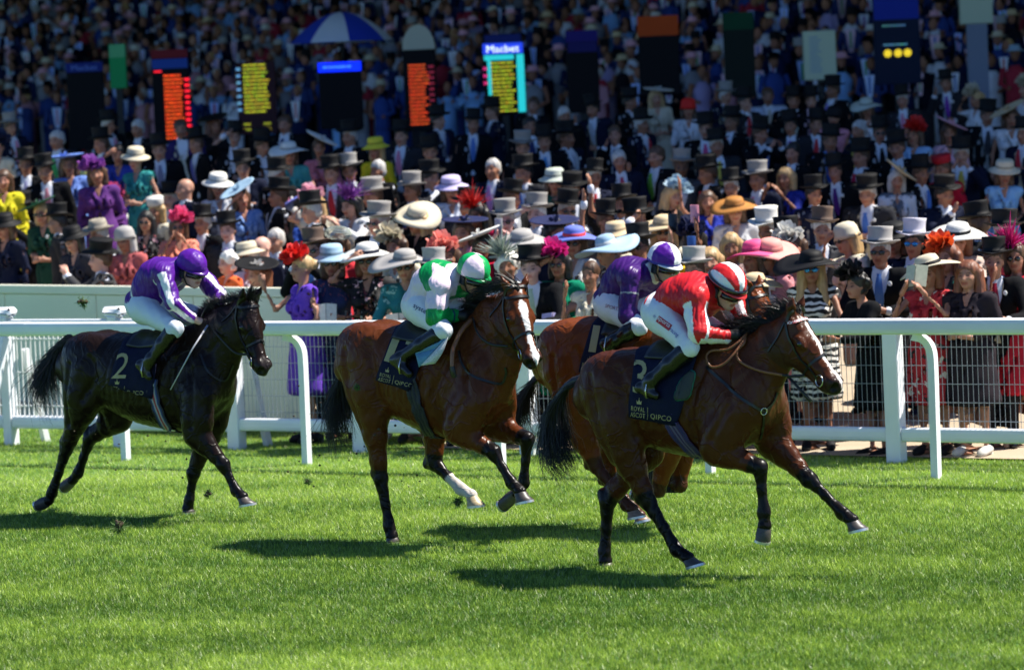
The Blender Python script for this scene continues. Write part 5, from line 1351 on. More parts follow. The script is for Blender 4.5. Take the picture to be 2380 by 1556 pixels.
def proto(fem, pose):
    if (fem, pose) in PROTO: return PROTO[fem, pose]
    lean = .10 if pose.startswith('lean') else 0.0
    A = arms(pose, fem); sh = np.array([lean, 0, 0]); A = [(a + sh, e + sh * .7, w_ + sh * .4, h + sh * .4) for a, e, w_, h in A]
    pel, wai, che, nec = np.array([0, 0, .95]), np.array([lean * .3, 0, 1.11]), np.array([lean * .8, 0, 1.32]), np.array([lean, 0, 1.47])
    HC = np.array([lean * 1.5 + .015, 0, 1.64]); Hd = Frame(HC, (1, 0, -.06), (0, 0, 1), .97)
    lo, hi = (-.40, -.50, -.02), (.66, .50, 2.06)
    hw, cw, ww = (.165, .150, .118) if fem else (.158, .170, .150)
    def torso(S, g, k=.05):
        S.cap(pel, wai, .118 + g, .098 + g, hw + g, ww + g, k=k); S.cap(wai, che, .098 + g, .118 + g, ww + g, cw + g, k=k); S.cap(che, nec, .110 + g, .060 + g, cw - .01 + g, .085 + g, k=k)
        S.cap(A[0][0], A[1][0], .055 + g, k=.06)
        if fem: [S.ell(che + [.095, .068 * q, -.045], (.055 + g, .06 + g, .06 + g), k=.04) for q in (-1, 1)]
    def arm(S, g, upto=1.0):
        for a, e, w_, h in A:
            r = .0 if not fem else -.010
            S.cap(a, e, .054 + g + r, .043 + g + r, k=.04)
            if upto > .6: S.cap(e, e + (w_ - e) * (upto if upto < 1 else .96), .042 + g + r, .031 + g + r * .6, k=.03)
    def legs(S, g, to=0.08):
        for q in (-1, 1):
            S.cap((0, .088 * q, .92), (.01, .095 * q, .50), .092 + g, .058 + g, k=.04); S.cap((.01, .095 * q, .50), (-.01, .098 * q, max(to, .08)), .055 + g, .036 + g, k=.03)
    out = {}
    S = Sdf(lo, hi, .0145); torso(S, -.026); arm(S, -.008); legs(S, -.012)
    for q in (-1, 1): S.cap((-.03, .098 * q, .045), (.14, .108 * q, .03), .036, .028, k=.03)
    S.cap(nec, Hd(-.02, 0, -.07), .055 if not fem else .046, .050 if not fem else .043, k=.03); face_points(S, Hd, sz=.97)
    for i, (a, e, w_, h) in enumerate(A):
        d = h - w_; d /= np.linalg.norm(d); R = rot_to(d, (0, 0, 1) if abs(d[2]) < .8 else (1, 0, 0)); S.cap(w_, h, .027, .030, .02, .02, lat=R[:, 1], k=.015)
        for j, ln in enumerate((.055, .062, .058, .045)): S.cap(h + R @ np.array([.01, 0, .027 - .018 * j]), h + R @ np.array([ln, .012, .030 - .019 * j]), .0105, .009, k=.004)
        S.cap(w_ * .4 + h * .6, w_ * .4 + h * .6 + R @ np.array([.035, .0, .045]), .012, .009, k=.006)
    V, Q = S.net(1); hv = (V - HC) @ Hd.R
    C = np.ones((len(V), 3)) * .95; f = (hv[:, 0] > .045)
    C[f & (np.abs(hv[:, 1]) < .028) & (np.abs(hv[:, 2] + .060) < .012)] = (.70, .36, .36) if fem else (.72, .45, .43)
    C[f & (np.abs(np.abs(hv[:, 1]) - .034) < .022) & (np.abs(hv[:, 2] - .010) < .018)] = (.84, .79, .77)  # eye socket shade painted into the skin colour
    C[f & (np.abs(np.abs(hv[:, 1]) - .034) < .013) & (np.abs(hv[:, 2] - .008) < .007)] = (.22, .18, .17)
    C[f & (np.abs(np.abs(hv[:, 1]) - .034) < .018) & (np.abs(hv[:, 2] - .034) < .006)] = (.35, .28, .25)
    keep = np.linalg.norm(V - HC, axis=1) < .155
    for a, e, w_, h in A: keep |= np.linalg.norm(V - h, axis=1) < .10
    W, T, inv = decimate(V, Q, .032, keep); Cw = np.zeros((len(W), 3)); Cw[inv] = C
    out['body'] = mesh_np('body', W, T, Cw); vx = .0185
    def part(name, fill, cell=.024):
        S = Sdf(lo, hi, vx); fill(S); V, Q = S.net(1)
        V = V + normals(V, Q) * (.004 * vnoise(V, 24, 61))[:, None]
        W, T, _ = decimate(V, Q, cell, np.zeros(len(V), bool)); out[name] = mesh_np(name, W, T)
    if not fem:
        part('shirt', lambda S: (torso(S, .002), S.cap(nec + [0, 0, -.01], nec + [.008, 0, .035], .060, .056, k=.01), S.cut((0, 0, .93), (0, 0, -1)), [S.cap(e * .12 + w_ * .88, w_, .040, .040, k=.0) for a, e, w_, h in A]), .02)
        def wc(S): torso(S, .010); S.cap(nec + [.115, 0, .03], che + [.125, 0, -.08], .085, .022, k=.01, sub=True); S.cap(A[0][0] + [0, .02, .05], A[0][0] + [0, .10, -.2], .05, .09, k=.01, sub=True); S.cap(A[1][0] + [0, -.02, .05], A[1][0] + [0, -.10, -.2], .05, .09, k=.01, sub=True); S.cut((0, 0, .92), (0, 0, -1)); S.cut((0, 0, 1.47), (0, 0, 1))
        part('waistcoat', wc, .02)
        def jk(S):
            torso(S, .022); arm(S, .016, .9); S.cap(pel, pel + [-.02, 0, -.22], .135, .150, hw + .03, hw + .03, k=.05)
            S.cap(nec + [.10, 0, .05], wai + [.135, 0, .02], .088, .020, k=.012, sub=True); S.cap(wai + [.14, 0, .03], pel + [.18, 0, -.3], .02, .12, k=.02, sub=True)
            S.cut((0, 0, .70), (0, 0, -1)); S.cut(nec + [0, 0, .035], (-.2, 0, 1))
        part('jacket', jk)
        part('trousers', lambda S: (legs(S, .014), S.cap(pel, pel + [0, 0, -.04], .12, .12, hw, hw, k=.05), S.cut((0, 0, 1.0), (0, 0, 1))), .03)
        tie = smooth_path([che + [.125, 0, .14], che + [.142, 0, .08], che + [.146, 0, -.02], wai + [.120, 0, .04]], 8); wdt = np.array([.022, .018, .024, .030, .034, .036, .034, .012])
        m_ = MB(); L_ = tie + np.stack([0 * wdt, wdt, 0 * wdt], 1); R_ = tie - np.stack([0 * wdt, wdt, 0 * wdt], 1); m_.strip(L_, tie + [.006, 0, 0]); m_.strip(tie + [.006, 0, 0], R_); out['tie'] = m_.mesh('tie')
    else:
        def dress(S, sl):
            torso(S, .012); S.cap(pel, (0, 0, .52), .150, .20, .185, .235, k=.06); 
            if sl: arm(S, .014, sl)
            S.cut((0, 0, .46), (0, 0, -1)); S.cut(nec + [.05, 0, .012], (.25, 0, 1)); S.cap(nec + [.10, 0, .0], nec + [.11, 0, -.10], .07, .03, k=.02, sub=True)
        part('dress', lambda S: dress(S, 0)); part('dress_short', lambda S: dress(S, .55)); part('dress_long', lambda S: dress(S, .93))
        def lj(S): torso(S, .020); arm(S, .016, .93); S.cap(pel, pel + [0, 0, -.12], .14, .15, hw + .03, hw + .04, k=.05); S.cap(nec + [.11, 0, .02], pel + [.17, 0, -.1], .06, .05, k=.015, sub=True); S.cut((0, 0, .82), (0, 0, -1)); S.cut(nec + [0, 0, .0], (-.1, 0, 1))
        part('jacket', lj)
    for q, nm in ((1, 'shoe_l'), (-1, 'shoe_r')):
        m_ = MB(); y = .10 * q
        m_.tube([(-.075, y, .05), (-.03, y, .055), (.05, y + .003 * q, .048), (.13, y + .008 * q, .034), (.175, y + .009 * q, .026)], [.03, .046, .045, .042, .018], 10, flat=((0, 0, 1), .95)); m_.box((-.05, y, .012), (.025, .022, .014)); out[nm] = m_.mesh('shoe')
    m_ = MB(); m_.ball(che + [.122 if not fem else .142, .085, .05], (.006, .020, .026), 8, 5); out['badge'] = m_.mesh('badge')
    out['HC'] = HC; out['A'] = A; out['R'] = Hd.R; out['lean'] = lean
    PROTO[fem, pose] = out
    return out
# ------------------------------------------------------------------ hair and hats, modelled about the middle of the head
HM = {}
def hair_mesh(kind):
    if ('h', kind) in HM: return HM['h', kind]
    S = Sdf((-.26, -.2, -.42), (.2, .2, .22), .0135); a = S.ell
    if kind == 'short': a((-.022, 0, .042), (.098, .084, .098), k=.01); a((-.05, 0, -.01), (.065, .080, .07), k=.02)
    elif kind == 'curly':
        r = np.random.default_rng(4); a((-.02, 0, .045), (.10, .092, .10), k=.01)
        for i in range(34): d = r.normal(size=3); d /= np.linalg.norm(d); d[0] = min(d[0], .5); a(np.array([-.03, 0, .03]) + d * [.095, .095, .095], (.030, .030, .030), k=.008)
    elif kind == 'bob': a((-.025, 0, .045), (.104, .090, .098), k=.01); [S.cap((-.04, .07 * q, .02), (-.03, .085 * q, -.12), .05, .035, k=.03) for q in (-1, 1)]; S.cap((-.07, 0, .0), (-.065, 0, -.12), .075, .06, .09, .09, k=.03)
    elif kind == 'long': a((-.025, 0, .045), (.104, .090, .098), k=.01); [S.cap((-.03, .075 * q, .02), (.01, .115 * q, -.32), .045, .040, k=.03) for q in (-1, 1)]; S.cap((-.08, 0, .0), (-.10, 0, -.34), .07, .055, .10, .12, k=.04)
    elif kind == 'bun': a((-.022, 0, .044), (.100, .086, .097), k=.01); a((-.125, 0, .03), (.05, .055, .05), k=.02)
    S.ell((.075, 0, -.03), (.075, .068, .088), k=.01, sub=True) if kind != 'short' else S.ell((.07, 0, -.04), (.085, .09, .085), k=.01, sub=True)
    V, Q = S.net(1); V = V + normals(V, Q) * (.005 * vnoise(V * [1, 1, .35], 90, 9))[:, None]; HM['h', kind] = mesh_np('hair', V, Q); return HM['h', kind]
def petal_cluster(n, r, seed, pw=.5):
    g = np.random.default_rng(seed); m_ = MB()
    for i in range(n):
        d = g.normal(size=3); d[2] = abs(d[2]) * .9 + .1; d /= np.linalg.norm(d); R = rot_to(d, g.normal(size=3)); L_ = r * g.uniform(.6, 1.05); u = np.linspace(0, 1, 6); w_ = np.sin(u * 2.6) * L_ * pw * .5
        c = np.array([R @ np.array([t * L_, 0, .25 * L_ * t * t]) for t in u]); s_ = R[:, 1]; cup = R[:, 2]
        m_.strip(c + np.outer(w_, s_) + np.outer(w_ * .5, cup), c); m_.strip(c, c - np.outer(w_, s_) + np.outer(w_ * .5, cup))
    return m_
def quills(n, r, seed, flat=False):
    g = np.random.default_rng(seed); m_ = MB()
    for i in range(n):
        d = g.normal(size=3); d[2] = abs(d[2]) * 1.2 + .25; d /= np.linalg.norm(d); L_ = r * g.uniform(.6, 1.1); b = g.normal(size=3) * .35; t = np.linspace(0, 1, 6)[:, None]; P_ = L_ * (t * d + .25 * t * t * b)
        m_.tube(P_, np.array([.003, .009, .012, .010, .007, .001]) * (1.0 if not flat else 1.6), 4, cap=False, flat=(np.cross(d, [.3, .5, .1]) / np.linalg.norm(np.cross(d, [.3, .5, .1])), .3))
    return m_
def hat_mesh(kind):
    if kind in HM: return HM[kind]
    sub = None; m_ = MB()
    if kind == 'top':
        def curl(V): V = V.copy(); rr = np.hypot(V[:, 0], V[:, 1]); V[:, 2] += np.clip(rr - .10, 0, 1) * (np.abs(V[:, 1]) / (rr + 1e-6)) * .55 - np.clip(rr - .1, 0, 1) * .15; V[:, 0] *= 1.12; return V
        m_.lathe([(.100, .0), (.160, .004), (.164, .010), (.160, .013), (.104, .012), (.098, .06), (.100, .12), (.106, .148), (.100, .153), (.001, .155)], 28, defo=curl)
        b = MB(); b.lathe([(.1045, .013), (.1055, .030), (.1015, .034)], 28, defo=lambda V: V * [1.12, 1, 1]); sub = ('hat_band', b.mesh('hat_band'))
    elif kind in ('wide', 'widest'):
        R_ = .25 if kind == 'wide' else .33
        def wav(V): V = V.copy(); rr = np.hypot(V[:, 0], V[:, 1]); a = np.arctan2(V[:, 1], V[:, 0]); V[:, 2] += np.clip(rr - .1, 0, 1) * (.22 * np.sin(2 * a + .7) - .12); return V
        m_.lathe([(.10, 0), (R_ * .75, .006), (R_, -.004), (R_ + .004, .002), (R_ * .75, .013), (.106, .012), (.098, .06), (.085, .092), (.05, .106), (.001, .108)], 34, defo=wav)
        b = MB(); b.lathe([(.1075, .012), (.105, .040), (.10, .043)], 28); sub = ('hat_band', b.mesh('hat_band'))
    elif kind == 'bucket':
        m_.lathe([(.104, .02), (.15, -.012), (.185, -.022), (.187, -.017), (.15, -.004), (.108, .028), (.104, .09), (.09, .112), (.001, .118)], 28); b = MB(); b.lathe([(.1095, .026), (.108, .052), (.104, .054)], 28); sub = ('hat_band', b.mesh('hat_band'))
    elif kind == 'disc':
        m_.lathe([(.001, .0), (.10, -.004), (.19, .010), (.215, .022), (.212, .028), (.18, .020), (.10, .010), (.001, .012)], 32, defo=lambda V: V * [1.0, 1.12, 1]); f = petal_cluster(14, .075, 5); sub = ('flower', f.mesh('flower'))
    elif kind == 'cloche': m_.lathe([(.118, -.035), (.125, -.04), (.112, .0), (.108, .05), (.09, .09), (.05, .112), (.001, .118)], 26)
    elif kind == 'pill': m_.lathe([(.001, -.01), (.098, -.012), (.104, .0), (.112, .07), (.104, .085), (.001, .09)], 24)
    elif kind == 'fedora':
        def pinch(V): V = V.copy(); t = V[:, 2] > .05; V[t, 1] *= 1 - .25 * np.clip(V[t, 0] / .1, 0, 1); rr = np.hypot(V[:, 0], V[:, 1]); V[:, 2] += np.clip(rr - .11, 0, 1) * np.abs(V[:, 1]) / (rr + 1e-6) * .5; return V
        m_.lathe([(.10, 0), (.168, .0), (.17, .006), (.108, .012), (.100, .07), (.088, .115), (.05, .112), (.001, .100)], 28, defo=pinch); b = MB(); b.lathe([(.1095, .012), (.106, .038), (.10, .04)], 28); sub = ('hat_band', b.mesh('hat_band'))
    elif kind == 'flower': m_ = petal_cluster(46, .17, 3, .62); b = MB(); b.lathe([(.001, .0), (.085, -.01), (.09, 0), (.001, .012)], 20); sub = ('hat_base', b.mesh('hat_base'))
    elif kind == 'feather': m_ = quills(70, .24, 6); f = petal_cluster(18, .11, 7, .8); sub = ('flower', f.mesh('flower'))
    elif kind == 'wire':
        for i in range(9): a = np.linspace(0, 2 * np.pi, 18); k = i * .35; m_.tube(np.stack([.10 * np.cos(a) * np.cos(k) + .02, .14 * np.sin(a), .08 + .07 * np.cos(a) * np.sin(k)], 1), .004, 4, cap=False)
    HM[kind] = (m_.mesh('hat'), sub); return HM[kind]
def glasses_mesh():
    if 'g' in HM: return HM['g']
    m_ = MB()
    for q in (-1, 1): m_.ball((.094, .034 * q, .006), (.010, .028, .022), 10, 6); m_.tube([(.088, .060 * q, .012), (.02, .078 * q, .012), (-.01, .078 * q, .004)], .003, 4)
    m_.tube([(.104, .012, .010), (.108, 0, .013), (.104, -.012, .010)], .004, 4); HM['g'] = m_.mesh('sunglasses'); return HM['g']
# ------------------------------------------------------------------ one person
def solve_Y(px, py, hz, t_min=.34):
    "depth at which a head at height hz above the paving is seen at (px, py)"
    d = ray(px, py); lo = None
    for Y in np.arange(28.0, 75.0, .1):
        p = CO + d * (Y / d.y); rel = p - R0; b = rel.dot(BB)
        if b < B_FENCE + t_min: continue
        if lo is None: lo = Y
        if p.z <= hz: return Y
    return lo or 40.0
SKINS = [(.40, .195, .125), (.36, .165, .10), (.45, .235, .16), (.30, .135, .08), (.39, .175, .115)]
HAIRS = dict(dark=(.008, .006, .005), brown=(.07, .032, .015), blond=(.42, .27, .12), grey=(.42, .40, .38), white=(.68, .66, .62), auburn=(.16, .05, .02))
HATC = dict(grey=(.23, .22, .21), lgrey=(.34, .325, .31), black=(.005, .005, .006), white=(.60, .59, .55), cream=(.55, .49, .36), straw=(.58, .45, .27), blue=(.12, .16, .50), lblue=(.30, .44, .56), pink=(.75, .08, .22), magenta=(.62, .02, .22), salmon=(.78, .30, .26), red=(.62, .02, .015), orange=(.75, .10, .02), green=(.02, .09, .045), lilac=(.48, .42, .66), brown=(.12, .08, .06), coral=(.80, .25, .20), yellow=(.65, .55, .04), navy=(.015, .02, .07), teal=(.06, .25, .25), tan=(.40, .17, .04), purple=(.25, .06, .36), lpink=(.70, .36, .44), sage=(.42, .46, .40))
PEOPLE = []
def brief(lab):
    'keeps a description to sixteen words'
    for a, b in ((' and ', ', '), (' well ', ' '), (' far ', ' '), (' topped', ''), (' turned aside', '')):
        if len(lab.split()) > 16: lab = lab.replace(a, b, 1)
    return lab
def person(px, py, sex, label, pose='down', yaw=0, hat=None, hatc='black', band=None, hair='short', hairc='brown', top=(.0045, .005, .0065), top2=None, tie=None, sleeve=0, pat=None, glasses=None, skin=None, Y=None, sc=None, group='spectators in the sunlit front rows', tilt=0, badge=False, wc=None, low=None, feet=None):
    fem = sex == 'w'; rr = random.Random(hash((round(px), round(py))) & 0xffff)
    p = proto(fem, pose); base = 1.0 if not fem else .945
    hz = p['HC'][2] * base
    auto = Y is None
    if auto and px < 690: Y = float(np.interp(py, [440, 463, 500, 540, 604, 645], [47, 45.5, 42, 40, 38.2, 37.0]))
    elif auto: Y = TB(t_of(px, B_FENCE), B_FENCE).y + float(np.interp(py, [450, 500, 550, 600, 625, 660], [6.6, 4.8, 2.9, 1.25, .62, .42]))
    Yd = Y; hp = at_depth(px, py, Yd)
    s_ = sc or base
    if auto and px >= 690 and py > 590: s_ = min(max(hp.z / p['HC'][2], .88), 1.05)
    a = math.radians(yaw); fwd = (-math.sin(a), -math.cos(a)); rz = math.atan2(fwd[1], fwd[0])
    HC = p['HC']; lx, ly = (math.radians(rr.uniform(-5, 5)), math.radians(rr.uniform(-2, 8))) if py < 600 else (0.0, 0.0)
    Rm_ = Matrix.Rotation(rz, 3, 'Z') @ Matrix.Rotation(ly, 3, 'Y') @ Matrix.Rotation(lx, 3, 'X'); off = Rm_ @ Vector(HC) * s_
    r = empty('person', hp - off, rz, label=brief(label), cat='person', group=group); bw_ = rr.uniform(.94, 1.14); r.scale = (s_ * bw_, s_ * bw_, s_); r.rotation_euler = (lx, ly, rz)
    sk = skin or SKINS[rr.randrange(5)]
    obj('body', p['body'], M_skin, r, color=sk)
    def part(nm, key, m, c): return obj(nm, p[key], m, r, color=c) if p[key].materials == [] or True else None
    def cl(nm, key, c, patn=None):
        o = obj(nm, p[key], None, r, color=c)
        if not p[key].materials: p[key].materials.append(M_cloth)
        if patn: o.material_slots[0].link = 'OBJECT'; o.material_slots[0].material = PAT[patn]
        return o
    if not fem:
        cl('shirt', 'shirt', top2 or (.62, .64, .70)); cl('jacket', 'jacket', top)
        if wc: cl('waistcoat', 'waistcoat', wc)
        if tie: cl('tie', 'tie', tie)
        cl('trousers', 'trousers', low or (.014, .014, .017))
    else:
        cl('dress', {0: 'dress', 1: 'dress_short', 2: 'dress_long'}[sleeve], top, pat)
        if top2: cl('jacket', 'jacket', top2)
    if py > 560 or (auto and px > 700):
        shc = (.010, .010, .011) if not fem else rr.choice([(.5, .48, .45), (.01, .01, .01), (.01, .01, .012), (.36, .25, .18), (.02, .02, .05)])
        for q in ('shoe_l', 'shoe_r'): o_ = obj('shoe', p[q], M_boot if not fem else M_hat, r, color=shc)
    if badge: cl('badge', 'badge', (.7, .7, .68))
    HCv = Vector(HC); Rm = Matrix(p['R'].tolist()).to_4x4()
    if hair and hair != 'none':
        h = obj('hair', hair_mesh(hair), M_hairp, r, color=HAIRS[hairc]); h.matrix_local = Matrix.Translation(HCv) @ Rm
    if glasses:
        g = obj('sunglasses', glasses_mesh(), M_lens, r); g.matrix_local = Matrix.Translation(HCv) @ Rm
        if glasses == 'mirror': g.material_slots[0].link = 'OBJECT'; g.material_slots[0].material = M_mirror
    if hat:
        me, sub = hat_mesh(hat); c = HATC[hatc] if isinstance(hatc, str) else hatc
        zz = dict(top=.072, wide=.070, widest=.070, bucket=.062, disc=.115, cloche=.060, pill=.10, fedora=.068, flower=.095, feather=.10, wire=.07)[hat]
        tl = math.radians(tilt); Tm = Matrix.Translation((-.012, .0, zz)) @ Matrix.Rotation(tl, 4, 'X') @ Matrix.Rotation(math.radians(-6 if hat == 'top' else 4), 4, 'Y')
        if hat in ('disc', 'flower', 'feather'): Tm = Matrix.Translation((.01, -.04 if tilt >= 0 else .04, zz)) @ Matrix.Rotation(tl, 4, 'X')
        h = obj('hat', me, M_hat if hat not in ('flower', 'feather') else M_feather, r, color=c); h.matrix_local = Matrix.Translation(HCv) @ Rm @ Tm
        if sub:
            b = obj(sub[0], sub[1], M_hat if sub[0] == 'hat_band' else M_feather, h, color=band or (tuple(x * .5 for x in c) if sub[0] != 'flower' else c))
    info = dict(root=r, px=px, py=py, p=p, s=s_, rz=rz, pos=hp - off, R=Rm_); PEOPLE.append(info)
    return info
def hand_pos(info, side=1):
    "world position of the right (1) or left (0) hand"
    h = info['p']['A'][side][3]; w_ = info['p']['A'][side][2]; d = (h - w_) / np.linalg.norm(h - w_); return info['pos'] + info['R'] @ Vector((h + d * .05) * info['s'])
def phone(info, color, label, side=1):
    p = hand_pos(info, side); m_ = MB(); m_.box((0, 0, .03), (.006, .040, .080), bev=.004); o = m_.build('phone', M_phone, label=label, cat='phone', color=color, group='phones held up by spectators', loc=p); o.rotation_euler = (0, .1, info['rz']); return o
def booklet(info, color, label, side=1, size=(.004, .06, .09), z=.04):
    p = hand_pos(info, side); m_ = MB(); 
    for q in (-1, 1): m_.box((.008, .06 * q * size[1] / .075, z), (size[0], size[1] * .8, size[2]), [[math.cos(.35 * q), -math.sin(.35 * q), 0], [math.sin(.35 * q), math.cos(.35 * q), 0], [0, 0, 1]])
    o = m_.build('race_card', M_paper, label=label, cat='booklet', color=color, group='race cards held by spectators', loc=p, smooth=False); o.rotation_euler = (0, -.35, info['rz']); return o
BLK, NVY, GRY, WHI = (.0045, .005, .0065), (.006, .009, .026), (.06, .06, .068), (.68, .69, .72)
CRM = (.55, .50, .38)
# ---- right of the leader, at the fence
person(2311, 609, 'm', 'man in black top hat, glasses and burgundy tie leaning on the rail at far right', 'lean', 12, 'top', 'black', wc=(.35, .33, .25), tie=(.20, .01, .03), top=BLK, badge=True)
i = person(2202, 600, 'w', 'woman with orange red flower fascinator in a black spotted dress holding up one hand', 'up1' if False else 'phone1', 38, 'flower', 'orange', hair='long', hairc='auburn', pat='black_dot', sleeve=0, tilt=20)
i = person(2158, 636, 'w', 'woman in red floral dress and cream black hat raising an open race card', 'phone2', 30, 'wide', 'cream', band=BLK, hair='bob', hairc='auburn', pat='floral_red', sleeve=0, tilt=14)
booklet(i, (.52, .50, .36), 'open cream race card raised by the woman in red floral dress', 0, (.004, .06, .09))
person(2124, 566, 'm', 'bearded man in pale lilac top hat and blue mirrored sunglasses', 'clasp', 22, 'top', (.52, .50, .56), glasses='mirror', hairc='dark', top=NVY, tie=(.1, .1, .3))
person(2046, 586, 'm', 'man in pale grey top hat, dark sunglasses and blue tie near the white fence post', 'lean', 18, 'top', 'lgrey', band=(.06, .06, .06), glasses='dark', hairc='grey', top=BLK, tie=(.06, .14, .36), badge=True)
person(1992, 664, 'w', 'woman with black netted floral headpiece resting her arms on the rail', 'lean', 62, 'flower', 'black', hair='curly', hairc='dark', top=BLK, sleeve=2)
person(1968, 558, 'w', 'woman in cream beret and cream jacket turned to the left', 'shade', 68, 'cloche', 'cream', hair='bob', hairc='blond', top=CRM, sleeve=2, top2=(.58, .52, .44), glasses='dark')
person(1911, 536, 'm', 'white haired man in brown top hat and grey suit looking at the camera', 'down', 5, 'top', 'brown', hairc='white', top=(.06, .06, .065), tie=(.3, .32, .4))
i = person(1886, 626, 'w', 'woman in huge black sheer brimmed hat and blue mirrored glasses, striped sleeveless dress', 'lean', 6, 'widest', 'black', hair='long', hairc='blond', pat='stripe', glasses='mirror', low=BLK)
person(1789, 600, 'w', 'woman in salmon feathered wide hat and pink dress with sunglasses', 'clasp', 52, 'wide', 'salmon', hair='long', hairc='brown', top=(.55, .22, .24), sleeve=2, glasses='dark', tilt=-14)
person(1752, 603, 'w', 'woman in bright pink hat beside the salmon feathered hat', 'down', 58, 'wide', 'pink', hair='bob', hairc='brown', top=(.62, .55, .52), sleeve=2)
person(1755, 676, 'w', 'woman in black and straw striped wide hat with sunglasses right behind the leading jockey', 'lean', 28, 'wide', 'straw', band=BLK, hair='bob', hairc='brown', top=NVY, sleeve=2, glasses='dark')
person(2274, 524, 'm', 'man in glossy black top hat turned away behind the orange fascinator', 'down', 150, 'top', 'black', hairc='brown', top=BLK)
i = person(2361, 600, 'w', 'woman with vivid pink spiky fascinator and sunglasses at the right edge', 'phone1', 20, 'feather', 'magenta', hair='bob', hairc='brown', top=(.50, .02, .04), glasses='dark', sleeve=1)
person(1783, 536, 'm', 'man in cream white top hat half hidden behind the salmon hat', 'down', 30, 'top', 'white', hairc='grey', top=GRY)
i = person(1700, 575, 'w', 'woman holding a pink phone above the crowd behind the leading jockey', 'raise', 10, None, hair='long', hairc='blond', top=(.5, .35, .3), sleeve=1)
phone(i, (.72, .28, .34), 'pink phone held high above the crowd behind the leading jockey')
i = person(2226, 560, 'w', 'woman with white and black hat holding up a silver phone', 'phone2', 15, 'wide', 'white', band=BLK, hair='bob', hairc='auburn', top=(.45, .35, .3), sleeve=2)
phone(i, (.55, .53, .52), 'silver phone held up beside the orange fascinator')
person(1846, 576, 'w', 'woman in pale hat with white bow behind the huge black hat', 'down', 20, 'flower', 'white', hair='bob', hairc='brown', top=(.5, .25, .25), sleeve=2)
person(2078, 560, 'w', 'woman in black hat between the two pale grey top hats', 'down', 25, 'bucket', 'black', hair='bob', hairc='brown', top=BLK, sleeve=2)
person(2250, 640, 'w', 'woman in dark dress half hidden between the red floral dress and the black top hat', 'clasp', 30, None, hair='long', hairc='auburn', top=(.02, .015, .02), sleeve=2)
person(1830, 560, 'm', 'man in dark suit peering between the salmon hat and the black hat', 'down', 10, 'top', 'black', hairc='grey', top=BLK)
# ---- between the second and the leading horse
person(1613, 629, 'm', 'man in pale grey top hat just right of the purple and white cap', 'down', 30, 'top', 'lgrey', band=(.2, .19, .18), hairc='brown', top=GRY)
person(1543, 540, 'w', 'blonde woman in wide straw hat and sunglasses above the purple and white cap', 'down', 8, 'wide', 'straw', hair='long', hairc='blond', top=CRM, glasses='dark', sleeve=1)
i = person(1616, 560, 'w', 'woman in yellow sleeves holding a phone over her face', 'phone2', 5, 'flower', 'navy', hair='bob', hairc='dark', top=(.60, .38, .02), sleeve=2, skin=(.22, .10, .055))
phone(i, (.05, .12, .35), 'blue phone held by the woman in yellow sleeves')
i = person(1650, 610, 'w', 'woman lifting a black phone with one bare arm behind the striped cap', 'raise', 10, None, hair='bob', hairc='blond', top=(.6, .5, .45), sleeve=0)
phone(i, (.015, .015, .018), 'black phone lifted behind the red and white cap')
person(1485, 575, 'm', 'man in tall black top hat and dark glasses behind the purple jockey', 'down', 25, 'top', 'black', hairc='dark', top=BLK, glasses='dark')
person(1410, 587, 'w', 'dark haired woman in pale blue wide hat with a white flower facing left', 'clasp', 75, 'widest', 'lblue', hair='bun', hairc='dark', pat='floral_black', top=(.3, .2, .2), sleeve=1, band=(.6, .6, .58))
person(1432, 556, 'w', 'woman in beige hat tucked behind the pale blue hat', 'down', 20, 'bucket', 'straw', hair='bob', hairc='brown', top=CRM, sleeve=2)
person(1334, 566, 'w', 'woman in blue brimmed hat with red white and blue feathers', 'down', 15, 'wide', 'blue', band=(.6, .05, .06), hair='bob', hairc='brown', top=(.6, .58, .55), sleeve=2, glasses='dark')
i = person(1299, 615, 'w', 'woman in magenta flower headpiece and emerald dress holding a patterned card', 'shade', 20, 'flower', 'magenta', hair='bob', hairc='dark', top=(.0, .16, .085), sleeve=2, glasses='dark', badge=True)
booklet(i, (.45, .40, .62), 'lilac patterned card held by the woman in emerald dress', 0, (.004, .07, .055))
person(1372, 640, 'w', 'woman whose bare raised arm crosses in front of the emerald dress', 'phone1', 25, None, hair='bun', hairc='brown', top=CRM, sleeve=0)
person(1234, 624, 'm', 'man in black top hat and glasses beside the magenta flower headpiece', 'lean', 12, 'top', 'black', hairc='brown', top=BLK, tie=(.3, .4, .3), skin=(.62, .34, .28))
person(1214, 576, 'm', 'man under a pale grey brimmed hat behind the black top hat', 'down', 12, 'wide', 'lgrey', hairc='brown', top=NVY, skin=(.45, .2, .13))
person(1247, 499, 'm', 'elderly man in tall grey top hat shouting with his hand to his face', 'shade', 25, 'top', 'grey', hairc='white', top=BLK, skin=(.68, .42, .36))
i = person(1176, 514, 'm', 'man in grey top hat and sunglasses filming with a phone', 'phone2', 8, 'top', 'grey', hairc='grey', top=GRY, glasses='dark', skin=(.62, .34, .30))
phone(i, (.45, .44, .44), 'grey phone held by the man in grey top hat')
person(1122, 575, 'w', 'woman in red jacket and white black hat', 'clasp', 10, 'disc', 'white', hair='bob', hairc='dark', top=(.45, .01, .04), sleeve=2, tilt=20)
person(1110, 500, 'w', 'woman with huge round red feather headpiece', 'down', 30, 'feather', 'red', hair='long', hairc='dark', top=(.38, .01, .05), sleeve=2, skin=(.13, .06, .035))
person(1180, 620, 'w', 'woman in pale feathered headpiece between the quartered cap and black top hat', 'down', 12, 'feather', 'sage', hair='curly', hairc='white', top=(.5, .52, .55), sleeve=2)
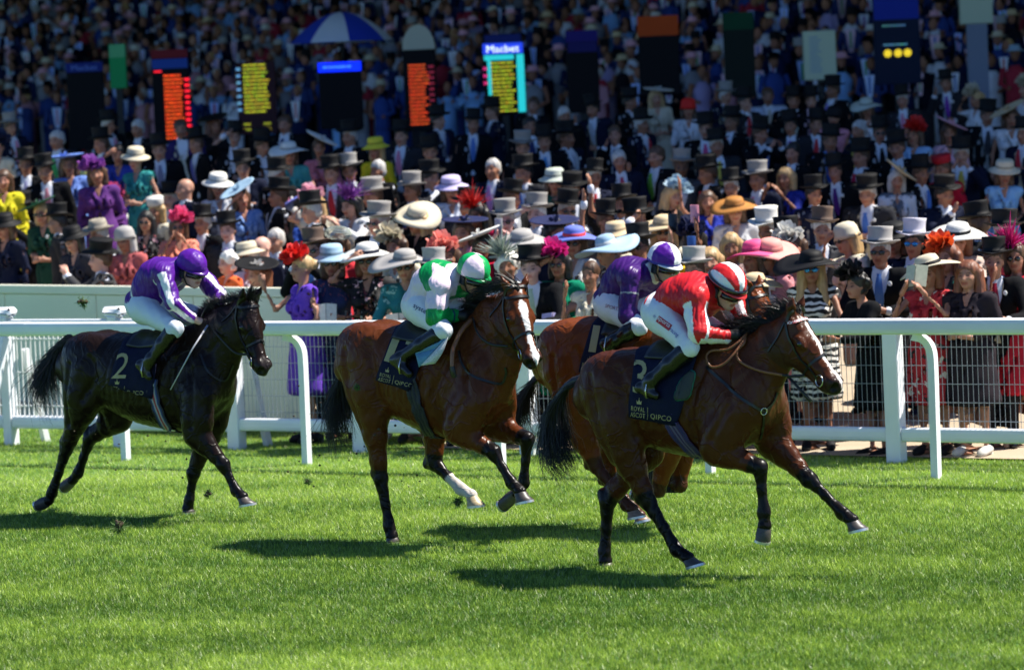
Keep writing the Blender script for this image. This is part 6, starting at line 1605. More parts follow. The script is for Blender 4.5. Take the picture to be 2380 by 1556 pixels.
# ---- between the rear horse and the second jockey
i = person(1042, 600, 'w', 'woman in coral netted flower hat behind the pink and green jockey', 'down', 10, 'flower', 'coral', hair='bob', hairc='brown', top=(.6, .5, .48), sleeve=2)
person(1009, 630, 'm', 'man in pale grey top hat just left of the quartered pink and green cap', 'down', 15, 'top', 'lgrey', hairc='grey', top=GRY)
i = person(942, 622, 'w', 'woman in large grey hat, sunglasses and teal dress holding an open card', 'lean', 8, 'widest', 'lgrey', hair='bun', hairc='auburn', pat='teal_dot', sleeve=1, glasses='dark')
booklet(i, (.62, .55, .42), 'open cream card in the hands of the woman in teal', 1, (.004, .08, .05), .02)
person(854, 607, 'w', 'woman touching her white hat with navy flowers, black floral dress', 'shade', 10, 'wide', 'white', band=NVY, hair='bob', hairc='auburn', pat='floral_black', sleeve=1, glasses='dark')
i = person(771, 612, 'w', 'smiling woman in pale blue hat and sunglasses resting a book on the rail', 'lean', 6, 'bucket', 'lblue', hair='bob', hairc='brown', pat='navy_dot', sleeve=0, glasses='dark')
booklet(i, (.66, .63, .55), 'cream open book resting on the rail under the pale blue hat', 1, (.004, .06, .085))
i = person(701, 625, 'w', 'woman in red feather hat and purple dress at the end of the beige wall', 'phone1', 65, 'flower', 'red', hair='bun', hairc='blond', top=(.12, .05, .42), sleeve=0, skin=(.36, .18, .12))
person(786, 575, 'w', 'woman in clear wire hat over red behind the pale blue hat', 'down', 10, 'wire', 'sage', hair='bob', hairc='brown', top=(.5, .03, .04), sleeve=2)
person(919, 573, 'w', 'woman under a cream folded flower hat between two sunglassed women', 'down', 30, 'flower', 'cream', hair='bob', hairc='brown', top=CRM, sleeve=2)
person(969, 514, 'w', 'blonde woman in big cream brimmed hat and black dress with a chain', 'down', 58, 'wide', 'cream', hair='long', hairc='blond', top=BLK, sleeve=2, tilt=-24)
person(879, 519, 'm', 'man in dusty grey top hat and sunglasses with a white collar', 'down', 40, 'top', 'grey', hairc='grey', top=BLK, glasses='dark', skin=(.62, .30, .22))
person(723, 492, 'm', 'man in black top hat in profile behind the blue hat', 'down', 72, 'top', 'black', hairc='grey', top=BLK, skin=(.50, .24, .16))
person(673, 500, 'w', 'grey haired woman in royal blue coat and tilted periwinkle saucer hat', 'clasp', 12, 'disc', (.14, .17, .55), hair='bob', hairc='grey', top=(.02, .06, .30), sleeve=2, tilt=32)
person(608, 576, 'm', 'bald man half hidden behind the cream bucket hat', 'down', 40, None, hair='none', top=NVY, skin=(.66, .38, .30))
person(575, 598, 'w', 'woman in cream bucket hat and sunglasses right of the rear jockey', 'down', 40, 'bucket', 'cream', hair='bob', hairc='white', top=(.55, .57, .65), sleeve=2, glasses='dark')
person(600, 640, 'w', 'woman in black and white dish hat turned to the left by the wall', 'down', 70, 'disc', 'black', band=(.6, .58, .55), hair='bob', hairc='auburn', top=(.55, .62, .60), sleeve=2, tilt=-15)
person(529, 612, 'w', 'grey curly haired woman in orange top behind the rear jockey', 'down', 60, None, hair='curly', hairc='white', top=(.75, .14, .04), sleeve=2, skin=(.62, .30, .22))
# ---- left, behind the beige wall
person(529, 536, 'm', 'man in black top hat, dark suit and lilac tie above the rear jockey', 'down', 15, 'top', 'black', hairc='brown', top=(.03, .03, .034), tie=(.40, .34, .6), skin=(.64, .36, .30))
person(396, 463, 'm', 'man in black top hat and charcoal coat with white buttonhole', 'down', 25, 'top', 'black', hairc='grey', top=(.025, .025, .028), badge=True, skin=(.62, .33, .28))
person(362, 492, 'w', 'woman in cream crumpled hat beside the charcoal coat', 'down', 30, 'pill', 'white', hair='bob', hairc='blond', top=CRM, sleeve=2)
person(339, 516, 'w', 'woman with long black hair and sunglasses in dark floral dress, bare arm', 'down', 12, None, hair='long', hairc='dark', pat='floral_black', sleeve=0, glasses='dark', skin=(.50, .26, .16))
person(233, 604, 'm', 'man in tilted black top hat and grey suit clapping over the wall', 'phone2', 78, 'top', 'black', hairc='brown', top=(.045, .045, .048), skin=(.60, .32, .24), tilt=-12)
person(228, 548, 'm', 'man in brown felt trilby behind the clapping man', 'down', 50, 'fedora', (.28, .25, .20), hairc='grey', top=BLK)
i = person(258, 470, 'w', 'woman in fluffy pink feather hat and white green dress raising one arm', 'raise', 15, 'flower', 'pink', hair='bob', hairc='brown', pat='green_white', sleeve=1, tilt=-10)
phone(i, (.55, .56, .18), 'yellow phone raised by the woman in pink feather hat')
person(133, 517, 'm', 'man in black top hat in profile behind the green fascinator', 'down', 80, 'top', 'black', hairc='dark', top=(.03, .03, .032), skin=(.42, .22, .14))
person(98, 497, 'w', 'blonde woman in dark green hat and dark green dress', 'clasp', 22, 'disc', 'green', hair='bob', hairc='blond', top=(.01, .045, .03), sleeve=1, glasses='dark', badge=True, tilt=15)
i = person(50, 488, 'm', 'man in black top hat raising binoculars, cream waistcoat under black coat', 'phone2', 30, 'top', 'black', hairc='dark', top=BLK, wc=CRM)
person(10, 530, 'w', 'woman in dark coat cut off by the left edge behind the wall', 'down', 30, 'bucket', 'black', hair='bob', hairc='brown', top=NVY, sleeve=2)
person(170, 560, 'w', 'woman in dark dress stooping behind the wall beside the clapping man', 'clasp', 35, 'bucket', 'black', hair='bob', hairc='dark', top=(.03, .03, .04), sleeve=2)
person(290, 560, 'w', 'woman in white hat half hidden behind the long black hair', 'down', 25, 'cloche', 'lgrey', hair='bob', hairc='grey', top=(.4, .1, .1), sleeve=2)
person(640, 560, 'm', 'man in dark suit between the blue coat and the cream bucket hat', 'down', 30, None, hairc='grey', top=BLK)
person(470, 520, 'm', 'man in dark coat above the purple cap of the rear jockey', 'down', 30, 'top', 'black', hairc='grey', top=BLK)

# ---- people glimpsed between those
rf = random.Random(9); got = [(q['px'], q['py']) for q in PEOPLE]; FC = [('white', (.6, .6, .6)), ('pink', (.6, .25, .3)), ('navy', (.02, .03, .12)), ('red', (.45, .02, .03)), ('mint', (.3, .5, .4)), ('cream', (.55, .5, .38)), ('black', (.012, .012, .014)), ('lilac', (.4, .3, .55)), ('turquoise', (.03, .3, .32)), ('coral', (.65, .22, .15))]
NEAR = [(2311, 'the man in burgundy tie'), (2158, 'the red floral dress'), (2046, 'the man in blue tie'), (1886, 'the huge black hat'), (1789, 'the salmon feathered hat'), (1613, 'the grey hat by the striped cap'), (1543, 'the wide straw hat'), (1410, 'the white flowered blue hat'), (1299, 'the emerald dress'), (1247, 'the shouting elderly man'), (1110, 'the round red feathers'), (969, 'the blonde in cream brim'), (854, 'the navy flowered hat'), (771, 'the pale blue hat'), (673, 'the royal blue coat'), (529, 'the lilac tie'), (396, 'the charcoal coat'), (339, 'the long black hair'), (258, 'the fluffy pink hat'), (133, 'the profile top hat'), (50, 'the raised binoculars')]
used = set()
for py0 in (488, 520, 548, 575):
    for k_ in range(40):
        px = rf.uniform(5, 2375); py = py0 + rf.uniform(-10, 10)
        if py0 > 520 and px < 700: continue
        if py0 < 540 and (px > 1560 or (px < 640 and k_ % 2)): continue
        if min(math.hypot(px - a, py - b) for a, b in got) < 46: continue
        nx, nn = min(NEAR, key=lambda q: abs(q[0] - px)); sd = 'behind' if abs(nx - px) < 30 else ('back left of' if px < nx else 'back right of')
        if rf.random() < .5: hc = rf.choice([('black', 'black'), ('black', 'black'), ('black', 'black'), ('black', 'black'), ('brown', 'brown')]); lab = f'man in {hc[0]} top hat {sd} {nn}'; kw = dict(hat='top', hatc=hc[1], hairc=rf.choice(['grey', 'brown']), top=rf.choice([BLK, NVY, GRY]), tie=rf.choice([(.4, .05, .08), (.1, .2, .5), (.4, .4, .45)]), glasses=rf.choice([None, 'dark'])); sx = 'm'
        else: dn, dc = rf.choice(FC); hn, hk, ht = rf.choice([('black bucket', 'black', 'bucket'), ('navy saucer', 'navy', 'disc'), ('pink flower', 'pink', 'flower'), ('tan bucket', 'tan', 'bucket'), ('red flower', 'red', 'flower'), ('blue saucer', 'blue', 'disc'), ('purple feather', 'purple', 'feather'), ('black saucer', 'black', 'disc')]); lab = f'woman in {hn} hat and {dn} top {sd} {nn}'; kw = dict(hat=ht, hatc=hk, hair=rf.choice(['bob', 'long', 'bun']), hairc=rf.choice(['brown', 'blond', 'auburn', 'dark']), top=dc, sleeve=rf.choice([1, 2]), glasses=rf.choice([None, 'dark']), tilt=rf.uniform(-18, 18)); sx = 'w'
        if lab in used: continue
        used.add(lab); got.append((px, py)); person(px, py, sx, lab, rf.choice(['down', 'clasp', 'phone2', 'shade', 'raise', 'phone1', 'phone2', 'shade']), rf.uniform(-30, 70), **kw)
# ================================================================== shaded rows behind, standing on rising ground
BG = 'spectators standing in the shade behind'
def bY(py, px): return float(np.interp(py + (px - 1190) * .03, [190, 230, 270, 310, 365, 420, 470, 520], [56, 54, 51, 47, 43.5, 42, 40.6, 39.8]))
back = [
 (160, 385, 'w', 'woman in blue saucer hat and pale blue dress below the dark board at left', dict(hat='disc', hatc=(.12, .22, .60), top=(.12, .20, .50), sleeve=1, hair='bob')),
 (562, 462, 'w', 'woman in pale blue dress and blue hat with one arm to her head', dict(pose='shade', hat='disc', hatc='lblue', pat='blue_dot', sleeve=1, hair='bob', tilt=25, yaw=-20)),
 (672, 360, 'w', 'woman in white brimmed hat and sea green dress', dict(hat='wide', hatc='white', top=(.06, .28, .26), sleeve=2, hair='bob', yaw=-10, pose='clasp')),
 (742, 345, 'w', 'woman in white saucer hat and dusty pink dress', dict(hat='disc', hatc='white', top=(.50, .16, .20), sleeve=2, hair='bun', tilt=-30, pose='clasp')),
 (873, 350, 'w', 'woman in yellow hat and bright yellow dress with a pale handbag', dict(hat='bucket', hatc='yellow', top=(.60, .48, .02), sleeve=1, hair='bob', hairc='blond', yaw=30, pose='clasp')),
 (812, 400, 'm', 'man in grey top hat, black coat and pale blue waistcoat', dict(hat='top', hatc='grey', wc=(.25, .32, .45), tie=(.03, .03, .12), top=BLK)),
 (1049, 443, 'w', 'woman in lilac brimmed hat and white dress', dict(hat='bucket', hatc='lilac', top=(.55, .58, .66), sleeve=1, hair='bob', pose='clasp')),
 (420, 300, 'm', 'man in front of the red lettered board with a blue and cream sash', dict(wc=(.5, .48, .38), top=(.03, .02, .10))),
 (320, 300, 'm', 'grey haired man in black suit left of the red lettered board', dict(top=BLK, hairc='grey', tie=(.1, .1, .3), yaw=35)),
 (1000, 355, 'm', 'man in black coat, grey waistcoat and coral tie', dict(hat='top', wc=(.25, .27, .32), tie=(.6, .12, .08), top=BLK)),
 (1145, 395, 'm', 'grey haired man with lilac tie in dark suit above the red feather headpiece', dict(hairc='grey', tie=(.35, .2, .5), top=NVY, yaw=30)),
 (1100, 290, 'm', 'man in black top hat and blue tie below the cyan edged board', dict(hat='top', tie=(.1, .2, .5))),
 (1215, 345, 'm', 'man in grey top hat beside a black hat below the cyan edged board', dict(hat='top', hatc='grey', tie=(.1, .25, .4))),
 (1265, 330, 'm', 'man in black top hat and open black coat with blue tie', dict(hat='top', tie=(.08, .25, .5), pose='clasp')),
 (1312, 270, 'm', 'bare headed man with a long pale tie against a dark board', dict(hairc='grey', tie=(.45, .5, .7), yaw=-15)),
 (1330, 445, 'm', 'man in black top hat and olive waistcoat behind the shouting man', dict(hat='top', wc=(.20, .19, .12), tie=(.1, .1, .12), badge=True)),
 (1290, 425, 'w', 'woman in grey green hat behind the shouting man', dict(hat='bucket', hatc='sage', top=(.02, .10, .07), sleeve=2, hair='bob')),
 (1440, 375, 'm', 'grey haired man in navy suit with folded arms and a red tie', dict(pose='fold', hairc='grey', top=NVY, tie=(.4, .05, .1), badge=True)),
 (1525, 365, 'm', 'tall man in black suit with green tie holding a white card', dict(pose='phone1', hairc='brown', top=BLK, tie=(.15, .4, .05), yaw=40)),
 (1585, 390, 'm', 'man in grey top hat and grey suit with dark skin', dict(hat='top', hatc='grey', top=(.06, .065, .08), skin=(.14, .07, .04), badge=True)),
 (1600, 255, 'w', 'woman in round red hat and pale dress below the orange topped board', dict(hat='cloche', hatc='red', top=(.55, .55, .58), sleeve=1, hair='bob')),
 (1640, 300, 'm', 'man in black top hat, cream waistcoat and pink tie', dict(hat='top', wc=(.5, .45, .34), tie=(.5, .08, .2), yaw=10)),
 (1700, 285, 'm', 'man in black top hat, blue waistcoat and red tie turned left', dict(hat='top', wc=(.25, .32, .42), tie=(.5, .03, .05), yaw=45, pose='clasp')),
 (1785, 225, 'm', 'man in white shirt sleeves without a jacket, pale tie', dict(top=(.45, .5, .62), hairc='brown', pose='clasp', tie=(.5, .45, .35))),
 (1845, 235, 'm', 'man in black top hat with pale green waistcoat left of the pale noticeboard foot', dict(hat='top', wc=(.45, .50, .42), pose='clasp')),
 (1885, 235, 'm', 'man in black top hat, pink shirt and red tie', dict(hat='top', top2=(.6, .4, .48), tie=(.5, .05, .1))),
 (1935, 210, 'm', 'man in tall black hat and yellow waistcoat turned left', dict(hat='top', wc=(.5, .45, .15), yaw=50, tie=(.2, .15, .5))),
 (2015, 255, 'w', 'woman in wide pale hat and white jacket', dict(hat='wide', hatc='sage', top=(.6, .58, .58), sleeve=2, hair='bob', pose='clasp')),
 (1930, 330, 'm', 'man in black hat, bright blue shirt and beige waistcoat', dict(hat='top', wc=(.30, .24, .20), top2=(.08, .2, .5), tie=(.03, .08, .3))),
 (1940, 400, 'm', 'older man in black top hat with purple tie and black coat', dict(hat='top', tie=(.08, .02, .16), badge=True, yaw=20)),
 (2000, 365, 'm', 'man in black top hat with red tie and buttonhole behind the purple tie', dict(hat='top', tie=(.4, .02, .05), badge=True, yaw=45)),
 (2045, 310, 'm', 'man in black top hat, sunglasses and black tie', dict(hat='top', tie=BLK, glasses='dark')),
 (2085, 345, 'm', 'man in black top hat and blue tie right of the white jacket', dict(hat='top', tie=(.1, .25, .5), badge=True, yaw=25)),
 (2085, 420, 'w', 'woman in straw dish hat, white jacket and grey spotted dress', dict(hat='disc', hatc='straw', top=(.12, .13, .16), top2=(.62, .62, .68), sleeve=2, hair='bob', hairc='grey', tilt=-35)),
 (2190, 395, 'w', 'woman in red pillbox hat and red dress', dict(hat='pill', hatc=(.35, .01, .02), top=(.42, .01, .03), sleeve=2, hair='short', yaw=45)),
 (2205, 310, 'w', 'woman in large pink saucer hat and pale pink dress', dict(hat='disc', hatc='lpink', top=(.60, .36, .42), sleeve=2, hair='bob', tilt=-28)),
 (2295, 270, 'm', 'man in black top hat, grey waistcoat and green jacket lining', dict(hat='top', wc=(.28, .29, .27), tie=(.05, .05, .06), badge=True)),
 (2335, 405, 'w', 'woman in cream brimmed hat and pale blue dress at the right edge', dict(hat='bucket', hatc='cream', top=(.22, .42, .66), sleeve=0, hair='bob', pose='clasp')),
 (2350, 275, 'w', 'woman in straw hat and white dress at the upper right edge', dict(hat='disc', hatc='straw', top=(.6, .6, .62), sleeve=0, hair='bob', tilt=30)),
 (1825, 415, 'w', 'woman in deep blue dress shading her eyes with both arms', dict(pose='phone2', top=(.02, .03, .24), sleeve=1, hair='bob', hairc='blond', yaw=30)),
 (1708, 492, 'w', 'woman under a broad orange brown hat at the edge of the shade', dict(hat='wide', hatc='tan', top=(.5, .5, .52), sleeve=2, hair='bob')),
 (1645, 470, 'w', 'woman in royal blue dress waving one arm', dict(pose='raise', top=(.03, .05, .40), sleeve=1, hair='bob')),
 (60, 385, 'm', 'man in black top hat and dark suit at the left by the yellow dress', dict(hat='top', tie=(.3, .3, .5))),
 (105, 400, 'm', 'man in black top hat, white collar and pink tie, second from left edge', dict(hat='top', tie=(.5, .2, .25))),
 (8, 420, 'w', 'woman in yellow dress at the left edge', dict(top=(.55, .48, .02), sleeve=2, hair='bob')),
 (370, 350, 'm', 'man in black top hat holding a card below the red lettered board', dict(hat='top', pose='clasp', tie=(.2, .2, .3))),
 (455, 335, 'm', 'man in black top hat turned left right of the red lettered board', dict(hat='top', yaw=50, tie=(.1, .1, .3))),
 (545, 320, 'm', 'man in black top hat with raised hand below the yellow lettered board', dict(hat='top', pose='shade')),
 (610, 340, 'm', 'man in black top hat turned right below the yellow lettered board', dict(hat='top', yaw=-40)),
 (430, 440, 'm', 'bald bearded man in navy suit seen from the side', dict(hair='none', top=NVY, yaw=60)),
 (225, 405, 'w', 'woman with magenta fascinator behind the pink feather hat', dict(hat='flower', hatc='purple', top=(.10, .03, .16), sleeve=2, hair='bob')),
 (275, 360, 'w', 'dark haired woman in deep blue dress with a hand on her head', dict(pose='shade', top=(.03, .05, .30), sleeve=0, hair='bun', hairc='dark')),
]
taken = []
for px, py, sx, lab, kw in back:
    kw = dict(kw); Yd = bY(py, px); kw.setdefault('hairc', 'brown'); person(px, py, sx, lab, Y=Yd, sc=1.0 if sx == 'm' else .95, group=BG, **kw); taken.append((px, py))
# the people between them, given an honest description from what each wears and where it stands
LAND = [(205, 'the dark blue topped board'), (278, 'the green sign'), (404, 'the red lettered board'), (600, 'the yellow lettered board'), (795, 'the bright blue topped board'), (982, 'the arched cream board'), (1176, 'the cyan edged board'), (1358, 'the purple topped board'), (1536, 'the orange topped board'), (1722, 'the dark green topped board'), (1907, 'the pale noticeboard'), (2088, 'the three yellow discs'), (2270, 'the pale top right sign')]
TIES = [('red', (.45, .03, .04)), ('blue', (.06, .15, .45)), ('pink', (.55, .20, .30)), ('purple', (.2, .05, .35)), ('yellow', (.5, .42, .08)), ('green', (.05, .3, .1)), ('silver', (.4, .42, .45)), ('navy', (.02, .03, .10))]
DRS = [('white', (.6, .6, .62)), ('pink', (.55, .22, .28)), ('navy', (.02, .03, .12)), ('red', (.42, .02, .03)), ('green', (.03, .2, .1)), ('pale blue', (.25, .4, .6)), ('cream', (.55, .5, .38)), ('lilac', (.35, .28, .5)), ('yellow', (.5, .42, .05)), ('coral', (.6, .2, .14)), ('teal', (.03, .22, .22)), ('black', (.012, .012, .014))]
seen = {}
rb = random.Random(5)
for y0, cnt in ((228, 25), (272, 24), (318, 23), (366, 22), (415, 22), (462, 21)):
    for k in range(cnt):
        px = (k + .5) / cnt * 2440 - 30 + rb.uniform(-48, 48); py = y0 + rb.uniform(-27, 27) - (px - 1190) * .03
        if min(math.hypot(px - a, (py - b) * .9) for a, b in taken) < 42: continue
        if py > 470 and px < 480: continue
        if py < np.interp(px, [0, 900, 1250, 2380], [290, 285, 225, 185]): continue
        taken.append((px, py)); Yd = bY(py, px); man = rb.random() < .78
        lx, ln = min(LAND, key=lambda q_: abs(q_[0] - px)); side = 'below' if abs(lx - px) < 38 else ('left of' if px < lx else 'right of'); depth = 'well ' if y0 > 400 else ('far ' if y0 < 260 else '')
        if man:
            tn, tc = TIES[rb.randrange(8)]; hc = rb.random(); hat, hn, hatc = ('top', 'black top hat', 'black') if hc < .74 else (('top', 'grey top hat', 'grey') if hc < .82 else (None, 'bare head', None)); wn, wcol = rb.choice([('', None), ('', None), (' and grey waistcoat', (.26, .27, .30)), (' and buff waistcoat', (.42, .36, .24))])
            lab = f'man with {hn}, {tn} tie {depth + side if side == "below" else side} {ln}'; kw = dict(hat=hat, hatc=hatc or 'black', tie=tc, wc=wcol, top=rb.choice([BLK, BLK, NVY, (.02, .021, .026)]), hairc=rb.choice(['grey', 'brown', 'dark']), pose=rb.choice(['down', 'clasp', 'down', 'fold', 'phone1', 'phone2']), badge=rb.random() < .5)
        else:
            dn, dc = DRS[rb.randrange(12)]; hn, hat = rb.choice([('brimmed', 'wide'), ('bucket', 'bucket'), ('saucer', 'disc'), ('flower', 'flower'), ('small', 'cloche')]); hk = rb.choice(['white', 'cream', 'navy', 'lpink', 'lblue', 'black', 'red', 'black', 'purple']); nm = dict(lpink='pink', lblue='pale blue').get(hk, hk)
            lab = f'woman with {nm} {hn} hat and {dn} dress {depth + side if side == "below" else side} {ln}'; kw = dict(hat=hat, hatc=hk, top=dc, sleeve=rb.choice([0, 1, 2]), hair=rb.choice(['bob', 'long', 'bun']), hairc=rb.choice(['brown', 'blond', 'dark', 'auburn']), pose=rb.choice(['down', 'clasp', 'shade', 'phone2', 'raise']), tilt=rb.uniform(-20, 20))
        if lab in seen:
            seen[lab] += 1; lab = lab.replace('man with ', 'man turned aside with ') if seen[lab] == 2 else lab + ' too'
            kw['yaw'] = 55
        else: seen[lab] = 1; kw['yaw'] = rb.uniform(-50, 75)
        person(px, py, 'm' if man else 'w', lab, Y=Yd, sc=1.0 if man else .95, group=BG, **kw)
# ------------------------------------------------------------------ the packed stand: small figures, the nearest as individuals
FDR = [('white', (.62, .64, .72)), ('pink', (.48, .24, .30)), ('navy', (.015, .025, .11)), ('red', (.34, .03, .05)), ('pale blue', (.22, .42, .75)), ('lilac', (.32, .27, .48)), ('black', (.01, .01, .014)), ('teal', (.02, .2, .26)), ('royal blue', (.03, .06, .24)), ('grey', (.22, .23, .27))]
def far_figure(seed):
    r = random.Random(seed); man = r.random() < .52; m_ = MB(); sk = tuple(v * .75 for v in r.choice(SKINS)); dsc = 'man in dark suit' if man else 'woman'  # skin darkened: the stand's shade is put into its colour
    suit = r.choice([(.010, .014, .045), (.02, .035, .13), (.03, .05, .17), (.006, .007, .016), (.012, .02, .07)]) if man else None  # bluish suits carry the blue of the stand's shade in their colour
    if suit is None: dd = r.choice(FDR); suit = dd[1]; dsc = f'woman in {dd[0]} dress'
    m_.col = suit
    m_.tube([(0, 0, .80), (0, 0, 1.1), (0, 0, 1.32), (0, 0, 1.46)], [.17, .16, .19, .08], 8, flat=((1, 0, 0), .68))
    m_.tube([(0, 0, .0), (0, 0, .82)], [.14, .16], 6, flat=((1, 0, 0), .7), col=(.02, .02, .025) if man else suit)
    ra = r.random() < .3
    for q in (-1, 1):
        el, wr = ((.0, .26 * q, 1.15), (.18, .12 * q, 1.08)) if not ra else ((.1, .25 * q, 1.2), (.25, .10 * q, 1.35)); bare = (not man) and r.random() < .6
        m_.tube([(0, .19 * q, 1.42), el, wr], [.055, .045, .035], 5, col=sk if bare else suit); m_.ball(wr, .04, 5, 4, col=sk)
    m_.ball((.02, 0, 1.64), (.095, .078, .118), 8, 7, col=sk)
    hc = r.choice([HAIRS['dark'], HAIRS['brown'], HAIRS['brown'], HAIRS['dark'], HAIRS['grey'], HAIRS['blond']]); m_.ball((-.018, 0, 1.672), (.103, .090, .106), 8, 6, col=hc)
    if man:
        m_.strip([(.138, -.095, 1.45), (.133, -.04, 1.05)], [(.138, .095, 1.45), (.133, .04, 1.05)], col=r.choice([(.55, .65, .9), (.38, .5, .9), (.72, .74, .82), (.75, .5, .6)])); m_.strip([(.14, -.02, 1.42), (.14, -.02, 1.12)], [(.14, .02, 1.42), (.14, .02, 1.12)], col=r.choice(TIES)[1])
        if r.random() < .30: dsc = 'man in top hat'; m_.lathe([(.15, 0), (.10, .01), (.10, .14), (.001, .145)], 9, (0, 0, 1.71), col=r.choice([(.012, .012, .014), (.012, .012, .014), (.3, .3, .3)]))
    elif r.random() < .6: dsc += ' and hat'; m_.lathe([(.20, -.02), (.10, .01), (.09, .08), (.001, .095)], 9, (0, 0, 1.72), col=r.choice([HATC['white'], HATC['lilac'], HATC['lpink'], HATC['cream'], HATC['straw'], HATC['lblue'], HATC['black'], HATC['cream']]))
    m_.dsc = dsc; return m_
M_far = mat('far_clothes', src='vert', rough=.9, spec=.05)
FIG = []
for k in range(40):
    f = far_figure(100 + k); V = np.concatenate(f.v); C = np.concatenate(f.c); F4 = np.concatenate(f.f4); F3 = np.concatenate(f.f3) if f.f3 else np.zeros((0, 3), int); FIG.append((V, F4, F3, C, f.mesh('person', True, True), f.dsc))
spots = []
for ri, b in enumerate(ROW_B):
    z = ground_z(b + .45) + .004; t = -95 + .3 * (ri % 2)
    while t < 25:
        t += rb.uniform(.46, .82) + (.4 if rb.random() < .06 else 0)
        p = TB(t, b + rb.uniform(.15, .75), z); u, v = proj(p + Vector((0, 0, 1.6)))
        if -60 < u < 2440 and -110 < v < 360: spots.append((p, u, v, rb.uniform(-.7, .7)))
spots.sort(key=lambda q: q[0].y)
vis = [q for q in spots if q[2] > 20]
N_IND = max(0, 296 - len(PEOPLE))
ind = [q for q in spots if 0 < q[1] < 2380 and 20 < q[2] < 250][:N_IND]; ids = set(id(q) for q in ind)
for j, q in enumerate(ind):
    k = rb.randrange(40); o = obj('person', FIG[k][4], M_far, loc=q[0], label=brief(f'blurred {FIG[k][5]} low in stand near {min(LAND, key=lambda z: abs(z[0] - q[1]))[1]}'), cat='person', group='spectators in the lowest rows of the stand'); o.rotation_euler = (0, 0, -math.pi / 2 - TH * .6 + q[3]); sc_ = rb.uniform(.93, 1.05); o.scale = (sc_, sc_, sc_)
Vs, Fs4, Fs3, Cs, n0 = [], [], [], [], 0
for q in spots:
    if id(q) in ids: continue
    V, F4, F3, C, _, _ = FIG[rb.randrange(40)]; a = -math.pi / 2 - TH * .6 + q[3]; c, s_ = math.cos(a), math.sin(a); sc_ = rb.uniform(.93, 1.05)
    W = np.stack([V[:, 0] * c - V[:, 1] * s_, V[:, 0] * s_ + V[:, 1] * c, V[:, 2]], 1) * sc_ + np.array(q[0]); Vs.append(W); Fs4.append(F4 + n0); Fs3.append(F3 + n0); Cs.append(C * rb.uniform(.7, 1.2)); n0 += len(V)
obj('stand_crowd', mesh_np('stand_crowd', np.concatenate(Vs), [np.concatenate(Fs4), np.concatenate(Fs3)], np.concatenate(Cs)), M_far, label='dense crowd filling the shaded upper rows of the stand', cat='crowd', kind='stuff')
print('PEOPLE', len(PEOPLE), 'individual far', len(ind), 'far', len(spots))
# ================================================================== betting boards, signs, umbrella
M_bcase = mat('board_case', (.02, .02, .024), .5)
M_led = mat('led', src='obj', rough=.5, emit=.9)
M_sign = mat('sign_paint', src='obj', rough=.6, spec=.12)
BYD = 57.5
def board(x0, y0, x1, y1, label, parts, case=(.003, .003, .005), Y=BYD, cat='betting board'):
    "case outline in picture units at depth Y; parts: (name, x0, y0, x1, y1, colour, lit)"
    k = Y / FPX; c = at_depth((x0 + x1) / 2, y1, Y); rt = empty('betting_board', c, 0, label=label, cat=cat, group='betting boards standing over the crowd')
    W, Hh = (x1 - x0) * k, (y1 - y0) * k; cx = (x0 + x1) / 2
    obj('case', MB().box((0, .06, Hh / 2), (W / 2, .06, Hh / 2), bev=.01).mesh('case', False), M_sign, rt, color=case)
    zf = c.z; obj('leg', MB().box((0, .06, -1.3), (.05, .03, 1.32)).mesh('leg', False), M_sign, rt, color=(.03, .03, .03))
    for nm, a0, b0, a1, b1, col, lit in parts:
        w_, h_ = (a1 - a0) * k, (b1 - b0) * k; obj(nm, MB().box(((((a0 + a1) / 2) - cx) * k, -.006 - (.004 if nm in ('text_row', 'disc_light') else 0), (y1 - (b0 + b1) / 2) * k), (w_ / 2, .006, h_ / 2)).mesh(nm, False), M_led if lit else M_sign, rt, color=col)
    return rt
def rows(x0, x1, ya, yb, n, col, seed, minw=.55, nm='text_row', dim=1.0):
    r = random.Random(seed); out = []; h = (yb - ya) / n
    for i in range(n):
        e = x0 + (x1 - x0) * r.uniform(minw, 1); x = x0
        while x < e:
            w_ = r.uniform(.03, .11) * (x1 - x0); out.append((nm, x, ya + i * h + h * .30, min(x + w_, e), ya + i * h + h * .72, tuple(c * dim * r.uniform(.6, 1.1) for c in col), True)); x += w_ + .022 * (x1 - x0)
    return out
OR, YE, CY, RE = (.8, .07, .005), (.34, .37, .015), (.01, .30, .32), (.9, .012, .03)
board(163, 146, 248, 348, 'tall black betting board with dark blue header at left', [('header', 163, 146, 248, 168, (.012, .022, .16), False)])
board(257, 103, 296, 206, 'narrow green sign with pale top beside the dark board', [('panel', 258, 104, 295, 134, (.10, .36, .16), False), ('panel', 258, 134, 295, 205, (.015, .26, .08), False)], case=(.02, .16, .06))
board(361, 116, 446, 330, 'black betting board with red and blue headers and glowing orange rows', [('header', 361, 116, 446, 136, (.16, .012, .018), False), ('header', 362, 138, 445, 160, (.02, .06, .30), False)] + rows(388, 438, 172, 325, 17, OR, 1, .75) + rows(436, 447, 180, 300, 9, RE, 2, .9) + rows(366, 386, 162, 170, 1, RE, 3, .9))
board(556, 145, 646, 312, 'maroon betting board with rows of yellow lettering', rows(572, 632, 147, 264, 13, YE, 4, .82) + rows(556, 566, 152, 262, 7, (.08, .2, .35), 5, .9) + rows(568, 584, 282, 306, 2, YE, 6, .9, dim=.5) + rows(614, 632, 282, 306, 2, YE, 7, .9, dim=.5), case=(.035, .012, .018))
board(746, 145, 846, 300, 'black betting board with bright blue lit header', [('header', 746, 145, 846, 167, (.0, .015, .85), True)] + rows(758, 826, 151, 161, 1, (.05, .2, .9), 8, .95))
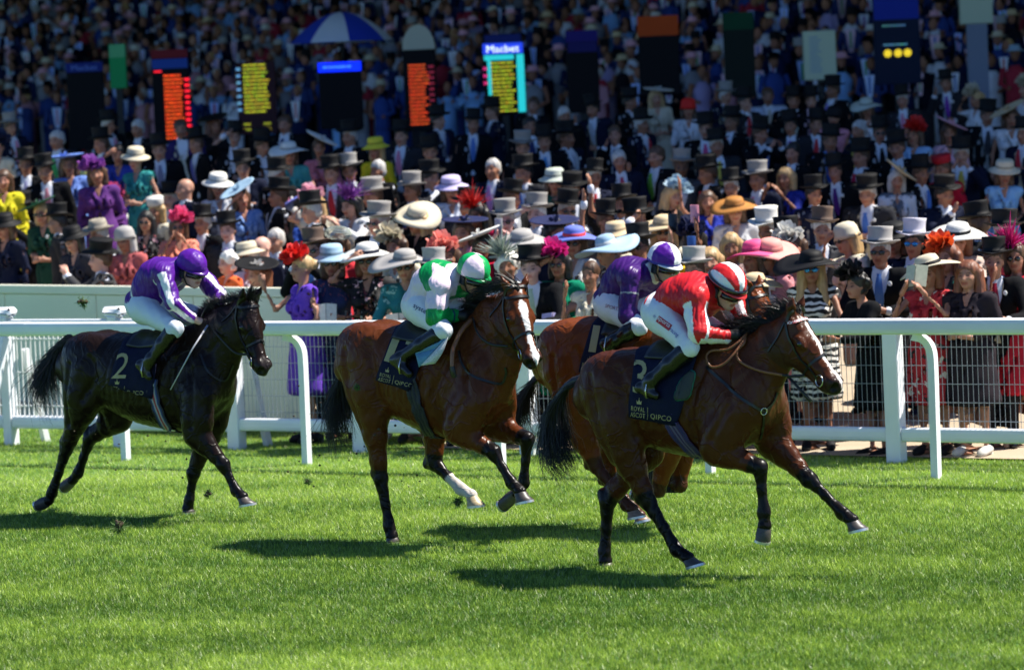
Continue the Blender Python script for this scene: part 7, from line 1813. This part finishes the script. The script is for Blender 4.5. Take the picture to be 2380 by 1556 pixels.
b6 = board(944, 112, 1020, 305, 'black betting board with arched cream header and dim orange rows', rows(956, 1004, 148, 292, 17, (.55, .055, .008), 9, .7) + rows(1002, 1016, 150, 280, 10, (.12, .006, .02), 10, .8))
kk = BYD / FPX; a = np.linspace(0, np.pi, 18); pr = [(38 * kk * math.cos(t), 58 * kk * math.sin(t)) for t in a]
V = [(x, -.012, (305 - 116) * kk + z) for x, z in pr] + [(x, .10, (305 - 116) * kk + z) for x, z in pr]; n = len(pr)
me = mesh_np('arched_header', V, [np.array([[i, i + 1, n + i + 1, n + i] for i in range(n - 1)]), np.array([[0, i + 1, i] for i in range(1, n - 1)] + [[n, n + i, n + i + 1] for i in range(1, n - 1)])], smooth=False); obj('arched_header', me, M_sign, b6, color=(.42, .41, .33))
board(1128, 80, 1224, 268, 'betting board with white on blue header, yellow rows and cyan edge', [('header', 1134, 81, 1218, 100, (.012, .02, .14), False), ('header', 1129, 101, 1222, 126, (.008, .03, .42), True), ('text_row', 1131, 128, 1200, 140, CY, True), ('panel', 1206, 128, 1223, 262, CY, True), ('panel', 1138, 140, 1146, 222, CY, True)] + rows(1146, 1204, 142, 262, 13, YE, 11, .8) + rows(1128, 1137, 150, 200, 3, (.5, .02, .15), 12, .9))
board(1322, 72, 1396, 262, 'black betting board with purple blue header', [('header', 1322, 72, 1396, 98, (.02, .012, .14), False), ('header', 1326, 99, 1394, 122, (.015, .012, .10), False)])
b9 = board(1489, 38, 1583, 222, 'black betting board with wide orange header', [('header', 1488, 38, 1583, 84, (.42, .055, .008), False)])
board(1687, 30, 1758, 222, 'black betting board with dark green header', [('header', 1687, 30, 1758, 70, (.004, .045, .02), False)], case=(.006, .012, .010))
board(1870, 72, 1946, 186, 'pale cream noticeboard with faint blue print', [('panel', 1872, 74, 1944, 184, (.46, .52, .38), False)] + [(nm, a_, b_, c_, d_, (.22, .32, .45), False) for nm, a_, b_, c_, d_, _, _ in rows(1884, 1916, 84, 170, 13, (1, 1, 1), 13, .5)], case=(.40, .45, .34), cat='noticeboard')
b12 = board(2036, -14, 2142, 196, 'tall dark board with blue header and three yellow discs', [('header', 2037, -12, 2141, 46, (.012, .028, .28), False)] + rows(2056, 2112, 56, 64, 1, (.03, .10, .14), 14, .95) + rows(2056, 2112, 100, 108, 1, (.04, .14, .18), 15, .95), case=(.006, .012, .035))
for cx in (2066, 2090, 2112): 
    m_ = MB(); m_.tube([((cx - 2089) * kk, -.02, (196 - 124) * kk), ((cx - 2089) * kk, -.002, (196 - 124) * kk)], 9 * kk, 18); m_.build('disc_light', M_led, b12, color=(.45, .33, .01), smooth=False)
p13 = board(2232, -30, 2309, 56, 'pale sign on a grey post at the top right', [('panel', 2234, -28, 2307, 54, (.42, .48, .36), False)], case=(.38, .42, .33), cat='sign')
obj('post', MB().box((0, .06, -.9), (.16, .05, .9)).mesh('post', False), M_sign, p13, color=(.16, .19, .26))
# headers keep their lettering
def header_text(rt, body, x0, y0, x1, y1, bx0, bx1, by1, col, lit):
    V2, F2 = text_mesh(body); k = BYD / FPX; cx = (bx0 + bx1) / 2
    V = [((x0 + (x1 - x0) * v[0] - cx) * k, -.016, (by1 - (y1 + (y0 - y1) * v[1])) * k) for v in V2]; obj('lettering', mesh_np('lettering', V, F2, smooth=False), M_led if lit else M_sign, rt, color=col, kind='stuff')
BD = [o for o in bpy.data.objects if o.name.startswith('betting_board')]
by = lambda s_: [o for o in BD if s_ in o['label']][0]
header_text(by('cyan edge'), 'Macbet', 1138, 106, 1213, 122, 1128, 1224, 268, (.65, .75, .9), True)
header_text(by('dark blue header at left'), 'Macbet', 176, 152, 236, 164, 163, 248, 348, (.12, .2, .5), False)
# ------------------------------------------------------------------ golf umbrella
UY = 58.0; k = UY / FPX; ap = at_depth(792, 28, UY); rad = 122 * k; hgt = 70 * k
um = empty('umbrella', ap - Vector((0, 0, 2.1)), 0, label='blue and white golf umbrella open above the crowd', cat='umbrella')
for g in range(8):
    a = np.linspace(g * math.pi / 4 + .18, (g + 1) * math.pi / 4 + .18, 7); r_ = np.linspace(0, 1, 8); V = []
    for q in r_:
        for t in a:
            sag = 1 - .035 * q * math.sin((t - a[0]) / (math.pi / 4) * math.pi); V.append((rad * q * math.cos(t) * sag, rad * q * math.sin(t) * sag, 2.1 - hgt * (1 - math.cos(q * 1.25)) / (1 - math.cos(1.25))))
    n = 7; F = np.array([[i * n + j, i * n + j + 1, (i + 1) * n + j + 1, (i + 1) * n + j] for i in range(7) for j in range(n - 1)])
    obj('canopy_panel', mesh_np('canopy_panel', V, F), mat('umbrella_nylon', src='obj', rough=.5, trans=.25), um, color=(.012, .045, .42) if g % 2 == 0 else (.62, .66, .72))
MB().tube([(0, 0, 2.16), (0, 0, 1.0)], .012, 6).build('shaft', M_bcase, um)
# ------------------------------------------------------------------ clods of turf thrown up by the hooves
M_clod = mat('earth', (.05, .035, .018), .95, noise=(40, .4)); M_tuft = mat('torn_grass', (.08, .17, .03), .6, trans=.2)
def clod(px, py, Y, r, label, green=True, seed=0):
    r = r * .72
    g = np.random.default_rng(seed); p = at_depth(px, py, Y); rt = empty('turf_clod', p, 0, label=label, cat='turf clod', group='clods of turf flying behind the horses')
    S = Sdf((-r * 2, -r * 2, -r * 2), (r * 2, r * 2, r * 2), r / 6)
    for i in range(7): S.ell(g.normal(0, r * .42, 3), np.abs(g.normal(r * .42, r * .12, 3)) + r * .1, k=r * .2)
    V, Q = S.net(1); obj('earth', mesh_np('earth', V, Q), M_clod, rt)
    if green:
        m_ = MB()
        for i in range(60):
            d = g.normal(size=3); d /= np.linalg.norm(d); b = d * r * .5; m_.tube([b, b + d * r * .9 + g.normal(0, r * .2, 3), b + d * r * 1.5 + g.normal(0, r * .45, 3)], [.0026, .0024, .0008], 3, cap=False)
        m_.build('grass_blades', M_tuft, rt, kind='stuff')
clod(192, 700, 27.2, .035, 'green turf clod flying above the white fence at left', True, 1)
clod(276, 1222, 26.0, .055, 'large tuft of torn turf lying on the grass under the rear horse', True, 2)
clod(484, 1147, 28.0, .030, 'brown clod beside the front hooves of the rear horse', True, 3)
clod(1064, 1165, 25.5, .030, 'dark clod dropping behind the white hind sock', True, 4)
clod(830, 900, 25.6, .018, 'small green tuft against the hindquarters of the second horse', True, 5)
clod(716, 1118, 27.0, .022, 'pale grass tuft flying behind the second horse tail', True, 6)
g = np.random.default_rng(12)
for i in range(60):
    c = [(940, 1130, 90, 60), (330, 1050, 150, 110), (700, 980, 90, 120), (880, 1000, 60, 90)][i % 4]; px, py = g.normal(c[0], c[2] * .6), g.normal(c[1], c[3] * .6); Y = 25.6 if c[0] > 600 else 27.6
    p = at_depth(px, py, Y); 
    if p.z < .03: continue
    r = g.uniform(.003, .010); o = MB().ball((0, 0, 0), (r, r * g.uniform(.5, 1), r * g.uniform(.5, 1)), 6, 5).build('soil_crumb', M_clod, loc=p, label='tiny crumb of soil in the air behind ' + ['the white hind sock', 'the rear horse', 'the tail of the second horse', 'the second horse hind legs'][i % 4], cat='soil crumb', group='crumbs of soil thrown up by hooves')
